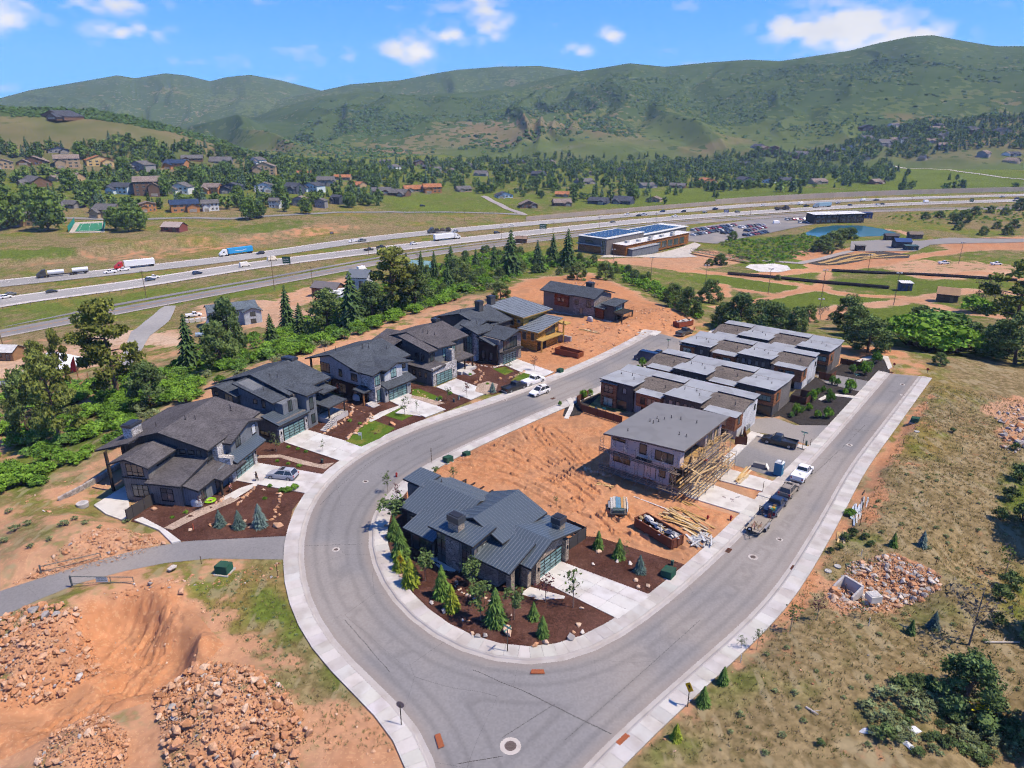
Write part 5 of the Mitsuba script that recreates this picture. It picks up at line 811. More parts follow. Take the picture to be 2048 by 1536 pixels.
def sapling(g, col, n=70, trunk=(.20,.17,.15), wide=.20, leaf=.05):
    cr, tr = MB(), MB(); tr.tube((0,0,-.03),(0,0,.95),.012, trunk, 5,.004)
    for i in range(11): z = g.uniform(.32,.85); a = g.uniform(0,6.3); q = A_((math.cos(a) * wide * g.uniform(.4,1), math.sin(a) * wide * g.uniform(.4,1), z + g.uniform(.08,.2))); tr.tube((0,0, z), q, .006, trunk, 4,.002); leaves(cr, q + g.normal(0,.045,(n // 11,3)), leaf, A_(col) * g.uniform(.75,1.2), g); leaves(cr, q * [.5,.5,1] + g.normal(0,.05,(n // 22,3)), leaf, A_(col), g)
    return tr, cr
def shrub(g, col, n=16, k=64, leaf=.07, wide=.55):
    cr, tr = MB(), MB()
    for i in range(n): a = i * 2.4 + g.uniform(-.4,.4); R = wide * math.sqrt((i + .3) / n) * .8; z = (.62 - .55 * (R / wide) ** 2) * g.uniform(.8,1.15) + .12; c = A_((math.cos(a) * R, math.sin(a) * R, z)); tr.tube((0,0,-.05), c, .02,(.11,.085,.065),4,.008); clump(cr, c, wide * g.uniform(.28,.42), A_(col) * g.uniform(.62,1.3), g, k, leaf, sq=.9)
    return tr, cr
OAK, OAK2, SAGE, JUN, PINE_, FIR, BLUE = (.160,.290,.040),(.120,.230,.036),(.195,.235,.110),(.115,.165,.055),(.165,.195,.050),(.075,.125,.046),(.150,.210,.190)
KIND = {}
def kind(name, cnt, fn, *cols, **kw): KIND[name] = [tuple(shape(*m.get(), b) for m, b in zip(fn(np.random.default_rng(1000 + 17 * i + len(name)), cols[i % len(cols)], **kw),('matte', 'leaf'))) for i in range(cnt)]
kind('oak_shrub', 6, shrub, OAK, OAK2, OAK, (.130,.235,.055)); kind('sage_shrub', 3, shrub, SAGE, (.15,.19,.085), n=8, k=30); kind('oak_far', 4, shrub, OAK, OAK2, n=9, k=24, leaf=.13)
kind('broadleaf', 4, broad, (.115,.185,.045),(.095,.155,.042),(.135,.205,.05), n=22, k=70, leaf=.055, wide=.44, low=.10); kind('dull_shrub', 3, shrub, (.105,.150,.055),(.085,.125,.05), n=10, k=60, leaf=.08); kind('broadleaf_far', 4, broad, (.125,.190,.050),(.095,.150,.044),(.155,.225,.055), n=9, k=9, leaf=.17, wide=.46, low=.12); kind('tall_far', 3, broad, (.110,.172,.048),(.088,.145,.044), n=10, k=10, leaf=.14, wide=.26, low=.08)
kind('conifer', 4, needle_tree, FIR, (.072,.122,.044),(.08,.13,.06), tiers=15, per=13); kind('conifer_far', 3, needle_tree, (.075,.125,.045),(.08,.13,.075),(.068,.11,.04), tiers=7, per=7, blade=.7); kind('spruce', 3, needle_tree, (.105,.180,.045),(.12,.205,.042), tiers=20, per=24, wide=.30, low=.03, blade=.32); kind('golden_spruce', 2, needle_tree, (.22,.27,.036), tiers=20, per=24, wide=.32, low=.02, blade=.32); kind('blue_spruce', 2, needle_tree, BLUE, (.10,.15,.13), tiers=18, per=24, wide=.34, low=.02, blade=.32)
kind('pine', 3, pine, PINE_, (.160,.180,.042)); kind('juniper', 4, pine, JUN, (.135,.185,.060),(.100,.150,.054), n=30, k=130, wide=.36, low=.08, sq=.85, leaf=.034); kind('sapling', 4, sapling, (.085,.13,.035),(.10,.14,.05)); kind('red_sapling', 2, sapling, (.095,.035,.04)); kind('aspen', 3, sapling, (.11,.165,.055), n=240, wide=.22, leaf=.055); kind('bare_tree', 2, sapling, (.12,.105,.08), n=200, wide=.3, leaf=.032)
def place_mat(x, y, z, h, w, rot): return T().translate([x, y, z]).rotate([0,0,1], rot).scale([h * w, h * w, h])
def plant(knd, name, xyz, h, label, group=None, w=1.0, cat='tree', rot=None, i=None):
    v = KIND[knd]; i = G_.integers(len(v)) if i is None else i % len(v); k = thing(name, label, cat, group); m = place_mat(*xyz, h, w, G_.uniform(0,360) if rot is None else rot)
    for n_, d in zip(('trunk' if cat == 'tree' else 'stem', 'crown'), v[i]): scene[k + '__' + n_] = {**d, 'to_world': m}
    return k
def mass(key, items, label=None):
    """Many plants that nobody could count, in one mesh: items = (kind, variant, xyz, height, width)."""
    V, Fc, C, n = [],[],[],0
    for knd, i, xyz, h, w in items:
        d = KIND[knd][i % len(KIND[knd])][1]; v, f, _, c, _ = meshkit.WRITTEN[d['filename']]; a = G_.uniform(0,6.28); R = np.array([[math.cos(a),-math.sin(a),0],[math.sin(a), math.cos(a),0],[0,0,1]]); V.append((v @ R.T) * [h * w, h * w, h] + A_(xyz)); Fc.append(f + n); C.append(c); n += len(v)
    scene[key] = mikit.ply((np.vstack(V), np.vstack(Fc)), 'leaf', False, uv=np.vstack(C)); tag(key, label, kind='stuff')
def px_h(p, hp): return hp * math.hypot(p[0], p[1], CAM_H - p[2]) / FOC * 1.04        # a height in survey rows as metres
def scatter(pts, n, dmin, seed, world=None):
    g = np.random.default_rng(seed); pg = Polygon(atp(pts)[:, :2]).buffer(0) if world is None else world; x0, y0, x1, y1 = pg.bounds; out = []; cell = {}
    for _ in range(40):
        c = np.column_stack([g.uniform(x0, x1,4000), g.uniform(y0, y1,4000)]); c = c[shapely.contains_xy(pg, c[:, 0], c[:, 1])]
        for p in c:
            k = (int(p[0] // dmin), int(p[1] // dmin))
            if any(math.hypot(*(p - q)) < dmin for i in (-1,0,1) for j in (-1,0,1) for q in cell.get((k[0] + i, k[1] + j),[])): continue
            cell.setdefault(k, []).append(p); out.append(p)
            if len(out) >= n: break
        if len(out) >= n: break
    o = np.array(out); return np.column_stack([o, height(o[:, 0], o[:, 1])])
def in_view(P, m=30): x = P[:, 0]; y = P[:, 1] * math.cos(PITCH) + (CAM_H - P[:, 2]) * math.sin(PITCH); return np.abs(FOC * x / y) < 1024 + m
def size_px(P, h): return h * FOC / np.linalg.norm(P - [0,0, CAM_H], axis=1)

# scrub behind the houses
BAND = [(-60,1000),(-60,830),(60,780),(330,742),(420,690),(560,668),(690,600),(880,525),(1010,505),(1150,520),(1290,555),(1420,640),(1390,645),(1330,608),(1190,535),(1060,545),(1000,575),(965,585),(890,608),(800,640),(670,688),(530,742),(440,778),(345,820),(262,880),(190,925),(100,978)]
P = scatter(BAND, 1150,1.65,3); P = P[in_view(P)]; hs = G_.uniform(1.5,3.4, len(P)); sage = meshkit.noise(P / [9,9,99],4) > .66
o = np.argsort(-size_px(P, hs)); named, rest_ = o[:290], o[290:]
for i in named:
    if sage[i]: plant('sage_shrub', 'sage_shrub', P[i] - [0,0,.1], hs[i] * .8, 'grey green shrub in the scrub behind the row of houses', 'grey shrubs behind the houses', 1.25, 'shrub')
    else: plant('oak_shrub', 'scrub_oak', P[i] - [0,0,.1], hs[i], 'bright green scrub oak in the thicket behind the row of houses', 'scrub oaks behind the houses', G_.uniform(1.2,1.6), 'shrub')
for p in scatter([(640,640),(720,590),(880,520),(1010,500),(1160,515),(1290,552),(1400,640),(1330,606),(1190,540),(1000,570),(860,600),(700,655)],90,3.2,5): plant('juniper', 'ridge_juniper', p - [0,0,.2], G_.uniform(2.6,5.2), 'grey green juniper scattered through the thicket on the ridge', 'junipers on the ridge', 1.1)
mass('scrub', [(['oak_far', 'oak_far', 'sage_shrub'][i % 3], int(i), P[i] - [0,0,.1], hs[i] * (1 - .3 * (i % 3 == 2)),1.4) for i in rest_])
# trees one can tell apart: (kind, column, row of the foot, height in rows, label, width)
TREES = [
 ('pine', 240,800,165, 'tall open crowned pine beside the gravel turnaround', .9),('juniper', 300,815,78, 'olive pine just below the tall open pine', .95),('juniper', 62,880,112, 'dark conifer at the picture edge below the white tent', .62),('pine', 122,890,150, 'large dark conifer standing before the white tent', .68),('pine', 100,830,120, 'ragged pine in front of the left slope of the white tent', .5),('pine', 130,800,115, 'thin topped pine in front of the white tent roof', .4),
 ('conifer', 382,735,98, 'dark fir alone above the gravel turnaround', 1.1),('juniper', 460,715,104, 'half bare grey juniper in front of the pale blue house', .72),('juniper', 445,735,80, 'low dark juniper below the half bare one', 1.1),('conifer', 577,660,85, 'fir just right of the pale blue house', 1.0),('conifer', 545,690,60, 'short fir below the pale blue house', 1.2),('conifer', 602,668,60, 'bushy fir between the pale blue house and the log houses', 1.3),('juniper', 655,665,75, 'rounded grey juniper beside the black firs', 1.2),('conifer', 706,660,112, 'large black green fir behind the third house', 1.35),('pine', 783,625,118, 'large olive pine behind the charcoal house', 1.15),
 ('juniper', 745,640,70, 'shaggy juniper left of the olive pine', 1.2),('juniper', 830,615,75, 'grey green juniper right of the olive pine', 1.2),('conifer', 815,570,62, 'fir in front of the turquoise house', 1.1),('conifer', 843,558,54, 'pointed fir above the frontage road', 1.0),('conifer', 869,556,52, 'slim fir second along the frontage road', 1.0),('conifer', 903,556,62, 'dark pointed fir third along the frontage road', 1.2),('conifer', 897,585,56, 'bright fir below the dark pointed fir', 1.3),('juniper', 915,570,50, 'bushy juniper at the foot of the pointed firs', 1.3),('conifer', 930,560,55, 'fir with a broken outline fourth along the frontage road', 1.2),('conifer', 952,535,36, 'small fir by the parked cars on the frontage road', 1.1),('conifer', 989,540,48, 'slim dark fir left of the big spruce', 1.0),('conifer', 1022,552,88, 'big broad spruce in the middle of the ridge', 1.3),('conifer', 1075,530,48, 'spruce behind the big one on the ridge', 1.2),('conifer', 1080,545,45, 'low spruce on the ridge', 1.4),('conifer', 1106,528,58, 'tall spruce second from the recreation centre', 1.1),('conifer', 1135,535,74, 'dark broad spruce nearest the recreation centre', 1.2),('juniper', 1000,600,36, 'round juniper behind the unfinished house', 1.3),('juniper', 1210,560,34, 'olive juniper above the farthest house', 1.3),('juniper', 1155,560,32, 'round juniper on the crest above the farthest house', 1.4),
 ('juniper', 1350,615,42, 'juniper at the shoulder of the ridge', 1.3),('juniper', 1375,630,50, 'tall juniper at the end of the ridge', 1.0),('juniper', 1418,606,42, 'round tree alone in the green meadow', 1.3),('juniper', 1440,652,42, 'juniper behind the farthest town houses', 1.1),('juniper', 1476,662,68, 'pointed pine behind the farthest town houses', 1.1),('juniper', 1455,652,38, 'small juniper beside the pointed pine', 1.2),('juniper', 1515,650,44, 'grey round juniper among the dark ones', 1.5),('juniper', 1545,676,62, 'broad dark juniper right behind the town house roofs', 1.4),('juniper', 1585,684,60, 'upright dark juniper right behind the town house roofs', 1.0),('juniper', 1565,668,46, 'juniper between the broad and the upright one', 1.2),('juniper', 1617,644,30, 'small dark juniper by the dirt hump', 1.2),('bare_tree', 1640,640,30, 'grey leafless bush near the lamp post', 1.4),
 ('juniper', 1695,660,58, 'tall dark juniper by the bike track', 1.1),('juniper', 1715,672,50, 'broad juniper in front of the tall dark one', 1.4),('juniper', 1735,705,60, 'large rounded juniper beyond the dead end', 1.5),('juniper', 1662,640,12, 'tiny shrub on the bike track hump', 1.4),('oak_shrub', 1820,690,60, 'big round oak in the clump beyond the dead end', 1.5),('oak_shrub', 1852,702,56, 'oak in front of the big round one', 1.5),('oak_shrub', 1905,705,52, 'broad oak at the right end of the clump', 1.7),('oak_shrub', 1880,680,56, 'oak in the middle of the clump beyond the dead end', 1.5),('juniper', 1835,665,44, 'dark juniper at the back of the oak clump', 1.3),('juniper', 1940,700,44, 'low juniper right of the oak clump', 1.4),('juniper', 1985,715,58, 'juniper in the group at the right edge', 1.3),('juniper', 2030,728,80, 'large grey juniper at the right edge', 1.3),('pine', 2028,668,112, 'tall dark pine at the right edge above the junipers', 1.2),('bare_tree', 1960,620,48, 'half bare tree behind the equipment shed', 1.2),('bare_tree', 1985,615,44, 'half bare tree right of the equipment shed', 1.2),('oak_shrub', 1950,625,30, 'green bush at the foot of the half bare trees', 1.5),
 ('spruce', 1786,1092,28, 'small dark spruce left of the pair above the boulder apron', 1.0),('blue_spruce', 1844,1092,30, 'small blue spruce right of the pair above the boulder apron', 1.0),('blue_spruce', 1866,1256,34, 'small blue spruce below the boulder apron', 1.0),('conifer', 1821,1268,30, 'small dark spruce below the boulder apron', 1.3),('spruce', 1446,1367,38, 'young bright spruce nearest the crossing on the far verge', 1.2),('spruce', 1406,1409,42, 'young bright spruce beside the yellow sign', 1.2),('golden_spruce', 1352,1478,36, 'young yellow green spruce at the lower edge of the far verge', 1.1),('juniper', 1925,1418,95, 'large leaning juniper beside the yellow tarp', 1.2),('bare_tree', 1938,1290,105, 'thin half dead tree on the grassy slope', 1.3),('sapling', 2010,1150,46, 'young green tree at the right edge of the slope', 1.4),('sapling', 1482,1298,30, 'staked sapling at the back of the far pavement', 1.3),('sapling', 1513,1300,42, 'second staked sapling along the far pavement', 1.0),('sapling', 1580,1264,50, 'third sapling along the far pavement', 1.4),('red_sapling', 1633,1241,44, 'brown leaved sapling below the concrete headwall', 1.3),('sapling', 1721,1235,34, 'thin sapling in front of the boulder apron', 1.2),('oak_shrub', 1700,1030,14, 'small bush beside the lumber bundle', 1.4),('juniper', 1880,730,20, 'low dark bush at the end of the scrub', 1.4),
 ('aspen', 786,1058,66, 'young aspen at the top of the corner bed', 1.5),('spruce', 790,1078,52, 'young spruce under the topmost aspen', 1.2),('spruce', 803,1118,70, 'tallest young spruce beside the pale terrace', 1.1),('golden_spruce', 800,1140,44, 'yellow green spruce behind the yellow sign', 1.3),('golden_spruce', 822,1172,62, 'broad yellow green spruce in front of the yellow sign', 1.2),('aspen', 851,1165,64, 'aspen beside the terrace steps', 1.2),('spruce', 885,1196,74, 'dark spruce in the middle of the corner bed', 1.05),('golden_spruce', 904,1222,60, 'golden spruce next to the pale boulder', 1.1),('aspen', 942,1176,60, 'aspen in front of the stone tower', 1.3),('aspen', 962,1245,78, 'slender aspen left of the largest spruce', 1.1),('spruce', 991,1250,84, 'largest spruce of the corner bed', 1.15),('aspen', 1028,1243,72, 'slender aspen right of the largest spruce', 1.0),('aspen', 955,1205,50, 'small aspen before the stone wall', 1.4),('spruce', 1067,1240,42, 'pale small spruce in the corner bed', 1.15),('spruce', 1085,1275,50, 'bright small spruce nearest the kerb', 1.1),('red_sapling', 1091,1208,66, 'purple leaved sapling beside the tan walk', 1.3),('sapling', 1146,1218,76, 'sparse sapling beside the wide driveway', 1.2),('sapling', 776,985,44, 'sapling at the top end of the corner bed', 1.1),('red_sapling', 796,1012,42, 'purple sapling beside the stepped metal roof', 1.2),('aspen', 872,950,20, 'small aspen behind the metal roof', 1.4),('sapling', 908,965,32, 'leafy sapling behind the metal roof', 1.6),('spruce', 1196,1100,44, 'brownish spruce nearest the dark fence', 1.1),('spruce', 1237,1118,46, 'bright spruce in the middle of the right bed', 1.15),('sapling', 1249,1120,40, 'sapling leaning over the bright spruce', .9),('blue_spruce', 1279,1147,42, 'silver blue spruce at the corner of the right bed', 1.1),('sapling', 1113,1015,26, 'tiny sapling behind the rear chimney', 1.1),
 ('blue_spruce', 441,1054,36, 'left silver spruce of three beside the side road', 1.15),('blue_spruce', 479,1058,40, 'middle silver spruce of three beside the side road', 1.1),('blue_spruce', 521,1055,50, 'tallest silver spruce of three beside the side road', 1.1),('sapling', 553,905,40, 'sapling in the bed between the two driveways', 1.2),('sapling', 646,905,28, 'bare thin sapling at the edge of the second driveway', .7),('sapling', 810,833,40, 'sapling on the lawn beside the third driveway', 1.2),('sapling', 834,826,26, 'upright sapling in the third driveway edge', .7),('red_sapling', 934,796,32, 'purple sapling beside the fourth driveway', 1.2),('sapling', 896,803,32, 'green sapling in the bed left of the fourth driveway', 1.0),('blue_spruce', 985,785,22, 'small blue spruce in the gravel circle', 1.3),('sapling', 1019,740,22, 'sapling on the small dry lawn', 1.2),('red_sapling', 1069,742,30, 'purple sapling beside the fifth driveway', 1.1),('sapling', 365,1000,40, 'twiggy sapling in front of the dark bay', 1.3),('red_sapling', 408,1022,30, 'twiggy reddish sapling beside the tan path', 1.3),('red_sapling', 682,795,28, 'reddish bush in the shade between the second and third house', 1.4),
]
TREES += [('broadleaf', x_, y_, h_, t_, w_) for x_, y_, h_, t_, w_ in [(16,458,92, 'huge leafy tree at the left edge of the suburb', 1.0),(98,462,88, 'large leafy tree left of the tennis court', 1.0),(70,425,60, 'leafy tree between the two largest at the left', 1.1),(232,460,52, 'leafy tree right of the tennis court', 1.0),(258,464,64, 'large tree of the cluster right of the tennis court', .9),(280,462,56, 'right tree of the cluster by the tennis court', .9),(140,380,46, 'leafy tree above the white walled house', 1.1),(185,400,44, 'round tree in the middle of the left suburb', 1.1),(160,318,36, 'leafy tree beside the stilted house', 1.0),(248,352,40, 'leafy tree below the balcony house', 1.1),(312,340,40, 'tall tree beside the balcony house', .8),(330,392,44, 'leafy tree beside the four storey house', 1.0),(395,372,44, 'leafy tree left of the dark house', 1.0),(500,440,52, 'leafy tree at the lower road bend', .9),(520,436,46, 'second leafy tree at the lower road bend', 1.0),(560,400,54, 'tall leafy tree before the dark house', .8),(612,428,40, 'leafy tree by the road above the embankment', 1.0),(478,405,40, 'leafy tree in the middle of the lower suburb', 1.0),(700,415,38, 'leafy tree at the meadow corner', 1.1),(450,352,34, 'leafy tree in the upper row', 1.1),(1000,372,34, 'leafy tree above the sloping road', 1.1),(1265,398,36, 'leafy tree at the start of the fairway', 1.2),(1105,380,32, 'leafy tree behind the sound wall houses', 1.2)]]
TP = atp([t[1:3] for t in TREES])
for (kd, px, py, hp, lab, w), p in zip(TREES, TP): plant(kd, {'oak_shrub': 'oak_tree', 'bare_tree': 'bare_tree', 'red_sapling': 'sapling'}.get(kd, kd + '_tree' if kd in ('pine', 'juniper', 'conifer', 'aspen', 'broadleaf') else kd), p - [0,0,.05], px_h(p, hp) * (.74 if kd == 'broadleaf' else 1), lab, None, w * (.92 if kd == 'broadleaf' else 1))
for px, py, h, lab in ((2125,1075,9, 'tree just outside the frame whose shade falls on the slope'),(2150,1500,8, 'tree just outside the frame at the foot of the slope'),(2110,1290,6, 'tree just outside the frame in the middle of the slope')): p = at(px, py); plant('juniper', 'juniper_tree', p, h, lab, None, 1.2)
# low bushes on the ground: (column, row, height in rows)
def bushes(kd, name, pts, lab, group, w=1.4, cat='shrub'):
    for (px, py, hp), p in zip(pts, atp([q[:2] for q in pts])): plant(kd, name, p, px_h(p, hp), lab, group, w, cat)
bushes('oak_shrub', 'garden_shrub', [(1166,800,24),(1180,793,18),(1120,812,12),(1285,735,22),(1276,742,14),(1432,658,12),(1400,683,8),(1592,832,26),(1604,826,16),(1582,836,14),(1622,804,26),(1617,822,18),(1660,806,24),(1655,838,26),(1634,838,20),(1635,790,16),(1646,785,14),(1658,790,14),(1698,786,30),(1690,790,14),(1664,770,20),(1674,772,16),(1704,748,20),(1730,752,26),(1727,742,22),(1740,738,16),(1752,728,26),(1716,742,12),(1754,720,16)], 'young green shrub in the black bark beds of the town houses', 'shrubs in the town house beds', .62)
bushes('oak_shrub', 'flowering_shrub', [(392,1010,8),(415,985,7),(372,1028,8),(300,1012,6),(345,1038,7),(430,962,10),(450,940,9),(600,935,8),(577,897,7),(596,901,7),(612,906,7),(555,925,7),(577,930,7),(597,934,7),(700,845,8),(720,850,7),(745,862,7),(690,830,8),(880,800,9),(900,790,9),(940,752,7),(975,770,6),(590,980,14),(577,985,14),(565,985,12),(540,975,8),(530,1000,8)], 'low yellow green perennial in the brown bark of the front gardens', 'perennials in the front gardens', 1.0)
P = scatter([(1420,1530),(1500,1330),(1650,1180),(1780,960),(2048,900),(2048,1530)],230,1.0,31); P = P[in_view(P, 60)]
P = P[shapely.distance(FLATZONE, shapely.points(P[:, 0], P[:, 1])) > .6]
for p in P[:150]: plant('sage_shrub', 'weed_tuft', p - [0,0,.05], G_.uniform(.2,.55), 'small grey green weed on the dry slope', 'weeds on the dry slope', 1.5, 'weed')
dens = scatter([(1730,1400),(1850,1360),(1960,1400),(2048,1440),(2048,1530),(1850,1520),(1740,1470)],60,.9,33)
for p in dens: plant(['dull_shrub', 'sage_shrub', 'sage_shrub'][G_.integers(3)], 'slope_shrub', p - [0,0,.05], G_.uniform(.6,1.5), 'dull green shrub in the thicket low on the slope', 'shrubs low on the slope', 1.5, 'shrub')
bushes('dull_shrub', 'verge_bush', [(1690,1080,16),(1705,1072,18),(1680,1098,12),(1730,1078,14),(1660,1105,12),(1740,1092,12),(2020,1000,26),(2040,960,30),(2000,1040,24),(2045,1040,30),(2030,900,14),(1905,865,10),(2000,1200,30),(2020,1180,34),(1640,1490,14),(1990,1250,26)], 'bright green weeds in a patch on the eastern verge', 'green patches on the verge', .95)
bushes('sage_shrub', 'sagebrush', [(30,1062,12),(55,1050,9),(128,1052,12),(100,1080,8),(8,1085,10),(150,1040,8),(62,1095,8),(170,1048,8),(200,1056,6),(252,1045,8),(20,1025,9)], 'grey sagebrush on the stony bank beside the side road', 'sagebrush on the bank', 1.5)
P = scatter([(370,1180),(520,1130),(600,1180),(640,1290),(760,1390),(660,1430),(520,1330)],110,.5,35); P = P[shapely.distance(FLATZONE, shapely.points(P[:, 0], P[:, 1])) > .3]
mass('grass_tufts', [('sage_shrub', int(i), p - [0,0,.04], G_.uniform(.10,.28),1.6) for i, p in enumerate(P)])
P = np.vstack([scatter([(1250,1530),(1500,1320),(1740,990),(1860,770),(2048,800),(2048,1530)],4200,.30,37), scatter([(380,1180),(520,1130),(600,1180),(640,1290),(760,1390),(800,1500),(560,1500),(520,1330)],500,.35,38)]); P = P[shapely.distance(FLATZONE, shapely.points(P[:, 0], P[:, 1])) > .15]
# dry grass blades
m = MB(); n = 9
for p in P:
    b = p + np.column_stack([G_.normal(0,.16,(n, 2)), np.zeros(n)]); tip = b + np.column_stack([G_.normal(0,.10,(n, 2)), G_.uniform(.12,.38, n)]); s_ = np.column_stack([G_.normal(0,.025,(n, 2)), np.zeros(n)]); c = [A_((.26,.20,.10)), A_((.20,.17,.07)), A_((.115,.14,.035))][G_.integers(3)] * G_.uniform(.7,1.2)
    m.add(np.stack([b - s_, b + s_, tip],1).reshape(-1,3), np.arange(3 * n).reshape(-1,3), c)
put('dry_grass', m, 'leaf', kind='stuff')

# ------------------------------------------------------------------ rocks
gr = np.random.default_rng(77)
def rock_mesh(g, col, flat_=.7):
    p = g.normal(size=(15,3)); p /= np.linalg.norm(p, axis=1, keepdims=True); p *= g.uniform(.75,1.08,(15,1)) * [.5,.5 * g.uniform(.6,.95),.5 * flat_ * g.uniform(.7,1.1)]; h = trimesh.convex.convex_hull(p)
    f = np.asarray(h.faces); return h.vertices, f, A_(col)
def rock_shape(g, col):
    v, f, c = rock_mesh(g, col); n = len(f); return shape(v[f].reshape(-1,3), np.arange(3 * n).reshape(-1,3), np.repeat(c * g.uniform(.84,1.14,(n, 1)),3,0), 'matte')
RC = [(.52,.27,.15),(.58,.35,.22),(.46,.22,.11),(.62,.44,.32),(.55,.50,.46),(.36,.34,.33)]
ROCKS = [[rock_shape(gr, c) for _ in range(5)] for c in RC]
def rock_at(name, xyz, s, hue, label, group=None, cat='rock'):
    k = thing(name, label, cat, group); scene[k] = {**ROCKS[hue][gr.integers(5)], 'to_world': T().translate(list(xyz)).rotate([0,0,1], gr.uniform(0,360)).rotate([1,.3,0], gr.uniform(-25,25)).scale([s, s, s * gr.uniform(.8,1.1)])}; return k
def hue(): return int(gr.choice(6, p=[.40,.30,.17,.09,.02,.02]))
PILES = [([(-40,1250),(60,1215),(165,1222),(190,1290),(200,1350),(130,1400),(-40,1440)],620,.30,.75, 'broken red sandstone block in the heap left of the excavated hollow', 'blocks in the heap left of the hollow', 75,.9),([(300,1400),(380,1340),(460,1330),(560,1370),(600,1430),(600,1540),(330,1540),(320,1440)],1000,.28,.72, 'broken red sandstone block in the large heap right of the excavated hollow', 'blocks in the large heap right of the hollow', 110,1.1),([(60,1540),(110,1470),(190,1430),(260,1470),(250,1540)],260,.25,.6, 'sandstone block in the low heap at the bottom edge', 'blocks in the low heap at the bottom edge', 22,.5),
         ([(1655,1195),(1700,1125),(1790,1108),(1880,1150),(1882,1180),(1800,1215),(1690,1225)],760,.28,.75, 'angular stone of the drain apron beside the concrete headwall', 'stones of the drain apron', 70,.12),([(20,1170),(110,1110),(190,1060),(300,1070),(330,1090),(260,1118),(150,1145)],420,.2,.6, 'sandstone fragment on the bank above the side road', 'fragments on the bank above the side road', 20,.1),
         ([(160,1240),(420,1190),(460,1300),(380,1400),(180,1380)],330,.12,.38, None, None, 0,0),([(180,1185),(250,1170),(560,1125),(590,1150),(420,1180),(200,1205)],220,.12,.4, None, None, 0,0),([(600,1400),(760,1420),(850,1530),(610,1530)],90,.1,.35, None, None, 0,0),([(1990,830),(2060,800),(2060,900),(2010,910)],160,.3,1.1, 'pale boulder in the heap at the right edge of the slope', 'boulders at the right edge', 16,.3),([(1160,690),(1120,650),(1240,640),(1300,665),(1180,715)],260,.25,.7, None, None, 0,0),([(860,925),(900,900),(960,890),(960,905),(900,930)],130,.2,.55, None, None, 0,0),([(1260,615),(1390,650),(1340,665),(1250,640)],260,.2,.6, None, None, 0,0),([(1080,660),(1170,700),(1150,720),(1060,690)],170,.25,.6, None, None, 0,0),([(1120,590),(1180,560),(1200,570),(1130,605)],120,.3,.8, None, None, 0,0),([(30,1010),(230,910),(450,760),(700,660),(700,680),(450,800),(240,960),(100,1030)],420,.12,.4, None, None, 0,0),([(1300,1480),(1500,1310),(1740,980),(1860,780),(2040,900),(2040,1530),(1260,1530)],420,.08,.28, None, None, 0,0),([(820,960),(900,900),(1100,830),(1220,900),(1220,1000),(1430,1100),(1400,1140),(1180,1070),(1000,960)],300,.07,.28, None, None, 0,0)]
sm_ = []
for pts, n, s0, s1, lab, grp, keep, heap in PILES:
    P = scatter(pts, n, s0 * .62,100 + n); P = P[in_view(P, 40)]; P = P[shapely.distance(FLATZONE if s1 > .3 else HARD, shapely.points(P[:, 0], P[:, 1])) > .1] if heap != 0 or s1 < .7 else P
    s = s0 * .8 + (s1 * 1.35 - s0 * .8) * gr.random(len(P)) ** 3.2; o = np.argsort(-size_px(P, s)); pale = 'headwall' in (lab or '') or 'pale' in (lab or '')
    for r_, i in enumerate(o):
        hz = hue() if not pale or gr.random() < .45 else int(gr.choice([3,4,5,4])); z = P[i] + [0,0, heap * gr.uniform(0,.45) + .12 * s[i]]
        if r_ < keep: rock_at('rubble_block', z, s[i] * 1.25, hz, lab, grp)
        else: sm_.append((z, s[i] * 1.2, hz))
for pts, n in (PILES[0][:2], PILES[1][:2], PILES[2][:2], PILES[3][:2], PILES[4][:2]): P = scatter(pts, int(n * 1.6),.14,300 + n); P = P[in_view(P, 40)]; sm_ += [(p + [0,0,.1 + gr.uniform(0,.25)], gr.uniform(.10,.26), hue()) for p in P]
V, Fc, C, n0 = [],[],[],0
for z, s, hz in sm_:
    d = ROCKS[hz][gr.integers(5)]; v, f, _, c, _ = meshkit.WRITTEN[d['filename']]; q = rot_rand(1, gr)[0]; V.append((v @ q.T) * s * [1,1,.8] + z); Fc.append(f + n0); C.append(c); n0 += len(v)
scene['rubble'] = mikit.ply((np.vstack(V), np.vstack(Fc)), 'matte', False, uv=np.vstack(C)); tag('rubble', kind='stuff')
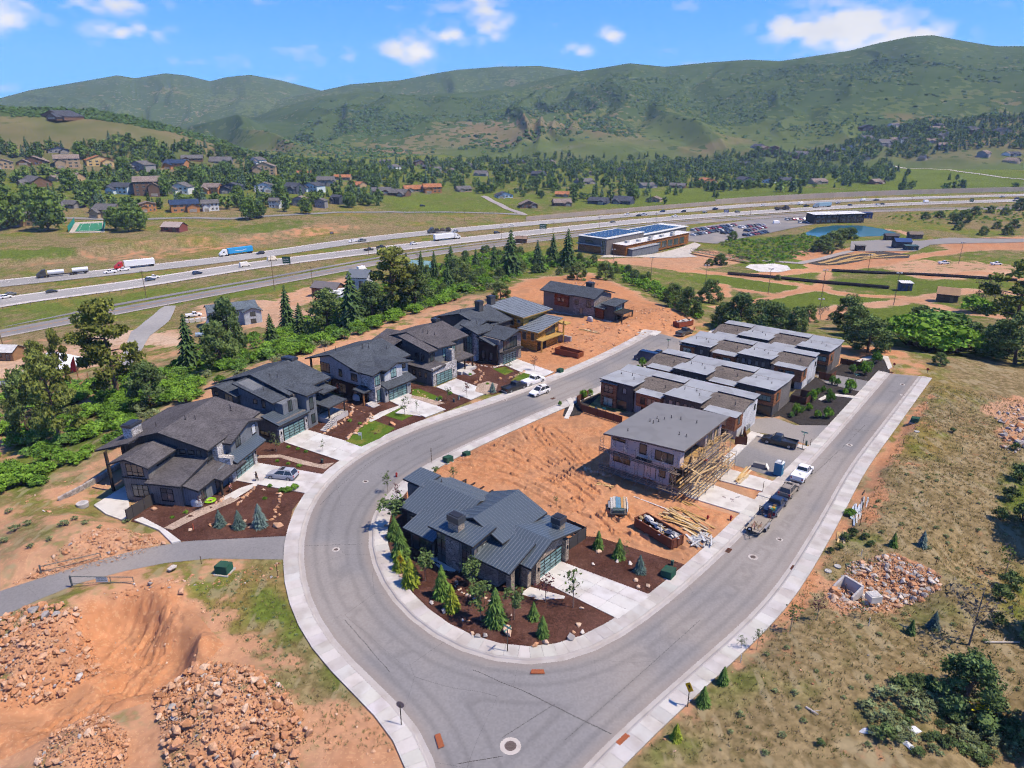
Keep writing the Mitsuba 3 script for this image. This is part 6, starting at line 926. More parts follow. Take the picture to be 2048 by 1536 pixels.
# garden boulders: (column, row, size, hue, label)
BOULD = [(865,1209,.9,4, 'white boulder in the middle of the corner bed'),(887,1226,1.1,5, 'round grey boulder below the golden spruce'),(925,1243,.6,4, 'small pale rock beside the grass tuft'),(937,1246,.6,0, 'small orange rock beside the pale one'),(945,1270,.75,3, 'tan block of three rocks near the kerb'),(955,1276,.9,5, 'grey middle one of three rocks near the kerb'),(970,1274,.85,5, 'blue grey right one of three rocks near the kerb'),(1014,1268,1.9,3, 'flat tan slab behind the street sign'),(1071,1294,1.0,0, 'orange boulder near the tip of the bed'),(1092,1289,.95,3, 'sandy boulder right of the orange one'),(1141,1279,1.25,5, 'large grey boulder near the right kerb'),(1147,1268,.6,1, 'flat pink rock above the large grey boulder'),(1164,1267,.9,4, 'grey tan block right of the flat pink rock'),(1157,1254,.95,3, 'pale tan block in the right of the bed'),(1163,1220,.7,3, 'cream rock beside the driveway edge'),(1022,1233,.5,4, 'small pale rock by the slender aspen'),
         (770,1078,.8,1, 'orange rock under the topmost spruce'),(768,1032,.7,4, 'pale rock beside the topmost aspen'),(768,1105,.9,4, 'white rock at the kerb edge of the corner bed'),(802,1155,.8,3, 'tan rock below the yellow sign'),(772,1054,.8,0, 'reddish rock next to the hydrant side path'),(1197,1107,1.1,3, 'orange tan rock beside the brownish spruce'),(1185,1131,.8,4, 'pale rock at the small dark shrub'),(1234,1125,.9,4, 'white flat rock below the bright spruce'),(1259,1130,1.0,4, 'pale round boulder left of the silver spruce'),(1271,1164,1.0,3, 'flat cream slab at the lower right bed'),(1276,1177,.8,3, 'small cream slab below the flat one'),(1296,1175,.9,3, 'cream slab at the corner of the right bed'),
         (556,1056,1.7,1, 'big orange boulder at the corner of the side road'),(422,1053,.9,0, 'orange rock left of the silver spruces'),(458,1053,1.0,0, 'orange rock between the left and middle silver spruce'),(490,1045,.9,3, 'tan rock behind the middle silver spruce'),(503,1057,1.0,1, 'flat orange rock between the middle and tallest silver spruce'),(381,1063,.9,3, 'tan flat rock at the red marker'),(308,1022,1.1,1, 'pale orange rock beside the dark panel fence'),(785,851,1.8,0, 'large red boulder at the corner of the lawn'),(1000,760,1.2,0, 'red boulder above the gravel circle'),(528,982,.8,3, 'pale rock near the silver crossover'),(555,990,.8,0, 'orange rock near the grasses'),(525,888,1.2,0, 'orange rocks in the gap between the first two houses'),
         (345,1142,1.6,4, 'long pale boulder beside the side road'),(300,1170,.9,5, 'grey stone on the earth near the gate'),(95,1236,1.7,5, 'grey round boulder behind the left rock heap'),(70,1225,1.6,5, 'long grey stone at the left verge'),(352,1420,1.5,5, 'large grey boulder on the right rock heap'),(438,1338,.9,5, 'grey tip stone of the right heap'),(511,1514,1.2,4, 'white boulder at the foot of the right heap'),(575,1408,1.0,1, 'orange boulder alone right of the heap'),(620,1472,1.0,1, 'orange boulder alone near the bottom'),(612,1462,.7,3, 'pale rocks above the lone orange boulder'),(364,1186,1.2,1, 'pale pink block at the edge of the hollow')]
for (px, py, s, hz, lab), p in zip(BOULD, atp([b[:2] for b in BOULD])): rock_at('boulder', [p[0], p[1], max(p[2],0) + .18 * s + .08], s * .95, hz, lab, None, 'boulder')
WALLS = [([(395,1010),(403,1003),(440,1008),(446,998)],10,.8, 'orange stone edging the bed at the dark entry', 'edging stones at the entry'),([(476,1012),(488,998),(505,985),(510,980)],11,.8, 'orange stone in the curved row above the tan path', 'stones of the curved row'),([(547,1048),(553,1030),(560,1005),(562,990)],13,.8, 'orange stone in the straight row beside the silver crossover', 'stones of the straight row'),([(648,868),(662,862),(680,850),(700,838),(708,820),(702,812)],24,.95, 'orange block of the upper rock wall between the second and third house', 'blocks of the upper garden wall'),([(692,882),(705,872),(722,858),(738,842),(742,832)],22,.95, 'orange block of the lower rock wall on the lawn edge', 'blocks of the lower garden wall'),([(945,772),(958,764),(966,754),(958,742)],13,.95, 'orange block of the small wall by the gravel circle', 'blocks of the small garden wall'),([(1012,760),(1030,754),(1048,745)],11,.9, 'orange block in the row beside the dry lawn', 'blocks beside the dry lawn'),([(820,778),(840,788),(856,798)],10,.6, 'small edging stone beside the narrow lawn', 'edging stones of the narrow lawn'),([(664,800),(690,810),(730,828),(760,834)],14,.55, 'edging stone below the timber porch', 'edging stones below the porch'),([(866,802),(880,806)],5,.8, 'pale stone in the small group on the lawn end', 'stones on the lawn end'),([(935,728),(955,732),(980,736),(1000,734)],12,.7, 'pale stone of the terrace edge at the dark stone house', 'terrace stones'),([(910,1165),(925,1190),(945,1200),(975,1203)],14,.6, 'white edging stone of the dry stream at the stone tower', 'stones of the dry stream'),([(1165,938),(1180,945),(1200,950),(1218,955)],16,1.0, 'red block of the stacked wall beside the shell', 'blocks stacked beside the shell')]
for pts, n, s, lab, grp in WALLS:
    L = LineString(atp(pts)[:, :2])
    for i in range(n):
        q = L.interpolate((i + gr.uniform(-.2,.2)) / max(1, n - 1), normalized=True); z = float(height(q.x, q.y)); rock_at('wall_stone', (q.x + gr.normal(0,.15), q.y + gr.normal(0,.15), max(z, 0) + .28 * s), s * gr.uniform(.75,1.1),3 + i % 2 if 'white' in lab or 'pale' in lab else int(gr.choice([0,1,1,3])), lab, grp)

# ------------------------------------------------------------------ vehicles
def az_frame(o, az, z=0.0): return Frame(o, az - 90, z)
def azim(p, q): a, b = flat(*p), flat(*q); return math.degrees(math.atan2(b[0] - a[0], b[1] - a[1]))
TYRE, RIM, LAMP_W, LAMP_R, DGLASS = (.022,.022,.024),(.36,.37,.38),(.75,.75,.72),(.35,.02,.02),(.020,.026,.032)
def wheel(fr, k, x, y, r=.37, w=.25, side=1):
    m = MB(fr); m.tube((x, y - w / 2, r),(x, y + w / 2, r), r, TYRE, 18); q = part(k, 'wheel', m); m = MB(fr); d = side * (w / 2 + .004); m.tube((x, y + d - side * .02, r),(x, y + d, r), r * .62, RIM, 14); m.tube((x, y + d, r),(x, y + d + side * .015, r), r * .2,(.1,.1,.1),10); part(q, 'rim', m, 'metal_paint')
def vehicle(kd, color, o, az, label, category, z=.008, name=None, far=False, group=None):
    """A car, crossover or pickup, x forwards; far copies are one mesh each."""
    k = thing(name or {'suv': 'crossover', 'pickup': 'pickup_truck', 'sedan': 'car', 'van': 'van'}[kd], label, category, group); fr = az_frame(o, az, z); c = A_(color); one = MB(fr); new = (lambda: one) if far else (lambda: MB(fr)); done = (lambda n_, m, b='matte': None) if far else (lambda n_, m, b='matte': part(k, n_, m, b))
    L, W, Hr = {'suv': (4.75,1.92,1.70), 'sedan': (4.7,1.85,1.45), 'pickup': (5.85,2.0,1.88), 'van': (5.6,2.05,2.5)}[kd]; h, w = L / 2, W / 2; belt = {'suv': 1.02, 'sedan': .90, 'pickup': 1.12, 'van': 1.25}[kd]; r = .40 if kd == 'pickup' else .36
    m = new(); m.hull([(x, s * y, zz) for s in (-1,1) for x, y, zz in ((-h + .12, w - .08,.32),(h - .2, w - .1,.30),(-h, w - .06,.60),(h, w - .22,.55),(-h + .04, w - .04, belt - .08 if kd != 'pickup' else .78),(h - .06, w - .16, belt - .28),(h - 1.15, w - .05, belt),(.2, w - .01, belt - .25),(-h + .06 if kd != 'pickup' else -.5, w - .08, belt))], c)
    if kd == 'pickup':
        for s in (-1,1): m.box(-h + .02,-.45, s * (w - .10), s * (w - .01),.70, belt + .10, c)
        m.box(-h, -h + .09,-w + .05, w - .05,.7, belt + .10, c); m.box(-.55,-.45,-w + .05, w - .05,.7, belt + .12, c); m.box(-h + .09,-.55,-w + .1, w - .1,.72,.80,(.03,.03,.03))
    done('body', m, 'gloss')
    x0, x1, x2, x3 = {'suv': (-h + .10,-h + .55,.15,1.05), 'sedan': (-h + .35,-.95,.35,1.25), 'pickup': (-.48,-.30,.75,1.45), 'van': (-h + .05,-h + .12,1.4,2.1)}[kd]
    m = new(); m.hull([(x, s * y, zz) for s in (-1,1) for x, y, zz in ((x0, w - .10, belt - .03),(x3, w - .10, belt - .03),(x1, w - .30, Hr - .07),(x2, w - .30, Hr - .07))], DGLASS if kd != 'van' else c); done('windows', m, 'pane')
    m = new(); m.hull([(x, s * y, zz) for s in (-1,1) for x, y, zz in ((x1 - .05, w - .29, Hr - .09),(x2 + .08, w - .29, Hr - .09),(x1 + .1, w - .38, Hr),(x2 - .1, w - .38, Hr))], c); 
    for s in (-1,1):
        for xa, xb in ((x0 + .02, x1),((x0 + x3) / 2 - .1,(x1 + x2) / 2 - .1),(x3 - .04, x2)): m.tube((xa, s * (w - .105), belt - .03),(xb, s * (w - .29), Hr - .06),.05, c, 5)
    done('roof', m, 'gloss')
    if kd == 'suv' and not far: m = MB(fr); [m.tube((x1, s * (w - .40), Hr + .05),(x2 - .1, s * (w - .40), Hr + .05),.025,(.08,.08,.08),5) for s in (-1,1)]; m.box(-.55,.05,-.45,.45, Hr - .004, Hr + .006, DGLASS); part(k, 'roof_rail', m)
    if far:
        for x in (-h * .62, h * .62): one.tube((x, -w + .02, r),(x, w - .02, r), r, TYRE, 9)
        put(k, one, 'gloss'); return k
    for x in (-h * .61, h * .63):
        for s in (-1,1): wheel(fr, k, x, s * (w - .13), r, .24, s)
    for s in (-1,1):
        m = MB(fr); m.hull([(h - .14, s * (w - .30),.66),(h - .02, s * (w - .52),.64),(h - .10, s * (w - .30),.80),(h - .04, s * (w - .52),.76),(h - .4, s * (w - .14),.78),(h - .4, s * (w - .14),.68)], LAMP_W); part(k, 'headlight', m, 'gloss'); m = MB(fr); m.box(-h - .012,-h + .08, s * (w - .30), s * (w - .07),.72,1.0, LAMP_R); part(k, 'tail_light', m, 'gloss'); m = MB(fr); m.box(x3 - .25, x3 - .08, s * (w - .08), s * (w + .12), belt - .02, belt + .14, c * .8); part(k, 'mirror', m, 'gloss')
    m = MB(fr); m.box(-h - .05,-h + .1,-w + .12, w - .12,.38,.56,(.08,.08,.085) if kd != 'pickup' else (.40,.40,.41)); part(k, 'bumper', m, 'metal_paint'); m = MB(fr); m.box(h - .12, h + .01,-w + .3, w - .3,.40,.56,(.03,.03,.03)); part(k, 'bumper', m, 'metal_paint'); return k
WHITE, BLACKC, SILVER, NAVY, TANC, GREYC = (.72,.72,.72),(.018,.019,.022),(.34,.36,.40),(.015,.028,.075),(.24,.20,.155),(.14,.145,.15)
for kd, c, p, az, lab, cat in [('suv', SILVER, (565,956),281, 'silver crossover parked on the driveway of the nearest row house', 'car'),('pickup', BLACKC, (1029,780),47, 'black pickup parked at the kerb of the curved street', 'pickup truck'),('pickup', WHITE, (1067,767),46, 'white pickup parked in front of the black one', 'pickup truck'),('suv', WHITE, (1079,788),225, 'white crossover parked across the street from the pickups', 'car'),('pickup', (.05,.055,.062),(1369,669),46, 'dark pickup parked at the dead end by the red container', 'pickup truck'),('pickup', BLACKC, (1558,889),304, 'black pickup alone on the parking pad', 'pickup truck'),('pickup', WHITE, (1604,953),38.7, 'white pickup first in the row parked at the building site', 'pickup truck'),('suv', TANC, (1577,986),38.7, 'tan crossover parked behind the white pickup', 'car'),('pickup', NAVY, (1549,1019),38.7, 'dark blue pickup with a full bed behind the tan crossover', 'pickup truck'),('pickup', NAVY, (1318,716),309, 'blue pickup on the alley behind the second town house row', 'pickup truck'),('van', NAVY, (1292,722),309, 'dark blue van beside the blue pickup on the alley', 'van')]: vehicle(kd, c, flat(*p), az, lab, cat)
# load in the blue pickup and the white one
fr = az_frame(flat(1549,1019),38.7); k = thing('tool_load', 'jumble of tools and green tubs in the bed of the blue pickup', 'tools'); g = np.random.default_rng(3)
for nm, c in (('tub', (.03,.20,.16)),('tub', (.05,.25,.20)),('saw_case', (.45,.25,.03)),('tool_box', (.30,.05,.03)),('bucket', (.4,.4,.4)),('bag', (.15,.10,.06))): x, y = g.uniform(-2.5,-.9), g.uniform(-.5,.5); m = MB(fr); m.box(x - .25, x + .25, y - .2, y + .2,.82, g.uniform(1.1,1.35), c); part(k, nm, m)
fr = az_frame(flat(1604,953),38.7); k = thing('bucket', 'white bucket lying in the bed of the white pickup', 'bucket'); m = MB(fr); m.tube((-1.6,-.2,.95),(-1.2,.1,.98),.17,(.7,.7,.68),12); put(k, m)
# trailers
def trailer(o, az, label, L, W, deck, rails, tandem=True):
    k = thing('trailer', label, 'trailer'); fr = az_frame(o, az); m = MB(fr); m.box(-L / 2, L / 2,-W / 2, W / 2,.62,.70, deck); part(k, 'deck', m); m = MB(fr); S = (.05,.055,.06)
    for y in (-W / 2, W / 2): m.box(-L / 2, L / 2, y - .04, y + .04,.50,.64, S)
    for x in np.linspace(-L / 2, L / 2,5): m.box(x - .04, x + .04,-W / 2, W / 2,.52,.61, S)
    part(k, 'chassis', m, 'metal_paint'); m = MB(fr); [m.tube((L / 2, s * W * .42,.56),(L / 2 + 1.35,0,.56),.05, S, 6) for s in (-1,1)]; m.tube((L / 2 + 1.3,0,.56),(L / 2 + 1.55,0,.60),.06, S, 6); m.tube((L / 2 + 1.2,.1,.0),(L / 2 + 1.2,.1,.9),.035, S, 6); part(k, 'tongue', m, 'metal_paint')
    for x in ((-.5,.45) if tandem else (0,)):
        for s in (-1,1): wheel(fr, k, x - .2, s * (W / 2 + .14),.34,.2, s)
    for s in (-1,1): m = MB(fr); m.box(-1.15,.75, s * (W / 2 + .03), s * (W / 2 + .27),.70,.76,(.30,.31,.32)); part(k, 'fender', m, 'metal_paint')
    if rails:
        m = MB(fr)
        for s in (-1,1):
            m.tube((-L / 2, s * W / 2,1.05),(L / 2, s * W / 2,1.05),.025, S, 5); [m.tube((x, s * W / 2,.65),(x, s * W / 2,1.05),.025, S, 5) for x in np.linspace(-L / 2, L / 2,5)]
        m.tube((L / 2,-W / 2,1.05),(L / 2, W / 2,1.05),.025, S, 5); part(k, 'side_rail', m, 'metal_paint')
    return k, fr
k, fr = trailer(flat(1516,1056),218.7, 'tandem axle utility trailer with raised ramps parked at the kerb', 4.6,2.0,(.33,.29,.24), True)
for s in (-1,1):
    m = MB(fr)
    for j in range(6): m.box(-2.42,-2.32, s * .62 - .24, s * .62 + .24,.75 + .25 * j, .84 + .25 * j, (.03,.03,.03))
    [m.box(-2.42,-2.32, s * .62 + t * .26 - .03, s * .62 + t * .26 + .03,.66,2.15,(.03,.03,.03)) for t in (-1,1)]; part(k, 'ramp', m, 'metal_paint')
m = MB(fr); m.tube((2.5,-.3,.95),(2.62,-.3,.98),.34, TYRE, 16); m.tube((2.62,-.3,.98),(2.64,-.3,.98),.2,(.6,.6,.6),12); part(k, 'spare_wheel', m)
k = thing('hand_tools', 'rakes, shovels and straps lying on the utility trailer', 'tools'); [put(k + f'__tool_{i:03d}' if i else k + '__tool', MB(fr).tube((g.uniform(-1,1), g.uniform(-.8,.8),.75),(g.uniform(.8,2.2), g.uniform(-.8,.8),.82),.03,[(.3,.2,.1),(.05,.05,.05),(.25,.05,.03)][i % 3],5)) for i in range(9)]
k = thing('fuel_cans', 'red and blue plastic cans behind the utility trailer', 'cans'); m = MB(fr); m.box(-3.2,-2.9,.2,.55,0,.9,(.45,.04,.02)); part(k, 'red_can', m); m = MB(fr); m.box(-3.1,-2.8,-.25,.1,0,.5,(.02,.09,.35)); part(k, 'blue_can', m)
k, fr = trailer(flat(1236,1020), azim((1236,1005),(1238,1050)), 'flat trailer standing in the bare earth with boards on its deck', 4.4,2.3,(.10,.09,.08), False, True)
k = thing('board_load', 'blue, tan and white boards laid on the trailer in the bare earth', 'boards'); [put(numbered(k + '__board'), MB(fr).box(-2.3 + g.uniform(-.2,.2),1.0, y, y + .34,.71,.80 + .05 * (i % 3), c)) for i, (y, c) in enumerate(zip(np.arange(-1.1,1.05,.37),[(.48,.48,.46),(.48,.47,.45),(.10,.24,.36),(.13,.28,.40),(.46,.26,.10),(.50,.40,.28)]))]
k = thing('site_saw', 'saw stand and white pipe at the tongue end of the flat trailer', 'saw'); m = MB(fr); m.box(1.2,2.1,-.8,.8,.72,1.1,(.05,.09,.09)); [m.tube((1.1 + .3 * i, -1,.8),(2.0,.9 - .5 * i, 1.3),.04,(.35,.37,.38),5) for i in range(4)]; part(k, 'stand', m); m = MB(fr); m.tube((-2.2,1.25,.9),(1.8,1.22,.85),.06,(.7,.7,.7),6); part(k, 'pipe', m)
# containers
def skip(o, az, label, L=6.7, W=2.3, Hh=1.5, c=(.17,.060,.034)):
    k = thing('dumpster', label, 'dumpster'); fr = az_frame(o, az); m = MB(fr); t = .07
    for y in (-W / 2, W / 2): m.box(-L / 2, L / 2, y - t / 2, y + t / 2,.22, Hh, c)
    for x in (-L / 2, L / 2): m.box(x - t / 2, x + t / 2,-W / 2 + t / 2, W / 2 - t / 2,.22, Hh, c)
    part(k, 'side', m); m = MB(fr); m.box(-L / 2, L / 2,-W / 2 + .05, W / 2 - .05,.15,.26, A_(c) * .7); part(k, 'floor', m); m = MB(fr)
    for y in (-W / 2, W / 2): m.box(-L / 2 - .06, L / 2 + .06, y - .07, y + .07, Hh, Hh + .1, A_(c) * 1.1)
    for x in (-L / 2, L / 2): m.box(x - .07, x + .07,-W / 2 + .07, W / 2 - .07, Hh, Hh + .1, A_(c) * 1.1)
    part(k, 'top_rail', m)
    for x in (-L / 2 - .05, L / 2 + .05):
        for y in (-W * .38,0, W * .38): m = MB(fr); m.box(x - .05, x + .05, y - .06, y + .06,.05, Hh, A_(c) * .9); part(k, 'post', m)
    for s in (-1,1): m = MB(fr); m.box(-L / 2 + .2, L / 2 - .2, s * .5 - .07, s * .5 + .07,0,.15,(.05,.04,.04)); part(k, 'skid', m)
    return k, fr
dz = azim((1281,1050),(1350,1092)); k, fr = skip(flat(1316,1072), dz, 'rust brown open dumpster heaped with rubbish beside the lumber')
m = MB(fr)
for x in (-.5,-.1,.3): m.box(x - .05, x + .05,1.19,1.20,.55,1.15,(.62,.60,.58))
m.box(-.62,.46,1.185,1.195,1.2,1.26,(.62,.60,.58)); m.box(-.62,.46,1.185,1.195,.44,.50,(.62,.60,.58)); m.box(-.14,.3,1.19,1.20,.82,.88,(.62,.60,.58)); part(k, 'stencil', m)
k = thing('rubbish', 'white sacks, grey sheets and broken boards heaped in the rust brown dumpster', 'rubbish')
for i in range(46):
    x, y = g.uniform(-3,3), g.uniform(-.9,.9); s = g.uniform(.15,.5); c = [(.62,.60,.57),(.50,.50,.49),(.62,.61,.60),(.40,.28,.14),(.30,.31,.33),(.55,.45,.30),(.05,.07,.12)][g.integers(7)]; m = MB(fr); z = 1.25 + .5 * (1 - abs(y)) * g.random()
    m.hull(A_((x, y, z)) + g.normal(size=(9,3)) * [s, s * .6, s * .35], c); part(k, 'scrap', m)
k, fr = skip(flat(1366,652), azim((1350,655),(1383,648)), 'red brown dumpster full of rubbish beyond the dark pickup', 5.5,2.2,1.4,(.25,.07,.04)); k = thing('rubbish', 'white rubbish on top of the dumpster beyond the dark pickup', 'rubbish')
for i in range(16): m = MB(fr); m.hull(A_((g.uniform(-2.3,2.3), g.uniform(-.8,.8),1.45)) + g.normal(size=(8,3)) * [.35,.25,.18],[(.6,.6,.58),(.5,.45,.4)][i % 2]); part(k, 'scrap', m)
k, fr = skip(flat(1138,712), azim((1102,705),(1170,722)), 'orange brown dumpster standing below the half built yellow house', 6.7,2.3,1.5,(.26,.075,.035))
def boards(name, label, cat, rows, n, L, spread, az0, colors, seed, layers=3, fan=12):
    k = thing(name, label, cat); g = np.random.default_rng(seed); c0 = np.mean([flat(*p) for p in rows],0); fr = az_frame(c0, az0)
    for i in range(n):
        l, w, a = g.uniform(.5,1) * L, g.uniform(.05,.16), math.radians(g.normal(0, fan)); x, y, z = g.uniform(-1,1) * L * .3, g.uniform(-1,1) * spread, .06 + .07 * g.integers(layers); d = A_((math.cos(a) * l / 2, math.sin(a) * l / 2, g.normal(0,.05))); nrm = A_((-math.sin(a), math.cos(a),0)) * w; c_ = A_((x, y, z)); m = MB(fr)
        m.prism8(np.vstack([[c_ - d - nrm, c_ + d - nrm, c_ + d + nrm, c_ - d + nrm], A_([c_ - d - nrm, c_ + d - nrm, c_ + d + nrm, c_ - d + nrm]) + [0,0,.05]]), A_(colors[g.integers(len(colors))]) * g.uniform(.8,1.15)); part(k, 'board', m)
LUM = [(.55,.37,.16),(.60,.42,.20),(.50,.30,.10),(.58,.46,.30)]
boards('lumber_pile', 'heap of yellow boards and sheathing beyond the rust brown dumpster', 'lumber', [(1375,1045)],48,5.5,1.8, dz, LUM, 4,9); boards('lumber_pile', 'long timbers stacked beside the rust brown dumpster', 'lumber', [(1372,1062)],12,6.5,.6, dz + 3, LUM[1:],5,5,2); boards('scrap_metal', 'tangle of grey metal studs and foil by the kerb', 'scrap', [(1400,1083)],40,2.8,1.3, dz + 20,[(.42,.44,.46),(.55,.56,.58),(.30,.33,.38),(.5,.46,.42)],6,6,40)
boards('lumber_pile', 'loose planks lying on the earth below the concrete slabs', 'lumber', [(1387,1014)],7,4.5,.4, dz - 5, LUM, 8,2,4); boards('lumber_pile', 'bundle of boards resting across the upper concrete slab', 'lumber', [(1489,952)],12,5,.5,36, LUM, 9,6,2); boards('lumber_pile', 'stack of planks on the earth near the farthest house', 'lumber', [(1185,664)],14,6,.8,128, LUM, 10,3,6); boards('lumber_pile', 'crossed boards on the earth by the shell corner', 'lumber', [(1209,973)],6,3,.5,140, LUM, 11,2,25); boards('lumber_pile', 'tan planks at the near end of the wrapped bundles', 'lumber', [(1682,1075)],5,2.6,.4,30, LUM, 13,3,10)
boards('pipe', 'long white pipe lying on the earth behind the dumpster', 'pipe', [(1284,1000)],1,7,.05, azim((1264,992),(1304,1008)),[(.62,.6,.58)],14,1,0); boards('pipe', 'short steel bars lying on the lower concrete slab', 'pipe', [(1465,1002)],5,2.4,.9,110,[(.2,.2,.2),(.35,.3,.3)],15,1,25)
for i, (px, py, az, lab, cs) in enumerate([(1712,1022,30, 'pale blue wrapped bundle on the eastern verge', [(.50,.56,.62),(.46,.53,.60)]),(1716,1042,28, 'long white wrapped bundle on the eastern verge', [(.60,.60,.60),(.30,.36,.46),(.52,.5,.45)]),(1728,1010,30, 'black and silver bundle on the eastern verge', [(.04,.04,.05),(.4,.42,.44)])]): boards('material_bundle', lab, 'building materials', [(px, py)],10,4.2,.5, az, cs, 40 + i, 4,3)
boards('timber_beam', 'pale beam on the eastern verge above the bundles', 'timber', [(1737,990)],2,3.2,.2,36,[(.62,.56,.46)],50,1,2); boards('drain_pipe', 'short black pipe on the eastern verge above the bundles', 'pipe', [(1729,984)],1,2,.1,36,[(.03,.03,.03)],51,1,0)
# small street and site furniture
def item(name, label, cat, px, py, az, parts, bs='matte', ground=True):
    p = at(px, py); k = thing(name, label, cat); fr = az_frame(p[:2], az, max(p[2],0.0) if abs(p[2]) < 1.5 and p[1] < 200 else p[2])
    for nm, fn in parts: m = MB(fr); fn(m); part(k, nm, m, bs)
    return k, fr
GREEN = (.022,.085,.055)
for px, py, az, s, lab in [(896,924,45,1.0, 'dark green utility cabinet at the kerb of the building plot'),(933,912,45,.8, 'pale green low utility box beside the dark cabinet'),(1336,1153,38,1.1, 'green utility cabinet at the corner of the right bed'),(449,1144,100,1.2, 'dark green utility cabinet beside the side road'),(1829,845,38,1.0, 'green utility cabinet on the far verge near the dead end'),(1120,745,45,.9, 'green utility cabinet below the half built house')]:
    item('utility_box', lab, 'utility box', px, py, az, [('pad', lambda m: m.box(-.8 * s, .8 * s, -.8 * s, .8 * s, -.1,.12,(.45,.43,.41))),('cabinet', lambda m: m.ext([(-.62 * s, .12),(.62 * s, .12),(.62 * s, .9 * s),(-.62 * s, 1.05 * s)], 'f', -.65 * s, .65 * s, GREEN)),('door', lambda m: m.box(.65 * s, .68 * s, -.55 * s, .55 * s, .2,.85 * s, A_(GREEN) * 1.3))])
for px, py, lab in [(874,824 - 20, 'small green post box in the bed of the fourth house'),(908,806, 'black pedestal in the bed before the charcoal house'),(918,801, 'pale pedestal in the bed before the charcoal house'),(1344,1133, 'green pedestal behind the corner cabinet'),(1612,891, 'green pedestal beside the parking pad'),(645,928, 'small dark meter box in the gravel strip')]: item('pedestal', lab, 'utility pedestal', px, py, 30,[('body', lambda m: m.box(-.14,.14,-.14,.14,0,.75,(.05,.12,.08) if 'green' in lab else (.04,.04,.045) if 'dark' in lab or 'black' in lab else (.35,.36,.30))),('cap', lambda m: m.box(-.17,.17,-.17,.17,.75,.85,(.06,.12,.09)))])
for px, py, lab in [(793,954, 'red fire hydrant at the tip of the corner bed'),(1461,1041, 'red fire hydrant on the earth near the trailer'),(1388,660, 'red fire hydrant beyond the dark pickup'),(1415,1040, 'dark red valve post by the lumber heap')]: item('fire_hydrant', lab, 'fire hydrant', px, py, 0,[('barrel', lambda m: (m.tube((0,0,0),(0,0,.65),.13,(.30,.02,.02),10), m.tube((0,0,.65),(0,0,.82),.14,(.30,.02,.02),10,.04))),('nozzle', lambda m: (m.tube((-.24,0,.5),(.24,0,.5),.07,(.34,.03,.03),8), m.tube((0,0,.48),(0,-.22,.48),.09,(.34,.03,.03),8)))])
def sign(name, label, px, py, h, az, plate, post=(.10,.085,.07)):
    k, fr = item(name, label, 'sign', px, py, az, [('post', lambda m: m.box(-.035,.035,-.035,.035,0, h, post))]); plate(k, fr, h); return k
def stop_(k, fr, h): t = np.arange(8) * np.pi / 4 + np.pi / 8; P = np.column_stack([.40 * np.cos(t), h - .05 + .40 * np.sin(t)]); m = MB(fr); m.ext(P, 'f', .04,.06,(.24,.20,.18)); part(k, 'plate', m); m = MB(fr); m.ext(P, 'f', .061,.064,(.45,.02,.02)); part(k, 'face', m)
sign('stop_sign', 'stop sign seen from its grey back at the corner by the crossing', 803,1452,2.5,12, stop_)
def diam(k, fr, h): m = MB(fr); P = [(0, h - .62),(.55, h - .02),(0, h + .58),(-.55, h - .02)]; m.ext(P, 'f', -.06,-.04,(.62,.36,.01)); part(k, 'plate', m); m = MB(fr); m.ext([(-.05, h - .3),(.05, h - .3),(.05, h + .1),(-.05, h + .1)], 'f', -.066,-.061,(.02,.02,.02)); m.ext([(-.2, h + .02),(.2, h + .02),(0, h + .3)], 'f', -.066,-.061,(.02,.02,.02)); part(k, 'symbol', m)
sign('warning_sign', 'yellow diamond warning sign seen flat from behind on the far verge', 1375,1414,2.4,60, diam); sign('warning_sign', 'bright yellow diamond warning sign among the spruces of the corner bed', 803,1150,2.3,30, diam)
def street(k, fr, h):
    for i, (a, z) in enumerate(((0, h),(90, h + .24))): q = az_frame(fr.o, 40 + a, fr.z); m = MB(q); m.box(-.55,.55,-.015,.015, z, z + .2,(.01,.20,.13)); part(k, 'name_plate', m); m = MB(q); [m.box(-.45 + .1 * j, -.39 + .1 * j, -.02,.02, z + .06, z + .15,(.6,.62,.6)) for j in range(9)]; part(k, 'lettering', m)
for px, py, lab in [(1015,1305, 'green crossed street name sign at the tip of the corner bed'),(1604,900, 'green crossed street name sign beside the parking pad'),(1708,778, 'green crossed street name sign by the farther alley'),(1335,705, 'green crossed street name sign behind the second town house row')]: sign('street_sign', lab, px, py, 2.9,40, street)
def red_d(k, fr, h): m = MB(fr); m.ext([(0, h - .35),(.35, h),(0, h + .35),(-.35, h)], 'f', -.05,-.03,(.42,.03,.02)); part(k, 'plate', m)
for px, py, lab in [(1787,737, 'red end of road marker at the near corner of the dead end'),(1854,747, 'red end of road marker at the far corner of the dead end')]: sign('road_end_sign', lab, px, py, 1.0,210, red_d)
def sale(k, fr, h): m = MB(fr); m.box(-.03,.03,-.05,.62, h - .08, h, (.6,.6,.6)); m.box(-.02,.02,.05,.6, h - .55, h - .14,(.68,.68,.68)); part(k, 'panel', m)
sign('yard_sign', 'white hanging yard sign on the lawn of the second house', 724,882,1.6,0, sale, (.6,.6,.6))
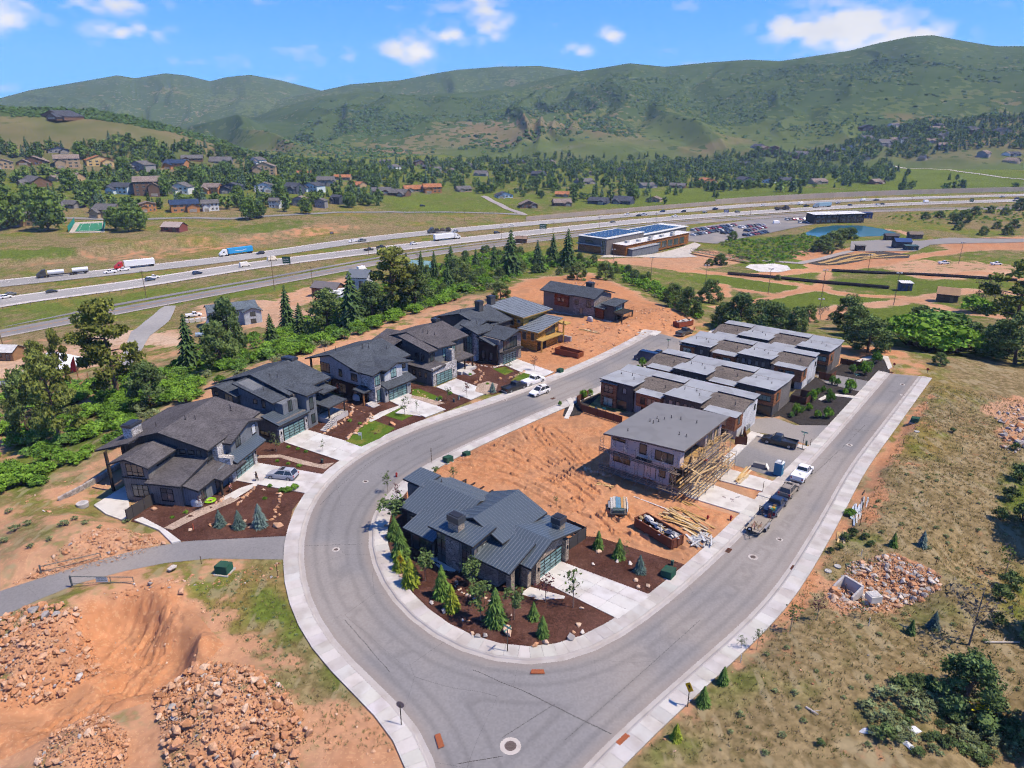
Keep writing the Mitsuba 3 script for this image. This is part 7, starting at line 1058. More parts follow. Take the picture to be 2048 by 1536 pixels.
for px, py, h, lab in [(1719,1052,2.0, 'dark post at the end of the wrapped bundles'),(1688,1192,1.4, 'thin post beside the apron'),(1805,893,1.6, 'thin stake on the far verge'),(556,1155,2.0, 'thin brown post at the mouth of the side road'),(403,1128,1.2, 'short brown post beside the side road'),(863,925,2.6, 'black standpipe at the edge of the building plot'),(1525,985,1.8, 'dark pipe standing at the concrete slabs'),(1871,1130,1.3, 'short post behind the drain apron'),(1737,1252,1.1, 'white stake in front of the apron'),(1481,1325,1.0, 'white stake on the verge'),(1722,1112,.9, 'white stake above the apron'),(1620,893,1.4, 'brown stake beside the alley')]: item('marker_post', lab, 'post', px, py, 0,[('pole', lambda m: m.tube((0,0,-.1),(0,0, h),.045,(.6,.6,.58) if 'white' in lab else (.08,.05,.035),6))])
k, fr = item('portable_toilet', 'blue portable toilet with a white roof at the building site', 'portable toilet', 1556,950,308,[('walls', lambda m: m.box(-.6,.6,-.6,.6,.12,2.2,(.045,.17,.30))),('roof', lambda m: m.hull([(x, y, 2.2) for x in (-.64,.64) for y in (-.64,.64)] + [(x, y, 2.42) for x in (-.4,.4) for y in (-.4,.4)],(.66,.68,.70))),('base', lambda m: m.box(-.66,.66,-.66,.66,0,.12,(.06,.06,.07))),('vent_pipe', lambda m: m.tube((-.4,.4,2.2),(-.4,.4,2.9),.06,(.1,.1,.11),7))])
m = MB(fr); m.box(-.61,-.605,-.42,.42,.2,2.0,(.05,.20,.35)); d_ = part(k, 'door', m); m = MB(fr); m.box(-.615,-.61,-.22,.22,1.35,1.75,(.62,.63,.65)); part(d_, 'notice', m)
item('concrete_block', 'concrete block and white board on the earth near the portable toilet', 'concrete block', 1518,935,120,[('block', lambda m: m.box(-.9,.9,-.35,.35,0,.8,(.33,.31,.29))),('sheet', lambda m: m.slab([(1.0,-.5,.9),(1.5,-.5,.1),(1.5,.5,.1),(1.0,.5,.9)],.04,(.68,.67,.66)))])
item('barrier_block', 'white concrete step lying at the kerb between the slabs', 'concrete block', 1534,995,128,[('block', lambda m: m.box(-1.3,1.3,-.45,.45,0,.25,(.58,.56,.53)))])
item('saw_horse', 'white sawhorse in the shade of the dumpster', 'sawhorse', 1299,1070, dz, [('top', lambda m: m.box(-.5,.5,-.06,.06,.7,.78,(.65,.65,.64))),('leg', lambda m: [m.tube((x, s * .3,0),(x, 0,.72),.035,(.65,.65,.64),5) for x in (-.42,.42) for s in (-1,1)])])
item('headwall', 'concrete drain headwall with splayed wings among the stones', 'headwall', 1696,1190,60,[('back_wall', lambda m: m.box(.5,.8,-1.2,1.2,-.4,1.1,(.52,.50,.48))),('wing', lambda m: m.ext([(-1.2,-.4),(.6,-.4),(.6,1.1),(-1.2,.25)], 'a', 1.1,1.35,(.52,.50,.48))),('wing', lambda m: m.ext([(-1.2,-.4),(.6,-.4),(.6,1.1),(-1.2,.25)], 'a', -1.35,-1.1,(.52,.50,.48)))])
item('concrete_box', 'white concrete inlet box at the lower edge of the stones', 'concrete box', 1743,1214,80,[('box', lambda m: m.box(-.7,.7,-.6,.6,-.2,.6,(.60,.59,.57))),('lid', lambda m: m.box(-.55,.55,-.45,.45,.6,.66,(.5,.5,.5)))])
for px, py, lab in [(1675,1134, 'round pale manhole cover on the verge above the apron'),(1656,1143, 'second pale cover on the verge above the apron'),(1834,845 + 18, 'pale water cover on the verge near the green cabinet')]: item('verge_cover', lab, 'manhole', px, py, 0,[('lid', lambda m: m.tube((0,0,-.05),(0,0,.07),.42,(.45,.44,.43),18))])
p = at(1965,1415); fr = Frame(p[:2],20, p[2]); k = thing('yellow_tarp', 'crumpled bright yellow tarp lying on the slope', 'tarp'); gx, gy = np.meshgrid(np.linspace(-1.2,1.3,12), np.linspace(-.7,.6,8)); v = np.column_stack([gx.ravel(), gy.ravel() + .3 * gx.ravel(),.12 + .3 * meshkit.noise(np.column_stack([gx.ravel() * 2, gy.ravel() * 2, gx.ravel() * 0]))]); i = np.arange(96).reshape(8,12); q = np.stack([i[:-1, :-1], i[:-1,1:], i[1:, 1:], i[1:, :-1]],-1).reshape(-1,4); m = MB(fr); m.add(v, np.vstack([q[:, [0,1,2]], q[:, [0,2,3]]]),(.70,.66,.02)); put(k, m)
for px, py, lab in [(1735,1462, 'white plastic scrap in the thicket low on the slope'),(1818,1496, 'white plastic scrap near the bottom edge'),(1826,1462, 'pale blue scrap in the thicket')]: p = at(px, py); k = thing('plastic_scrap', lab, 'litter'); m = MB(); m.hull(p + g.normal(size=(10,3)) * [.4,.3,.12] + [0,0,.15],(.62,.66,.70)); put(k, m)
for px, py, L, az, lab in [(2005,1288,3.6,95, 'bleached fallen log by the half dead tree'),(1622,1425,1.2,150, 'bleached twisted branch on the dry slope')]:
    p = at(px, py); fr = az_frame(p[:2], az, p[2]); k = thing('fallen_log', lab, 'log'); m = MB(fr); m.tube((-L / 2,0,.15),(L / 2,.2,.2),.12,(.50,.47,.43),7,.05); m.tube((0,0,.15),(.5,.6,.4),.05,(.5,.47,.43),5,.02); put(k, m)
item('garden_hose', 'coiled lime green hose on the bed beside the entry', 'hose', 421,1005,0,[('coil', lambda m: [m.tube((r * math.cos(t), r * math.sin(t),.3 + .02 * j),(r * math.cos(t + .35), r * math.sin(t + .35),.3 + .02 * j),.06,(.30,.62,.02),5) for j, r in enumerate((.35,.5,.65,.8)) for t in np.arange(0,6.2,.35)])])
for px, py, az, lab in [(394,1013,100, 'white domed window well cover beside the dark entry'),(713,802,120, 'grey domed window well cover under the timber porch'),(947,722,130, 'white domed window well cover beside the dark stone house'),(1180,642,130, 'white domed window well cover beside the farthest house')]: item('window_well', lab, 'window well', px, py, az, [('dome', lambda m: m.hull([(.9 * math.cos(t) * c_, .45 * math.sin(t) * c_ , z) for z, c_ in ((0,1),(.8,1),(1.2,.75),(1.35,.3)) for t in np.arange(0,6.28,.5)],(.55,.56,.58)))])
item('fire_pit', 'round concrete fire pit on the terrace edge', 'fire pit', 166,1013,0,[('ring', lambda m: [m.quads(ring_mesh(0,0,.6,.45,.8,(.5,.5,.5)),(.52,.51,.50)), m.tube((0,0,0),(0,0,.55),.8,(.42,.41,.40),20)])])
item('marker_cone', 'orange marker stake beside the tan rock on the side road', 'marker', 388,1062,0,[('base', lambda m: m.box(-.2,.2,-.2,.2,.1,.16,(.5,.2,.1))),('stake', lambda m: m.tube((0,0,.1),(0,0,1.1),.07,(.55,.10,.05),7,.04))])
k, fr = item('barrier_gate', 'steel bar gate with a white notice across the side road edge', 'gate', 175,1172,90,[('post', lambda m: m.box(-1.9,-1.75,-.08,.08,0,1.45,(.10,.115,.12))),('bar', lambda m: (m.tube((-1.8,0,1.35),(5.6,0,1.25),.05,(.12,.135,.14),6), m.tube((-1.8,0,.35),(5.6,0,.6),.035,(.12,.135,.14),6), m.tube((5.6,0,1.25),(5.6,0,.6),.04,(.12,.135,.14),6), m.tube((2.9,0,1.3),(2.9,0,.05),.04,(.12,.135,.14),6))),('notice', lambda m: m.box(1.2,2.6,-.05,-.03,.6,1.3,(.52,.58,.62))),('notice_print', lambda m: [m.box(1.3,2.5,-.058,-.052, z, z + h, (.05,.13,.15)) for z, h in ((1.12,.12),(.95,.04),(.85,.04),(.75,.04))])])
item('barrier_gate', 'steel bar gate opened along the bank side of the side road', 'gate', 118,1140,62,[('post', lambda m: m.box(-1.9,-1.75,-.08,.08,0,1.3,(.10,.115,.12))),('bar', lambda m: (m.tube((-1.8,0,1.1),(4.6,0,1.0),.05,(.12,.135,.14),6), m.tube((-1.8,0,.3),(4.6,0,.5),.035,(.12,.135,.14),6), m.tube((4.6,0,1.0),(4.6,0,.3),.04,(.12,.135,.14),6)))])
# fences made of separate panels
def panel_fence(name, label, pts, h, c, step=1.8, z=0.0, post=True):
    k = thing(name, label, 'fence')
    P = [np.asarray(q, float) for q in pts]
    for a, b in zip(P[:-1], P[1:]):
        L = np.linalg.norm(b - a); n = max(1, round(L / step)); d = (b - a) / L; nn = np.array([-d[1], d[0]]) * .03
        for i in range(n):
            p, q = a + d * (L * i / n + .05), a + d * (L * (i + 1) / n - .05); m = MB(); m.prism8([(*(p - nn), z + .08),(*(q - nn), z + .08),(*(q + nn), z + .08),(*(p + nn), z + .08),(*(p - nn), z + h),(*(q - nn), z + h),(*(q + nn), z + h),(*(p + nn), z + h)], c); part(k, 'panel', m)
            if post: m = MB(); m.box(*(a[0] + d[0] * L * i / n + A_([-.06,.06])), *(a[1] + d[1] * L * i / n + A_([-.06,.06])), z, z + h + .08, A_(c) * .7); part(k, 'post', m)
DF, BF = (.060,.056,.060),(.13,.052,.034)
panel_fence('panel_fence', 'dark panel fence closing the terrace of the nearest row house', FL([(256,1044),(268,1035),(312,1008)]),1.9, DF, 1.8)
F0 = Frame(PX(1076.9,1160.6),38.7); panel_fence('panel_fence', 'dark panel fence behind the garage of the corner house', [F0.xy(-.6,7.4), F0.xy(-.4,11.0), F0.xy(-5.5,11.2), F0.xy(-6,7.4)],1.9, DF, 1.8); panel_fence('pergola_screen', 'low brown screen under the pergola of the corner house', [F0.xy(-20,9.3), F0.xy(-13.2,9.4)],1.3,(.16,.10,.06),1.7)
panel_fence('patio_fence', 'red brown fence around the furnished town house patio', [FR0.xy(-20.5,-20.6), FR0.xy(-29.5,-20.3), FR0.xy(-32.6,-17.2), FR0.xy(-32.6,-13)],1.5, BF, 1.8); panel_fence('patio_fence', 'red brown fence at the white end wall of the near row', [FR0.xy(-1.2,-11.4), FR0.xy(.9,-15.4), FR0.xy(-.9,-16.2)],1.6, BF, 1.5); panel_fence('patio_fence', 'red brown fence behind the second row street end', [FR0.xy(0.1,9.6), FR0.xy(3.0,9.6), FR0.xy(3.4,13.6), FR0.xy(.6,13.8)],1.6, BF, 1.5); panel_fence('patio_fence', 'red brown fence behind the third row street end', [FR0.xy(.4,27.0), FR0.xy(2.8,27.0), FR0.xy(3.0,30)],1.6, BF, 1.5); panel_fence('patio_fence', 'red brown fence at the far corner of the farthest row', [FR0.xy(1.2,40.4), FR0.xy(5.4,40.2), FR0.xy(5.2,43.2)],1.4, BF, 1.5)
for f, a, c, lab in [(-25.5,-18.9,(.02,.28,.36), 'turquoise patio chair nearest the house wall'),(-27.3,-19.3,(.02,.30,.38), 'turquoise patio chair at the patio corner'),(-24.0,-19.3,(.02,.28,.36), 'turquoise patio chair by the door'),(-26.2,-17.4,(.03,.30,.36), 'turquoise patio chair behind the white table')]:
    q = Frame(FR0.xy(f, a), gr.uniform(0,360)); k = thing('patio_chair', lab, 'chair'); m = MB(q); m.hull([(x * s_, y * s_, z) for z, s_ in ((.35,.7),(.45,1)) for x in (-.3,.3) for y in (-.3,.3)], c); part(k, 'seat', m); m = MB(q); m.slab([(-.34,-.32,.5),(-.34,.32,.5),(-.5,.32,1.0),(-.5,-.32,1.0)],.05, c); part(k, 'backrest', m); m = MB(q); [m.tube((x, y, 0),(x, y, .4),.025,(.05,.05,.05),5) for x in (-.25,.25) for y in (-.25,.25)]; part(k, 'leg', m)
q = Frame(FR0.xy(-25.6,-19.9),20); k = thing('patio_table', 'white table between the turquoise patio chairs', 'table'); m = MB(q); m.box(-.5,.5,-.4,.4,.68,.74,(.68,.69,.70)); part(k, 'tabletop', m); m = MB(q); [m.box(x - .03, x + .03, y - .03, y + .03,0,.68,(.5,.5,.5)) for x in (-.42,.42) for y in (-.32,.32)]; part(k, 'leg', m)
# low dry stone wall at the back of the first house
k = thing('stone_wall', 'pale dry stone retaining wall behind the terrace of the nearest row house', 'wall'); L = LineString(FL([(120,1005),(165,982),(205,958),(246,930)])); n = 46
for i in range(n * 3): q = L.interpolate((i % n + .5 * (i // n % 2)) / n, normalized=True); m = MB(Frame((q.x, q.y),60)); w = gr.uniform(.22,.34); m.box(-.22,.22,-w / 2, w / 2,.03 + .30 * (i // n),.30 + .30 * (i // n) + gr.uniform(-.03,.02), A_((.42,.39,.36)) * gr.uniform(.7,1.2)); part(k, 'stone', m)
# ------------------------------------------------------------------ people
import manifold3d as m3
def person(label, o, az, pose, shirt, trousers, hair, skin=(.42,.25,.17)):
    k = thing('person', label, 'person'); fr = az_frame(o, az); J = pose
    def ball(c, r): return m3.Manifold.sphere(r, 12).translate([float(x) for x in c])
    def chain(*pts): return [m3.Manifold.batch_hull([ball(a, ra), ball(b, rb)]) for (a, ra),(b, rb) in zip(pts[:-1], pts[1:])]
    def body(parts, c, nm, res=.03): mf = m3.Manifold.batch_boolean(parts, m3.OpType.Add).refine_to_length(res); x = mf.to_mesh(); t = trimesh.Trimesh(x.vert_properties[:, :3], x.tri_verts, process=True); trimesh.smoothing.filter_taubin(t, iterations=6); m = MB(fr); m.add(t.vertices, t.faces, c); return part(k, nm, m)
    H_, N, P_, S = A_(J['head']), A_(J['neck']), A_(J['hip']), A_(J['neck']) - [0,0,.06]
    bones = chain((N, .055),(H_, .075)) + [m3.Manifold.batch_hull([ball(H_ + [0,0,.03],.095), ball(H_ + [.03,0,-.06],.06)])] + chain((H_ + [.09,0,-.02],.02),(H_ + [.11,0,-.03],.014)) + [ball(H_ + [0, s * .095,-.01],.025) for s in (-1,1)]
    for s, nm in ((-1, 'r'),(1, 'l')):
        sh = S + [0, s * .18,-.02]; el, wr = A_(J['el' + nm]), A_(J['wr' + nm]); bones += chain((el, .042),(wr, .030)); d = (wr - el) / np.linalg.norm(wr - el); pl = wr + d * .08; bones += chain((wr, .032),(pl, .036)); side = np.cross(d, [1,0,0]); side /= np.linalg.norm(side) + 1e-9
        for j, l in enumerate((.075,.09,.082,.062)): b = pl + side * (.033 - .022 * j); bones += chain((b, .011),(b + d * l * .6,.010),(b + d * l * .9 + [.025,0,0],.008))
        bones += chain((wr + d * .03 + side * .03,.013),(wr + d * .07 + side * .065,.010))
        an = A_(J['an' + nm]); bones += chain((an, .05),(an + [.05,0,-.06],.045),(an + [.19,0,-.075],.035))
    body(bones, skin, 'body', .02)
    tor = [m3.Manifold.batch_hull([ball(S + [0,.15,-.03],.085), ball(S + [0,-.15,-.03],.085), ball(P_ + [0,.09,.16],.11), ball(P_ + [0,-.09,.16],.11)])]
    for s, nm in ((-1, 'r'),(1, 'l')): tor += chain((S + [0, s * .18,-.03],.075),(A_(J['el' + nm]),.055))
    body(tor, shirt, 'shirt'); leg = [m3.Manifold.batch_hull([ball(P_ + [0,.08,.14],.115), ball(P_ + [0,-.08,.14],.115), ball(P_ + [0,.08,0],.11), ball(P_ + [0,-.08,0],.11)])]
    for s, nm in ((-1, 'r'),(1, 'l')): leg += chain((P_ + [0, s * .09,0],.105),(A_(J['kn' + nm]),.075),(A_(J['an' + nm]) + [0,0,.03],.058))
    body(leg, trousers, 'trousers'); body([m3.Manifold.batch_hull([ball(H_ + [-.02,0,.06],.10), ball(H_ + [-.05,0,-.02],.095)])] + chain((H_ + [-.07,0,0],.07),(H_ + [-.08,0,-.14],.05)), hair, 'hair')
    for s in (-1,1): m = MB(fr); m.tube(H_ + [.088, s * .035,.01], H_ + [.098, s * .035,.01],.012,(.02,.02,.02),6); part(k, 'eye', m)
    m = MB(fr); m.box(H_[0] + .075, H_[0] + .092,-.025,.025, H_[2] - .075, H_[2] - .065,(.25,.08,.07)); part(k, 'mouth', m); return k
WALKP = dict(head=(.02,0,1.58), neck=(0,0,1.42), hip=(0,0,.86), ell=(-.12,.28,1.12), wrl=(.05,.30,.90), elr=(.06,-.28,1.12), wrr=(.28,-.26,1.02), knl=(.16,.10,.48), anl=(.18,.10,.09), knr=(-.02,-.10,.47), anr=(-.28,-.10,.12))
person('person in dark clothes walking across the driveway towards the crossover', flat(514,963),100, WALKP, (.025,.025,.03),(.03,.03,.035),(.05,.035,.025)); BEND = {**WALKP, 'head': (.22,0,1.50), 'neck': (.14,0,1.36), 'elr': (.26,-.27,1.08), 'wrr': (.42,-.22,.95)}
person('person in a pink top and dark trousers at the porch of the nearest row house', flat(461,985),110, BEND, (.55,.22,.20),(.03,.03,.04),(.30,.22,.12))
p_ = SHELL.fr([(1.3,6.2,2.95)])[0]; kk = person('worker in a red shirt on the scaffold planks', p_[:2],200, BEND, (.45,.03,.02),(.04,.05,.08),(.03,.03,.03))
for key in [x for x in scene if x.startswith(kk + '__')]: scene[key]['to_world'] = T().translate([0,0,2.98])

# ------------------------------------------------------------------ the valley: motorway, traffic, park, houses beyond
m = MB(); m.poly(POND, -19.75,(.018,.075,.10)); put('pond_water', m, 'pane', kind='structure')
def fw_dir(P, q): i = int(np.argmin(np.linalg.norm(P - q, axis=1))); i = min(max(i, 1), len(P) - 2); d = P[i + 1] - P[i - 1]; return math.degrees(math.atan2(d[0], d[1]))
def on_road(px, py, far): q = flat(px, py, -20); P = FWF if far else FWN; return q, fw_dir(P, q) + (180 if far else 0)
def lorry(px, py, far, cab, kd, col, label, L=14.5, cat='truck'):
    q, az = on_road(px, py, far); k = thing('lorry', label, cat); fr = az_frame(q, az, -20.04); W = 1.28
    m = MB(fr); m.hull([(x, s * W * .95, z) for s in (-1,1) for x, z in ((L / 2 + .6,.7),(L / 2 + 3.9,.6),(L / 2 + 4.9,.6),(L / 2 + 4.8,1.7),(L / 2 + 3.3,2.0),(L / 2 + 2.9,2.9),(L / 2 + 2.2,3.7),(L / 2 + .7,3.8))], cab); part(k, 'cab', m, 'gloss'); m = MB(fr); m.hull([(x, s * W * .97, z) for s in (-1,1) for x, z in ((L / 2 + 3.35,2.0),(L / 2 + 2.1,2.05),(L / 2 + 2.2,2.75),(L / 2 + 2.92,2.8))], DGLASS); part(k, 'windscreen', m, 'pane')
    if kd == 'box': m = MB(fr); m.box(-L / 2, L / 2,-W, W, 1.15,4.05, col); part(k, 'trailer_box', m, 'gloss')
    elif kd == 'tank':
        for a, b in ((-L / 2 + 5, L / 2),(-L / 2 - 5.5,-L / 2 + 1.5)): m = MB(fr); m.tube((a, 0,2.2),(b, 0,2.2),1.1, col, 18); part(k, 'tank', m, 'metal_paint')
    else: m = MB(fr); m.box(-L / 2, L / 2,-W, W, 1.1,1.4,(.06,.06,.06)); part(k, 'bed', m); m = MB(fr); [m.hull([(x + dx, y, z) for dx, y, z in ((-1.8,-.8,1.5),(1.8,-.8,1.5),(-1.8,.8,1.5),(1.8,.8,1.5),(-1,.7,2.9),(.8,.7,2.9),(-1,-.7,2.9),(.8,-.7,2.9))], c_) for x, c_ in ((-4.5,(.05,.05,.06)),(0,(.12,.10,.08)),(4.5,(.03,.03,.04)))]; part(k, 'load', m)
    m = MB(fr); m.box(-L / 2 - (5.5 if kd == 'tank' else 0), L / 2 + 3,-.5,.5,.7,1.1,(.05,.05,.05)); part(k, 'chassis', m)
    for x in [L / 2 + 4.0, L / 2 + 1.4, L / 2 + .1,-L / 2 + 2.4,-L / 2 + 1.1] + ([-L / 2 - 4,-L / 2] if kd == 'tank' else []): m = MB(fr); m.tube((x, -W + .02,.52),(x, W - .02,.52),.52, TYRE, 14); part(k, 'wheel', m)
    return k, fr, L, W
lorry(125,551, True, (.04,.04,.045), 'tank', (.62,.64,.68), 'polished tank lorry with a second tank trailer', 12); lorry(280,534, True, (.42,.02,.02), 'box', (.70,.71,.73), 'red lorry with a white box trailer'); lorry(481,508, True, (.66,.66,.66), 'box', (.02,.26,.55), 'white lorry with a bright blue trailer bearing a white curved arrow')
k, fr, L, W = lorry(888,480, False, (.66,.66,.66), 'box', (.68,.69,.70), 'white lorry with a white box trailer on the near carriageway'); lorry(885,464, True, (.05,.06,.07), 'load', None, 'dark car carrier behind the white lorry', 13); lorry(1648,414, True, (.2,.25,.3), 'box', (.22,.36,.45), 'blue lorry far along the motorway'); lorry(1560,420, False, (.05,.05,.06), 'load', None, 'dark lorry with a low trailer far along the motorway', 10)
k = 'lorry_002'; fr = az_frame(*(lambda t: (t[0], t[1]))(on_road(481,508, True)),-20.04); m = MB(fr); t = np.linspace(-1,1,13)
for s in (-1.285,1.285):
    for i in range(12): x = 3.4 * t; z = 2.25 + .55 * t ** 2; m.prism8([(x[i], s, z[i] - .16),(x[i + 1], s, z[i + 1] - .16),(x[i + 1], s * 1.01, z[i + 1] - .16),(x[i], s * 1.01, z[i] - .16),(x[i], s, z[i] + .16),(x[i + 1], s, z[i + 1] + .16),(x[i + 1], s * 1.01, z[i + 1] + .16),(x[i], s * 1.01, z[i] + .16)],(.70,.72,.74))
part(k, 'arrow_mark', m)
for px, py, fa, kd, c, lab in [(221,546,1, 'pickup', WHITE, 'white pickup beside the red lorry cab'),(248,541,1, 'pickup', WHITE, 'second white pickup beside the red lorry cab'),(521,508,1, 'suv', BLACKC, 'dark car right behind the blue trailer'),(706,484,1, 'pickup', WHITE, 'white pickup with a light trailer alone on the far carriageway'),(724,483,1, 'pickup', GREYC, 'small trailer rig behind the lone white pickup'),(910,464,1, 'suv', SILVER, 'grey car behind the dark car carrier'),(1022,452,1, 'sedan', WHITE, 'white car on the far carriageway above the big spruce'),(12,596,0, 'suv', WHITE, 'white car at the picture edge on the near carriageway'),(22,590,0, 'sedan', GREYC, 'grey car beside the white one at the picture edge'),(104,585,0, 'sedan', BLACKC, 'black saloon alone on the near carriageway'),(307,557,0, 'pickup', WHITE, 'white pickup behind a dark car on the near carriageway'),(301,561,0, 'suv', (.05,.08,.12), 'dark car beside the white pickup on the near carriageway'),(395,548,0, 'suv', NAVY, 'dark crossover in the middle of the near carriageway'),
        (762,496,0, 'pickup', BLACKC, 'black pickup pulling a dark trailer'),(738,501,0, 'pickup', BLACKC, 'dark trailer load behind the black pickup'),(828,489,0, 'suv', WHITE, 'white car behind the white lorry'),(994,467,0, 'suv', BLACKC, 'dark car ahead of the white lorry'),(545,521,0, 'van', (.62,.56,.45), 'beige box van by the green road sign'),(490,533,0, 'van', (.60,.57,.52), 'cream motorhome on the near carriageway'),(1600,409,1, 'van', WHITE, 'white motorhome far along the motorway'),(1852,405,0, 'van', WHITE, 'white and grey motorhome far along the motorway'),(1725,402,1, 'van', (.66,.67,.68), 'white boat trailer rig far along the motorway')]:
    q, az = on_road(px, py, fa); vehicle(kd, c, q, az, lab, 'motorhome' if 'motorhome' in lab else 'van' if kd == 'van' else 'car', -20.03, far=True)
for i, (px, py, fa) in enumerate([(1254,430,1),(1277,432,1),(1288,430,1),(1325,424,1),(1226,445,0),(1350,434,0),(1367,424,1),(1410,425,0),(1430,419,1),(1475,425,0),(1525,412,1),(1612,413,1),(1676,407,1),(1700,411,0),(1752,401,1),(1756,410,0),(1765,409,0),(2004,395,1),(2033,398,1),(2030,402,0)]):
    q, az = on_road(px, py, fa); vehicle(['suv', 'sedan', 'pickup'][i % 3],[WHITE, BLACKC, SILVER, NAVY, GREYC][i % 5], q, az, 'small distant car on the far stretch of the motorway', 'car', -20.03, far=True, group='cars on the far stretch of the motorway')
for px, py, kd, c, lab in [(724,541, 'van', WHITE, 'white van on the frontage road'),(740,546, 'sedan', BLACKC, 'dark car behind the white van on the frontage road')]: q = flat(px, py, -20); vehicle(kd, c, q, fw_dir(FRONTAGE, q), lab, 'van' if kd == 'van' else 'car', -20.08, far=True)
for px, py, az, kd, c, lab in [(388,633,60, 'pickup', WHITE, 'white pickup by the pale blue house'),(410,672,70, 'pickup', (.3,.4,.5), 'pale blue pickup below the pale blue house'),(955,518,70, 'sedan', BLACKC, 'dark car parked on the frontage turnout'),(970,517,70, 'sedan', SILVER, 'silver car parked on the frontage turnout'),(1887,528,80, 'pickup', WHITE, 'white work truck on the bare park slope'),(1992,530,80, 'pickup', WHITE, 'white pickup at the right of the park'),(20,772,80, 'pickup', (.3,.32,.35), 'grey pickup beside the yellow banner'),(1553,448,80, 'van', WHITE, 'white van in the lower car park'),(845,413,80, 'suv', BLACKC, 'dark car on the road above the embankment')]: p = at(px, py); vehicle(kd, c, p[:2], az, lab, 'car', p[2] + .03, far=True)
# car park
LOT = Polygon(atp([(1360,482),(1386,456),(1512,439),(1632,431),(1648,446),(1532,468),(1461,481),(1433,488)])[:, :2]).buffer(0)
V_, F_ = dense(LOT, 4); scene['car_park'] = mikit.ply((np.column_stack([V_, height(V_[:, 0], V_[:, 1]) + .25]), F_), 'asphalt', False, uv=np.column_stack([0 * V_[:, 0],9 + 0 * V_[:, 0]])); tag('car_park', kind='structure')
gc = np.random.default_rng(9)
for (a, b), n in [(((1386,463),(1468,452)),17),(((1386,472),(1460,459)),16),(((1481,457),(1526,452)),9),(((1493,464),(1526,457)),7),(((1447,469),(1465,465)),4),(((1491,473),(1532,466)),9),(((1573,441),(1628,441)),9),(((1600,447),(1640,446)),6)]:
    P, Q = atp([a, b]); az = math.degrees(math.atan2(*(Q - P)[:2])) + 90
    for i in range(n): q = P + (Q - P) * (i + gc.uniform(-.1,.1)) / max(1, n - 1); vehicle(['suv', 'sedan', 'pickup', 'suv'][gc.integers(4)],[WHITE, BLACKC, SILVER, NAVY, GREYC, (.25,.03,.03),(.05,.08,.12)][gc.integers(7)], q[:2], az, 'parked car in the rows beside the recreation centre', 'car', float(height(q[0], q[1])) + .26, far=True, group='cars in the recreation centre car park')
# motorway fence, sound wall, signs, poles
k = thing('wire_fence', 'long post and wire fence along the near edge of the motorway', 'fence'); P = offset(FWN, 15); d = np.r_[0, np.cumsum(np.linalg.norm(np.diff(P, axis=0), axis=1))]; wire = MB(); last = None
for t in np.arange(0, d[-1],5.0):
    x, y = np.interp(t, d, P[:, 0]), np.interp(t, d, P[:, 1])
    if abs(x) > .80 * y or t > 900: last = None; continue
    z = float(height(x, y)); m = MB(); m.box(x - .06, x + .06, y - .06, y + .06, z - .1, z + 1.5,(.16,.12,.09)); part(k, 'post', m); c = A_((x, y, z))
    if last is not None: [wire.tube(last + [0,0, h], c + [0,0, h],.012,(.2,.18,.16),3) for h in (.5,1.0,1.4)]
    last = c
tag(part(k, 'wire', wire), kind='stuff')
k = thing('sound_wall', 'pale concrete sound wall beyond the far carriageway', 'wall'); P = spline(FL([(1052,441),(1200,428),(1340,416),(1512,403),(1700,393),(1900,386),(2100,381)],-20),8)
for i in range(len(P) - 1):
    a, b = P[i], P[i + 1]; d = (b - a) / np.linalg.norm(b - a); nn = A_((-d[1], d[0])) * .2; h = 3.0 if i < 26 else 4.6; m = MB(); p, q = a + d * .06, b - d * .06; m.prism8([(*(p - nn),-21),(*(q - nn),-21),(*(q + nn),-21),(*(p + nn),-21),(*(p - nn),-20 + h),(*(q - nn),-20 + h),(*(q + nn),-20 + h),(*(p + nn),-20 + h)], A_((.42,.36,.30)) * gc.uniform(.92,1.06)); part(k, 'panel', m)
def pole(name, label, cat, px, py, hp, col=(.16,.11,.07), arm=None, r=.14, group=None):
    p = at(px, py); h = px_h(p, hp); k = thing(name, label, cat, group); m = MB(); m.tube(p - [0,0,.3], p + [0,0, h], r, col, 6, r * .7); part(k, 'pole', m)
    if arm == 'cross': m = MB(); m.box(p[0] - 1.1, p[0] + 1.1, p[1] - .07, p[1] + .07, p[2] + h - .7, p[2] + h - .5, col); part(k, 'cross_arm', m)
    if arm == 'lamps': m = MB(); [m.box(p[0] + dx - .35, p[0] + dx + .35, p[1] - .3, p[1] + .3, p[2] + h - .1, p[2] + h + .35,(.55,.55,.55)) for dx in (-.7,.7)]; m.tube(p + [-.9,0, h], p + [.9,0, h],.06,(.2,.2,.2),5); part(k, 'floodlight', m)
for i, (px, py, hp) in enumerate([(293,597,48),(549,580,62),(626,578,42),(738,513,26),(930,452,30),(1003,480,26),(1045,490,18),(1106,466,22),(1198,460,24),(1312,447,20),(8,700,40),(835,530,22),(1500,431,16),(1580,424,16),(1822,411,14),(1897,407,14)]): pole('utility_pole', 'wooden utility pole beside the frontage road', 'utility pole', px, py, hp, arm='cross', group='poles beside the frontage road')
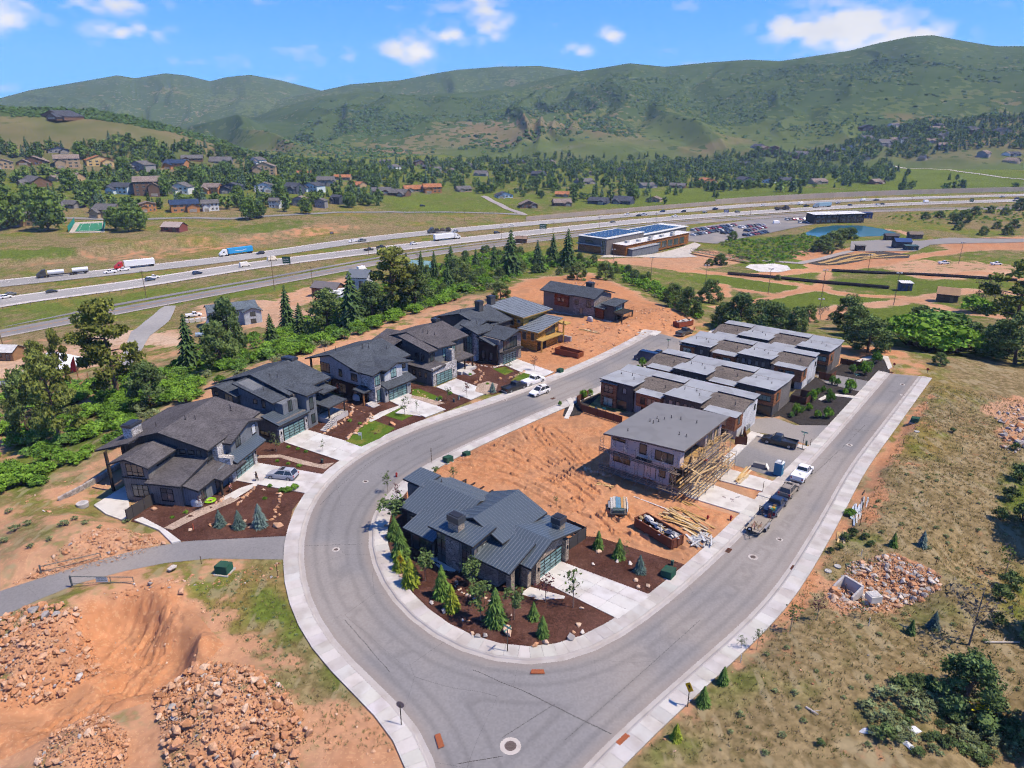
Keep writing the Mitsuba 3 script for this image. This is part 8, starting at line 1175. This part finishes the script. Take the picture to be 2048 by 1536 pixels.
for i, (px, py, hp, lab) in enumerate([(1411,568,34, 'first floodlight mast of the park row'),(1536,588,45, 'second floodlight mast of the park row'),(1643,594,47, 'third floodlight mast of the park row'),(1787,610,54, 'fourth floodlight mast of the park row'),(1965,622,56, 'floodlight mast behind the equipment shed'),(1638,630,28, 'short mast with a round head by the dirt hump'),(1735,546,30, 'floodlight mast beside the conveyor start'),(1917,528,34, 'floodlight mast on the bare slope'),(1302,552,34, 'floodlight mast on the green meadow below the centre'),(1226,525,24, 'floodlight mast in front of the recreation centre')]): pole('floodlight_mast', lab, 'floodlight mast', px, py, hp, (.13,.10,.08), 'lamps', .12)
for px, py, w, h, c, lab in [(574,533,4.2,3.6, GREEN, 'green motorway sign by the beige box van'),(1086,462,5,3.2, GREEN, 'green motorway sign near the recreation centre'),(1942,407,4,3, GREEN, 'green motorway sign far to the right'),(1452,429,4,2.4,(.02,.06,.2), 'small blue motorway sign'),(664,473,2.4,1.6,(.12,.05,.02), 'small brown motorway sign on the bank')]:
    p = at(px, py); k = thing('road_sign', lab, 'sign'); m = MB(); m.box(p[0] - w / 2, p[0] + w / 2, p[1] - .06, p[1] + .06, p[2] + 1.6, p[2] + 1.6 + h, c); part(k, 'panel', m); m = MB(); [m.tube((p[0] + x, p[1] + .12, p[2] - .2),(p[0] + x, p[1] + .12, p[2] + 1.6 + h),.1,(.25,.25,.25),5) for x in (-w * .3, w * .3)]; part(k, 'post', m)
    m = MB(); [m.box(p[0] - w * .4, p[0] + w * .3, p[1] - .075, p[1] - .06, p[2] + 1.6 + h * z, p[2] + 1.6 + h * z + .3,(.6,.62,.6)) for z in (.6,.3)]; part(k, 'lettering', m)
# recreation centre
pF = at(1212,511); zb = pF[2]; a, b = flat(1209,477, zb + 9), flat(1283,463, zb + 9); AZ = math.degrees(math.atan2(*(b - a))); Ln = float(np.linalg.norm(b - a)); Wd = float(np.linalg.norm(at(1159,502)[:2] - pF[:2])); MATS['band'] = ('planks', (.36,.16,.06)); MATS['roof_white'] = ('membrane', (.66,.67,.68))
h = House('recreation_centre', 'large flat roofed recreation centre with solar panels beside the motorway', 'recreation centre', pF[:2], AZ, zb)
def solar(f0, f1, a0, a1, z, nf, na):
    for i in range(nf):
        for j in range(na): df, da = (f1 - f0) / nf, (a1 - a0) / na; m = h.mb(); m.slab([(f0 + df * (i + .04), a0 + da * (j + .06), z),(f0 + df * (i + .96), a0 + da * (j + .06), z + .12),(f0 + df * (i + .96), a0 + da * (j + .94), z + .12),(f0 + df * (i + .04), a0 + da * (j + .94), z)],.06,(.015,.06,.18)); part(h.k, 'solar_panel', m, 'pane')
h.box('siding_taupe', -Wd, 0,0, Ln, -1,9); h.roof('roof_white', [(-Wd - .4,-.4,9.3),(.4,-.4,9.3),(.4, Ln + .4,9.3),(-Wd - .4, Ln + .4,9.3)], fc=(.6,.6,.6)); solar(-Wd + 1.5,-2.5,2, Ln - 1,9.45,6,9)
h.box('band', -Wd * .95,-4,-.25,0,.6,4.6, 'wood_front'); h.box('matte', -Wd, -3,-2.2,-.1,4.8,5.2, 'canopy', (.10,.16,.22)); h.win('a-', 0,-2.2,.5,2.4,7.5,2,4, panes=False, fc=(.5,.5,.52)); h.win('a-', 0,-Wd * .6,6.2,6,1.1,5,1, panes=False)
h.box('band', .05,9,6, Ln * 2.0,-1,5.8, 'wing'); h.roof('roof_white', [(0,5.6,6.0),(9.5,5.6,6.0),(9.5, Ln * 2.05,6.0),(0, Ln * 2.05,6.0)], fc=(.36,.16,.06)); h.box('siding_grey', 9,12,8, Ln * .95,-1,3.6, 'low_front'); h.roof('membrane_pale', [(9,7.6,3.9),(12.4,7.6,3.7),(12.4, Ln * .97,3.7),(9, Ln * .97,3.9)])
for i in range(5): h.win('f+', 9, Ln * (1.06 + .18 * i),.3, Ln * .14,3.6,2,1, panes=False)
for i in range(7): m = h.mb(); q = 3 + 2.4 * (i % 3); m.box(q, q + 1.8, Ln * (.35 + .22 * i), Ln * (.35 + .22 * i) + 2.6,6,7.1,(.42,.43,.42)); part(h.k, 'roof_unit', m)
h.box('siding_taupe', -Wd, -.5, Ln, Ln * 2.35,-1,7.2); h.roof('roof_white', [(-Wd - .4, Ln, 7.5),(.1, Ln, 7.5),(.1, Ln * 2.4,7.5),(-Wd - .4, Ln * 2.4,7.5)], fc=(.6,.6,.6)); solar(-Wd + 1.5,-2.5, Ln + 2, Ln * 2.2,7.65,6,9)
p = at(1672,446); h = House('lodge_building', 'long dark two storey building with two pale flat roofs behind the pond', 'building', p[:2],78, p[2]); MATS['lodge'] = ('siding', (.05,.045,.045))
for a0, a1 in ((-20,0),(1.5,22)): h.box('lodge', -9,2, a0, a1,0,6.6); h.roof('roof_white', [(-9.6, a0 - .6,7.4),(2.6, a0 - .6,6.8),(2.6, a1 + .6,6.8),(-9.6, a1 + .6,7.4)]); [h.win('f+', 2, a0 + 3 + 4.5 * i, z, 2.6,1.5,2,1, panes=False) for i in range(4) for z in (1,4.2)]
# small park buildings and play ground
def hut(label, px, py, w, d, hh, az, c, rc, name='hut', cat='hut', flat_=False):
    p = at(px, py); h = House(name, label, cat, p[:2], az, p[2]); MATS['_w' + h.k], MATS['_r' + h.k] = ('matte', c),('matte', rc); W_, R_ = '_w' + h.k, '_r' + h.k
    if flat_: h.box(W_, -d, 0,-w / 2, w / 2,-.6, hh); h.roof(R_, [(-d - .4,-w / 2 - .4, hh + .5),(.4,-w / 2 - .4, hh + .25),(.4, w / 2 + .4, hh + .25),(-d - .4, w / 2 + .4, hh + .5)])
    else: h.wall(W_, 'a', [(-d, -.6),(0,-.6),(0, hh),(-d / 2, hh + d * .28),(-d, hh)],-w / 2, w / 2); h.gable(R_, 'a', (-d - .5, hh - .1),(-d / 2, hh + d * .28 + .15),(.5, hh - .1),-w / 2 - .4, w / 2 + .4)
    h.win('f+', 0,-w * .22, hh * .42, w * .22, hh * .32,2,1, panes=False); h.win('f+', 0, w * .2,.05, w * .2, hh * .7,1,1, panes=False, glass=(.10,.08,.07), name='door'); return h
for a in [('small white roofed hut at the end of the conveyor', 1812,582,4.5,4,3.2,100,(.06,.09,.18),(.66,.67,.68), 'hut', 'hut', True),('tan roofed equipment shed on the park edge', 1893,605,7,7,3.2,120,(.07,.06,.06),(.34,.22,.14)),('dark shed below the pond', 1784,481,8,4,3,95,(.03,.03,.035),(.08,.08,.09)),('brown shed right of the pond', 1832,478,8,5,3,95,(.16,.12,.09),(.20,.17,.14)),('blue roofed lift house', 1806,497,9,6,4,95,(.06,.07,.09),(.03,.08,.22)),('dark green machine by the lift house', 1824,501,7,4,2.4,95,(.05,.09,.11),(.06,.12,.15), 'hut', 'shed', True),('small brown hut beyond the spruces', 1042,487,7,5,3,95,(.16,.09,.06),(.26,.18,.13)),('blue cabin beside the lodge building', 1735,437,7,5,4,95,(.03,.07,.2),(.03,.06,.16), 'hut', 'hut', True),('grey shed in the lower park', 1721,502,5,3,3,95,(.05,.05,.05),(.2,.2,.2), 'hut', 'shed', True),('red brown shed with a pale hipped roof above the motorway bank', 341,464,13,9,3.2,100,(.22,.07,.06),(.40,.34,.30), 'shed', 'shed'),('small wooden hut at the picture edge left of the tent', 10,722,6,5,3,95,(.30,.18,.09),(.6,.6,.6), 'hut', 'hut'),('brown log cabin among the trailers', 648,592,12,7,3.4,110,(.20,.10,.06),(.17,.16,.17), 'cabin', 'cabin'),('white two storey house with a grey roof by the frontage road', 715,580,9,9,5.5,100,(.55,.58,.62),(.16,.19,.22), 'house', 'house'),('turquoise house among the firs', 835,553,10,8,4.5,110,(.15,.42,.45),(.2,.35,.37), 'house', 'house')]: hut(*a)
k, fr = item('tent_pavilion', 'white pointed tent roof half hidden by the dark conifers', 'tent', 112,745,100,[('canopy', lambda m: [m.quads([[(8 * math.cos(t),8 * math.sin(t),2.6),(8 * math.cos(t + 1.05),8 * math.sin(t + 1.05),2.6),(0,0,6.6)]], A_((.66,.69,.76)) * (1 - .05 * (i % 2))) for i, t in enumerate(np.arange(0,6.2,1.0472))]),('pole', lambda m: [m.tube((7.6 * math.cos(t),7.6 * math.sin(t),0),(7.6 * math.cos(t),7.6 * math.sin(t),2.6),.1,(.3,.2,.12),6) for t in np.arange(0,6.2,1.0472)])])
item('banner', 'red banner with a notched lower edge beside the tent', 'banner', 158,762,30,[('mast', lambda m: m.tube((0,0,0),(0,0,7),.1,(.3,.1,.06),6)),('cloth', lambda m: m.ext([(0,2.6),(.9,2.9),(1.2,2.2),(1.9,2.9),(3.0,2.1),(2.4,4.4),(.2,6.9),(0,6.9)], 'f', -.03,.03,(.50,.02,.025)))]); item('banner', 'yellow and red banner at the picture edge', 'banner', 22,772,30,[('mast', lambda m: m.tube((0,0,0),(0,0,5),.12,(.4,.03,.03),6)),('cloth', lambda m: m.ext([(0,2.2),(1.1,2.5),(1.0,4.9),(0,4.9)], 'f', -.03,.03,(.62,.42,.10)))])
item('timber_stair', 'timber stair tower beside the red banner', 'stairs', 163,778,60,[('step', lambda m: [m.box(-2 + .4 * i, -1.6 + .4 * i, -.7,.7,.3 * i, .3 * i + .08,(.33,.18,.09)) for i in range(10)]),('post', lambda m: [m.tube((x, y, 0),(x, y, 4),.1,(.33,.18,.09),5) for x in (-2,2) for y in (-.8,.8)])])
p = at(505,645); MATS['pale_blue'] = ('siding', (.50,.57,.64)); MATS['blue_roof'] = ('shingle', (.17,.215,.25)); h = House('lake_blue_house', 'pale blue two storey house with a blue grey roof beside the frontage road', 'house', p[:2],60, p[2]); h.wall('pale_blue', 'a', [(-9,-1),(0,-1),(0,5.6),(-4.5,7),(-9,5.6)],-14,2); h.gable('blue_roof', 'a', (-9.6,5.5),(-4.5,7.3),(.6,5.5),-14.6,2.6); h.wall('pale_blue', 'f', [(-3,-1),(3,-1),(3,5),(0,6),(-3,5)],0,3); h.gable('blue_roof', 'f', (-3.5,4.9),(0,6.3),(3.5,4.9),-3,3.5); h.win('f+', 3,0,3.2,1.8,1.5,2,1); h.win('f+', 3,0,.6,1.8,1.5,2,1)
for a in (-12,-9,-6): h.win('f+', 0, a, 3.4,1.4,1.3,2,1); h.win('f+', 0, a, .6,1.4,1.4,2,1)
for i, (px, py) in enumerate([(672,592),(690,588),(668,600),(690,600),(430,655),(452,660)]): p = at(px, py); vehicle('van', (.64,.65,.66), p[:2],75 + 7 * i, 'white camper parked by the log cabin', 'camper', p[2], far=True, group='campers by the log cabin')
item('stacked_pallets', 'long stack of white wrapped pallets beside the pale blue house', 'pallets', 420,640,62,[('pallet', lambda m: m.box(-9 + 2 * i, -7.3 + 2 * i, -.8,.8,0,1.3, A_((.58,.57,.55)) * (.9 + .02 * i))) for i in (0,)] + [('pallet', (lambda j: lambda m: m.box(-9 + 2 * j, -7.3 + 2 * j, -.8,.8,0,1.2,(.6,.58,.55)))(j)) for j in range(1,8)])
asphalt_patch = [('gravel_lot', [(250,700),(262,664),(330,612),(352,612),(340,640),(300,672),(260,735),(235,735)])]
for key, pts in asphalt_patch: pg = Polygon(atp(pts)[:, :2]).buffer(0); V, Fc = dense(pg, 3); scene[key] = mikit.ply((np.column_stack([V, height(V[:, 0], V[:, 1]) + .15]), Fc), 'freeway_asphalt', False); tag(key, kind='structure')
def drape(key, pts, c, lift=.15, mat='concrete_vc', step=3, kind='structure', w=0):
    P = atp(pts)[:, :2]; pg = LineString(P).buffer(w) if w else Polygon(P).buffer(0); pg = max(getattr(pg, 'geoms', [pg]), key=lambda q: q.area); V, Fc = dense(pg, step); scene[key] = shape(np.column_stack([V, height(V[:, 0], V[:, 1]) + lift]), Fc, np.tile(c, (len(V),1)), mat); tag(key, kind=kind)
drape('plaza', [(1352,498),(1390,485),(1402,490),(1380,508),(1395,514),(1350,516),(1200,515),(1210,510),(1320,506)],(.48,.46,.43)); drape('skate_park', [(1490,535),(1500,529),(1530,529),(1545,527),(1575,532),(1582,540),(1560,545),(1520,544)],(.60,.59,.57)); drape('pump_track', [(1616,527),(1690,509),(1760,503),(1820,510),(1818,516),(1740,518),(1680,530),(1640,531)],(.07,.06,.055),.2, 'matte', 2)
for i, pts in enumerate([[(1640,527),(1680,516),(1720,508),(1745,508),(1752,513),(1730,516)],[(1655,529),(1700,522),(1735,518),(1790,513),(1812,512)],[(1680,524),(1720,514),(1770,510)]]): drape(numbered('bike_track'), pts, (.42,.28,.12),.35, 'matte', 1.2, w=1.3)
drape('lift_yard', [(1700,500),(1702,483),(1760,480),(1840,482),(1900,476),(2060,478),(2060,484),(1860,490),(1830,503),(1720,503)],(.22,.22,.23),.2); drape('park_road', [(1532,522),(1600,527),(1650,516),(1700,503)],(.30,.29,.28),.2, w=2.2); drape('tennis_surface', [(150,464),(160,448),(204,446),(205,462)],(.04,.22,.13),.3, 'matte'); drape('tennis_apron', [(138,466),(150,445),(210,442),(210,465)],(.45,.40,.34),.15)
drape('upper_road', [(80,435),(230,440),(460,438),(680,425),(780,424),(1040,429)],(.20,.20,.20),.3, w=3.2); drape('upper_road_001', [(968,393),(990,405),(1015,418),(1048,430)],(.30,.29,.28),.3, w=3.2); drape('golf_path', [(1780,330),(1900,340),(2060,360)],(.45,.42,.38),.3, w=3)
k = thing('tennis_court', 'fenced green tennis court above the motorway bank', 'tennis court')
for a, b in (((137,464),(150,446)),((208,464),(212,442))):
    P, Q = atp([a, b]); m = MB(); m.quads([[P, Q, Q + [0,0,3.6], P + [0,0,3.6]]],(.03,.30,.24)); part(k, 'wind_screen', m); m = MB(); [m.tube(P + (Q - P) * t, P + (Q - P) * t + [0,0,3.8],.06,(.1,.2,.17),5) for t in (0,.33,.66,1)]; part(k, 'post', m)
m = MB()
for a, b in (((158,462),(165,449)),((197,461),(198,448)),((158,462),(197,461)),((165,449),(198,448)),((178,461),(181,449))): P, Q = atp([a, b]); m.tube(P + [0,0,.32], Q + [0,0,.32],.08,(.62,.64,.62),4)
part(k, 'court_line', m)
for pts, lab in (([(1455,549),(1540,556),(1625,565),(1700,571),(1805,580)], 'long black conveyor belt ending at the white roofed hut'),([(1663,543),(1760,548),(1880,553),(2050,564)], 'long black conveyor belt across the bare slope')):
    k = thing('conveyor', lab, 'conveyor'); P = atp(pts); d = np.r_[0, np.cumsum(np.linalg.norm(np.diff(P, axis=0), axis=1))]; Q = np.column_stack([np.interp(np.arange(0, d[-1],6), d, P[:, i]) for i in range(3)])
    for a, b in zip(Q[:-1], Q[1:]): m = MB(); m.tube(a + [0,0,.7], b + [0,0,.7],.75,(.025,.025,.03),6); part(k, 'section', m)
P, Q = atp([(1384,507),(1497,527)]); k = thing('footbridge', 'dark truss footbridge between the recreation centre and the skate park', 'footbridge'); m = MB(); u = (Q - P) / np.linalg.norm(Q - P); s_ = A_((-u[1], u[0],0)) * 1.2; P[2] += 1.5; Q[2] += 1.2; m.prism8([P - s_ - [0,0,.3], Q - s_ - [0,0,.3], Q + s_ - [0,0,.3], P + s_ - [0,0,.3], P - s_, Q - s_, Q + s_, P + s_],(.33,.25,.17)); part(k, 'deck', m); m = MB()
for s in (-1,1):
    m.tube(P + s * s_ + [0,0,1.4], Q + s * s_ + [0,0,1.4],.1,(.06,.05,.05),5)
    for i in range(14): a, b = P + (Q - P) * i / 14, P + (Q - P) * (i + 1) / 14; m.tube(a + s * s_, a + s * s_ + [0,0,1.4],.06,(.06,.05,.05),4); m.tube(a + s * s_, b + s * s_ + [0,0,1.4],.05,(.06,.05,.05),4)
part(k, 'truss', m)
# suburb
HC = dict(t=(.34,.25,.16), b=(.14,.08,.055), g=(.20,.20,.20), w=(.52,.53,.53), y=(.46,.34,.16), n=(.05,.065,.09), o=(.38,.17,.07), l=(.42,.50,.56), r=(.22,.10,.075)); RCOL = dict(g=(.14,.135,.135), t=(.24,.19,.165), o=(.36,.16,.075), n=(.07,.08,.10), s=(.03,.055,.12)); NM = dict(t='tan', b='brown', g='grey', w='white', y='yellow tan', n='dark', o='orange brown', l='pale blue', r='red brown'); RN = dict(g='grey', t='tan', o='terracotta', n='dark', s='solar covered')
for k_, c_ in HC.items(): MATS['hw_' + k_] = ('matte', A_(c_) * 1.35)
for k_, c_ in RCOL.items(): MATS['hr_' + k_] = ('shingle', A_(c_) * 1.45)
def far_house(px, py, wp, st, wc, rc, place=None, group=None, label=None):
    p = at(px, py); w = px_h(p, wp) / 1.04; g = np.random.default_rng(px * 7 + py); d = w * g.uniform(.6,.8); hh = 2.9 * st; h = House('suburban_house', label or f'{NM[wc]} house with a {RN[rc]} roof {place}', 'house', p[:2],90 + g.uniform(-38,38), p[2], group); W_, R_ = 'hw_' + wc, 'hr_' + rc; k = d * g.uniform(.20,.28)
    if g.random() < .5: h.wall(W_, 'a', [(-d, -1.5),(0,-1.5),(0, hh),(-d / 2, hh + k),(-d, hh)],-w / 2, w / 2); h.gable(R_, 'a', (-d - .6, hh - .15),(-d / 2, hh + k + .2),(.6, hh - .15),-w / 2 - .6, w / 2 + .6)
    else: h.wall(W_, 'f', [(-w / 2,-1.5),(w / 2,-1.5),(w / 2, hh),(0, hh + k),(-w / 2, hh)],-d, 0); h.gable(R_, 'f', (-w / 2 - .6, hh - .15),(0, hh + k + .2),(w / 2 + .6, hh - .15),-d - .6,.6)
    if w > 9: v = g.choice([-1,1]); h.wall(W_, 'f', [(v * w * .25 - w * .2,-1.5),(v * w * .25 + w * .2,-1.5),(v * w * .25 + w * .2, hh * .7),(v * w * .25, hh * .7 + k * .7),(v * w * .25 - w * .2, hh * .7)],0, d * .3, 'wing'); h.gable(R_, 'f', (v * w * .25 - w * .22 - .4, hh * .7 - .15),(v * w * .25, hh * .7 + k * .7 + .2),(v * w * .25 + w * .22 + .4, hh * .7 - .15),-.5, d * .3 + .5); h.win('f+', d * .3, v * w * .25,.1, w * .26,2.2,2,2, panes=False, glass=(.30,.27,.24), fc=(.25,.22,.2), name='garage_door')
    for z in range(st):
        for a in np.linspace(-.36,.36,4 if w > 8 else 3): h.win('f+', 0, a * w, .9 + 2.9 * z, w * .11,1.4,2,1, panes=False, fc=(.35,.33,.31), glass=(.05,.06,.07))
FH = [(8,338,26,2, 't', 't', 'at the picture edge on the hillside'),(66,330,44,1, 'b', 't', 'with a wide low roof near the edge'),(136,336,36,3, 't', 't', 'on tall stilts high on the slope'),(202,332,40,2, 'y', 'o', 'high on the slope'),(118,306,30,1, 'g', 's', 'behind the tall tan house'),(274,342,38,2, 'g', 'g', 'with balconies in the upper row'),(348,338,36,2, 'o', 's', 'in the upper row'),(384,322,34,1, 'b', 'g', 'at the top of the suburb'),(440,328,36,1, 'g', 'g', 'above the trees of the upper row'),(528,350,40,3, 't', 't', 'tallest of the upper row'),(508,330,26,2, 'w', 'g', 'behind the tallest house'),(48,372,48,1, 'b', 'g', 'low among the left trees'),(124,362,44,1, 't', 't', 'below the stilted house'),(236,388,38,2, 'l', 'n', 'in the middle row'),(297,392,42,4, 'b', 't', 'four storeys tall in the middle row'),(358,388,34,2, 'w', 'g', 'beside the four storey house'),(421,388,30,2, 'o', 't', 'between pines in the middle row'),(462,386,36,2, 'n', 'n', 'in the middle of the slope'),(528,384,32,2, 'w', 'g', 'below the tallest house'),(580,386,32,2, 'n', 'n', 'beside the pale gabled house'),(620,384,34,2, 'l', 'n', 'with big gables'),(652,372,32,2, 'g', 'g', 'beside the big gables'),(608,352,24,1, 'y', 'o', 'small among the upper trees'),(684,360,30,1, 't', 'o', 'in the upper trees'),(708,374,30,1, 't', 'o', 'below the other terracotta roofs'),(762,388,36,1, 'r', 'g', 'first of the pair at the meadow'),(794,392,36,1, 'b', 'g', 'second of the pair at the meadow'),(830,384,38,1, 't', 'o', 'in the long terracotta group'),(866,386,34,2, 'o', 'o', 'at the end of the terracotta group'),(930,384,28,1, 't', 'g', 'above the sloping road'),(52,452,42,2, 't', 'g', 'lowest at the left edge'),(206,436,40,2, 't', 'g', 'with a double garage above the tennis court'),(50,398,40,1, 'n', 'n', 'in the trees at the left edge'),(134,416,32,1, 'g', 'g', 'behind the left trees'),(298,424,26,2, 'o', 't', 'peeping through the lower trees'),(372,424,46,2, 'o', 's', 'in the lowest row'),(422,422,28,2, 'w', 'g', 'in the lowest row beside the solar roof'),(550,416,22,2, 'w', 'g', 'between the lower spruces'),(598,412,24,2, 'g', 't', 'near the meadow'),(640,416,20,2, 'g', 'g', 'left of the meadow'),(670,408,22,2, 'n', 'n', 'at the meadow edge'),(1010,396,32,1, 'l', 'n', 'beside the sloping road'),(1058,416,34,1, 'b', 't', 'nearest the sound wall start'),(1126,412,34,1, 'b', 't', 'second behind the sound wall'),(1124,394,26,1, 't', 'o', 'behind the second sound wall house'),(1194,408,38,1, 'n', 'n', 'third behind the sound wall'),(1242,408,36,1, 'n', 'n', 'beside the fairway end'),(1306,404,26,1, 't', 't', 'with a steep gable on the fairway'),(1174,368,34,1, 'g', 'g', 'deep in the middle trees'),(1299,376,30,1, 'g', 'g', 'at the fairway trees'),(1354,376,28,1, 'b', 'g', 'second at the fairway trees'),(1419,366,30,1, 'o', 'o', 'brightest at the fairway trees'),(1496,364,30,1, 'n', 'n', 'fourth at the fairway trees'),(1536,366,22,1, 'l', 'n', 'fifth at the fairway trees'),(1578,366,28,1, 'g', 'n', 'sixth at the fairway trees'),(1642,368,28,1, 't', 't', 'seventh at the fairway trees'),(1758,368,24,1, 'r', 't', 'last before the open fairway'),(1074,352,26,1, 'n', 'n', 'far in the middle trees'),(900,346,24,1, 't', 't', 'far in the upper middle trees'),(780,338,26,1, 'w', 'g', 'far in the upper trees'),(960,352,24,1, 'g', 'g', 'beside the far upper houses'),(842,332,22,2, 'b', 'n', 'near the foot of the mountain')]
for a in FH: far_house(*a)
far_house(103,238,52,1, 'b', 'n', label='long dark house alone on the hilltop')
gs = np.random.default_rng(19)
for i in range(34): far_house(int(gs.uniform(1500,2046)), int(gs.uniform(252,326)), gs.uniform(14,24), int(gs.integers(1,3)), 'tbgwn'[i % 5], 'gtn'[i % 3], label='small distant house on the wooded slope below the mountain', group='houses on the wooded slope')
for i in range(16): far_house(int(gs.uniform(700,1500)), int(gs.uniform(325,352)), gs.uniform(14,22),1, 'tbgwn'[i % 5], 'gtn'[i % 3], label='small distant house among the trees at the mountain foot', group='houses at the mountain foot')
def forest(pts, n, dmin, seed, dry=.0): P = scatter(pts, n, dmin, seed); return P[in_view(P, 20)]
FT = np.vstack([forest([(-20,470),(-20,296),(150,292),(560,322),(760,340),(760,412),(560,428),(380,432),(200,436),(60,455)],900,4.6,54), forest([(-20,470),(-20,296),(150,290),(560,322),(1000,316),(1300,312),(1500,305),(1800,330),(1785,372),(1500,380),(1320,392),(1190,408),(1000,392),(850,372),(740,412),(560,428),(380,432),(200,436),(60,455)],1500,5.5,51), forest([(1440,306),(1700,290),(1740,262),(1860,244),(2060,226),(2060,300),(1900,304),(1720,322)],620,6.5,52), forest([(1140,330),(1500,300),(1780,322),(1780,372),(1500,380),(1330,388)],420,5,53)])
hs = gs.uniform(5.5,12.5, len(FT)); hx_ = A_([at(a[0], a[1])[:2] for a in FH]); clear = np.ones(len(FT), bool)
for q, a in zip(hx_, FH): d = FT[:, :2] - q; u = q / np.linalg.norm(q); al = d @ u; ac = np.abs(d @ A_((-u[1], u[0]))); clear &= ~((ac < a[2] * .0125 * np.linalg.norm(q) / 22) & (al > -44) & (al < 10))
FT, hs = FT[clear], hs[clear] * np.where(FT[clear][:, 0] < -40,1.08,1); o = np.argsort(-size_px(FT, hs)); nb = nc = 0; far_rest = []
for i in o:
    r = gs.random(); kd = 'conifer_far' if r < .34 else 'tall_far' if r < .55 else 'broadleaf_far'; h_ = hs[i] * (1.15 if kd != 'broadleaf_far' else .85)
    if kd == 'conifer_far' and nc < 190: nc += 1; plant(kd, 'conifer_tree', FT[i] - [0,0,.3], h_, 'dark conifer among the houses of the far suburb', 'conifers of the far suburb', 1.15)
    elif kd != 'conifer_far' and nb < 270: nb += 1; plant(kd, 'broadleaf_tree', FT[i] - [0,0,.3], h_, 'leafy green tree among the houses of the far suburb', 'leafy trees of the far suburb', 1.1)
    else: far_rest.append((kd, int(i), FT[i] - [0,0,.3], h_, 1.25))
mass('far_woodland', far_rest)
for i, (px, py, hp) in enumerate([(1300,405,16),(1330,408,14),(1560,384,20),(1584,384,36),(1600,388,14),(1804,384,16),(1808,366,20),(1815,352,14),(1892,382,14),(1898,360,12),(1907,378,14),(1922,376,14),(1928,378,14),(1914,360,10),(2028,380,12),(1428,394,16),(1434,396,12),(1823,378,14)]): p = at(px, py); plant(['conifer_far', 'tall_far', 'broadleaf_far'][i % 3], 'fairway_tree', p - [0,0,.2], px_h(p, hp), 'single dark tree standing on the green fairway', 'trees on the fairway', 1.2)
for i, (px, py, hp) in enumerate([(1650,500,26),(1665,497,30),(1636,503,22),(1690,478,18),(1680,480,20),(1700,478,20),(1655,508,14),(1916,460,14),(1966,470,14),(1993,458,12),(2014,470,16),(2028,456,14),(1922,448,22),(1905,440,12),(1880,436,12),(1850,438,12),(2040,420,18),(2010,430,12),(1980,426,12),(1950,430,14),(1440,530,22),(1418,532,14),(1464,480,16),(1556,560,10)]): p = at(px, py); plant('juniper', 'park_juniper', p - [0,0,.15], px_h(p, hp) * .95, 'round dark juniper in the park beyond the town houses', 'junipers in the park', 1.5)
P = forest([(1440,484),(1600,470),(1700,474),(1640,500),(1540,530),(1470,522)],420,1.9,61); mass('willow_thicket', [(['oak_far', 'sage_shrub', 'oak_far'][i % 3], i, p - [0,0,.2], gs.uniform(.5,2.3),1.5) for i, p in enumerate(P)])
P = forest([(1760,435),(2060,405),(2060,440),(1900,452)],160,5,62); mass('park_scrub', [('oak_far', i, p - [0,0,.2], gs.uniform(1,2.2),1.5) for i, p in enumerate(P)])
# scrub on the mountains
items = []
for pts, n, dm, s0, s1, sd in [([(400,300),(640,200),(900,195),(1150,165),(1400,150),(1800,110),(2060,110),(2060,220),(1700,270),(1300,290),(900,300)],9000,6.5,2,5.2,71),([(640,215),(1000,215),(1300,250),(1150,290),(700,300),(520,280)],900,12,4,8,72),([(0,214),(190,220),(420,275),(540,312),(430,290),(200,240),(0,232)],900,5,2.5,4.5,73),([(0,240),(300,250),(500,300),(100,290)],70,14,2,4,74)]:
    P = scatter(pts, n, dm, sd); P = P[in_view(P)]; w = meshkit.fbm(P / [160,160,90],3,8); P = P[(w > .50) | (gs.random(len(P)) < .12)]; items += [(p, gs.uniform(s0, s1)) for p in P]
V, Fc, C, n0 = [],[],[],0
for p, s in items:
    v = ICO.vertices * (1 + .25 * gs.normal(size=(12,1))) * [s, s, s * .62]; V.append(v + p); Fc.append(ICO.faces + n0); C.append(np.tile(A_((.056,.098,.036)) * gs.uniform(.75,1.25),(12,1))); n0 += 12
scene['mountain_scrub'] = shape(np.vstack(V), np.vstack(Fc), np.vstack(C), 'leaf'); tag('mountain_scrub', kind='stuff')
# ------------------------------------------------------------------ air
scene['air'] = {'type': 'homogeneous', 'albedo': {'type': 'rgb', 'value': [.93,.955,.985]}, 'sigma_t': {'type': 'rgb', 'value': [.00004,.000055,.000085]}}
scene['camera']['medium'] = {'type': 'ref', 'id': 'air'}
scene['haze'] = {'type': 'cube', 'to_world': T().translate([0,2350,190]).scale([4600,2600,290]), 'bsdf': {'type': 'null'}, 'interior': {'type': 'ref', 'id': 'air'}}; tag('haze', kind='stuff')
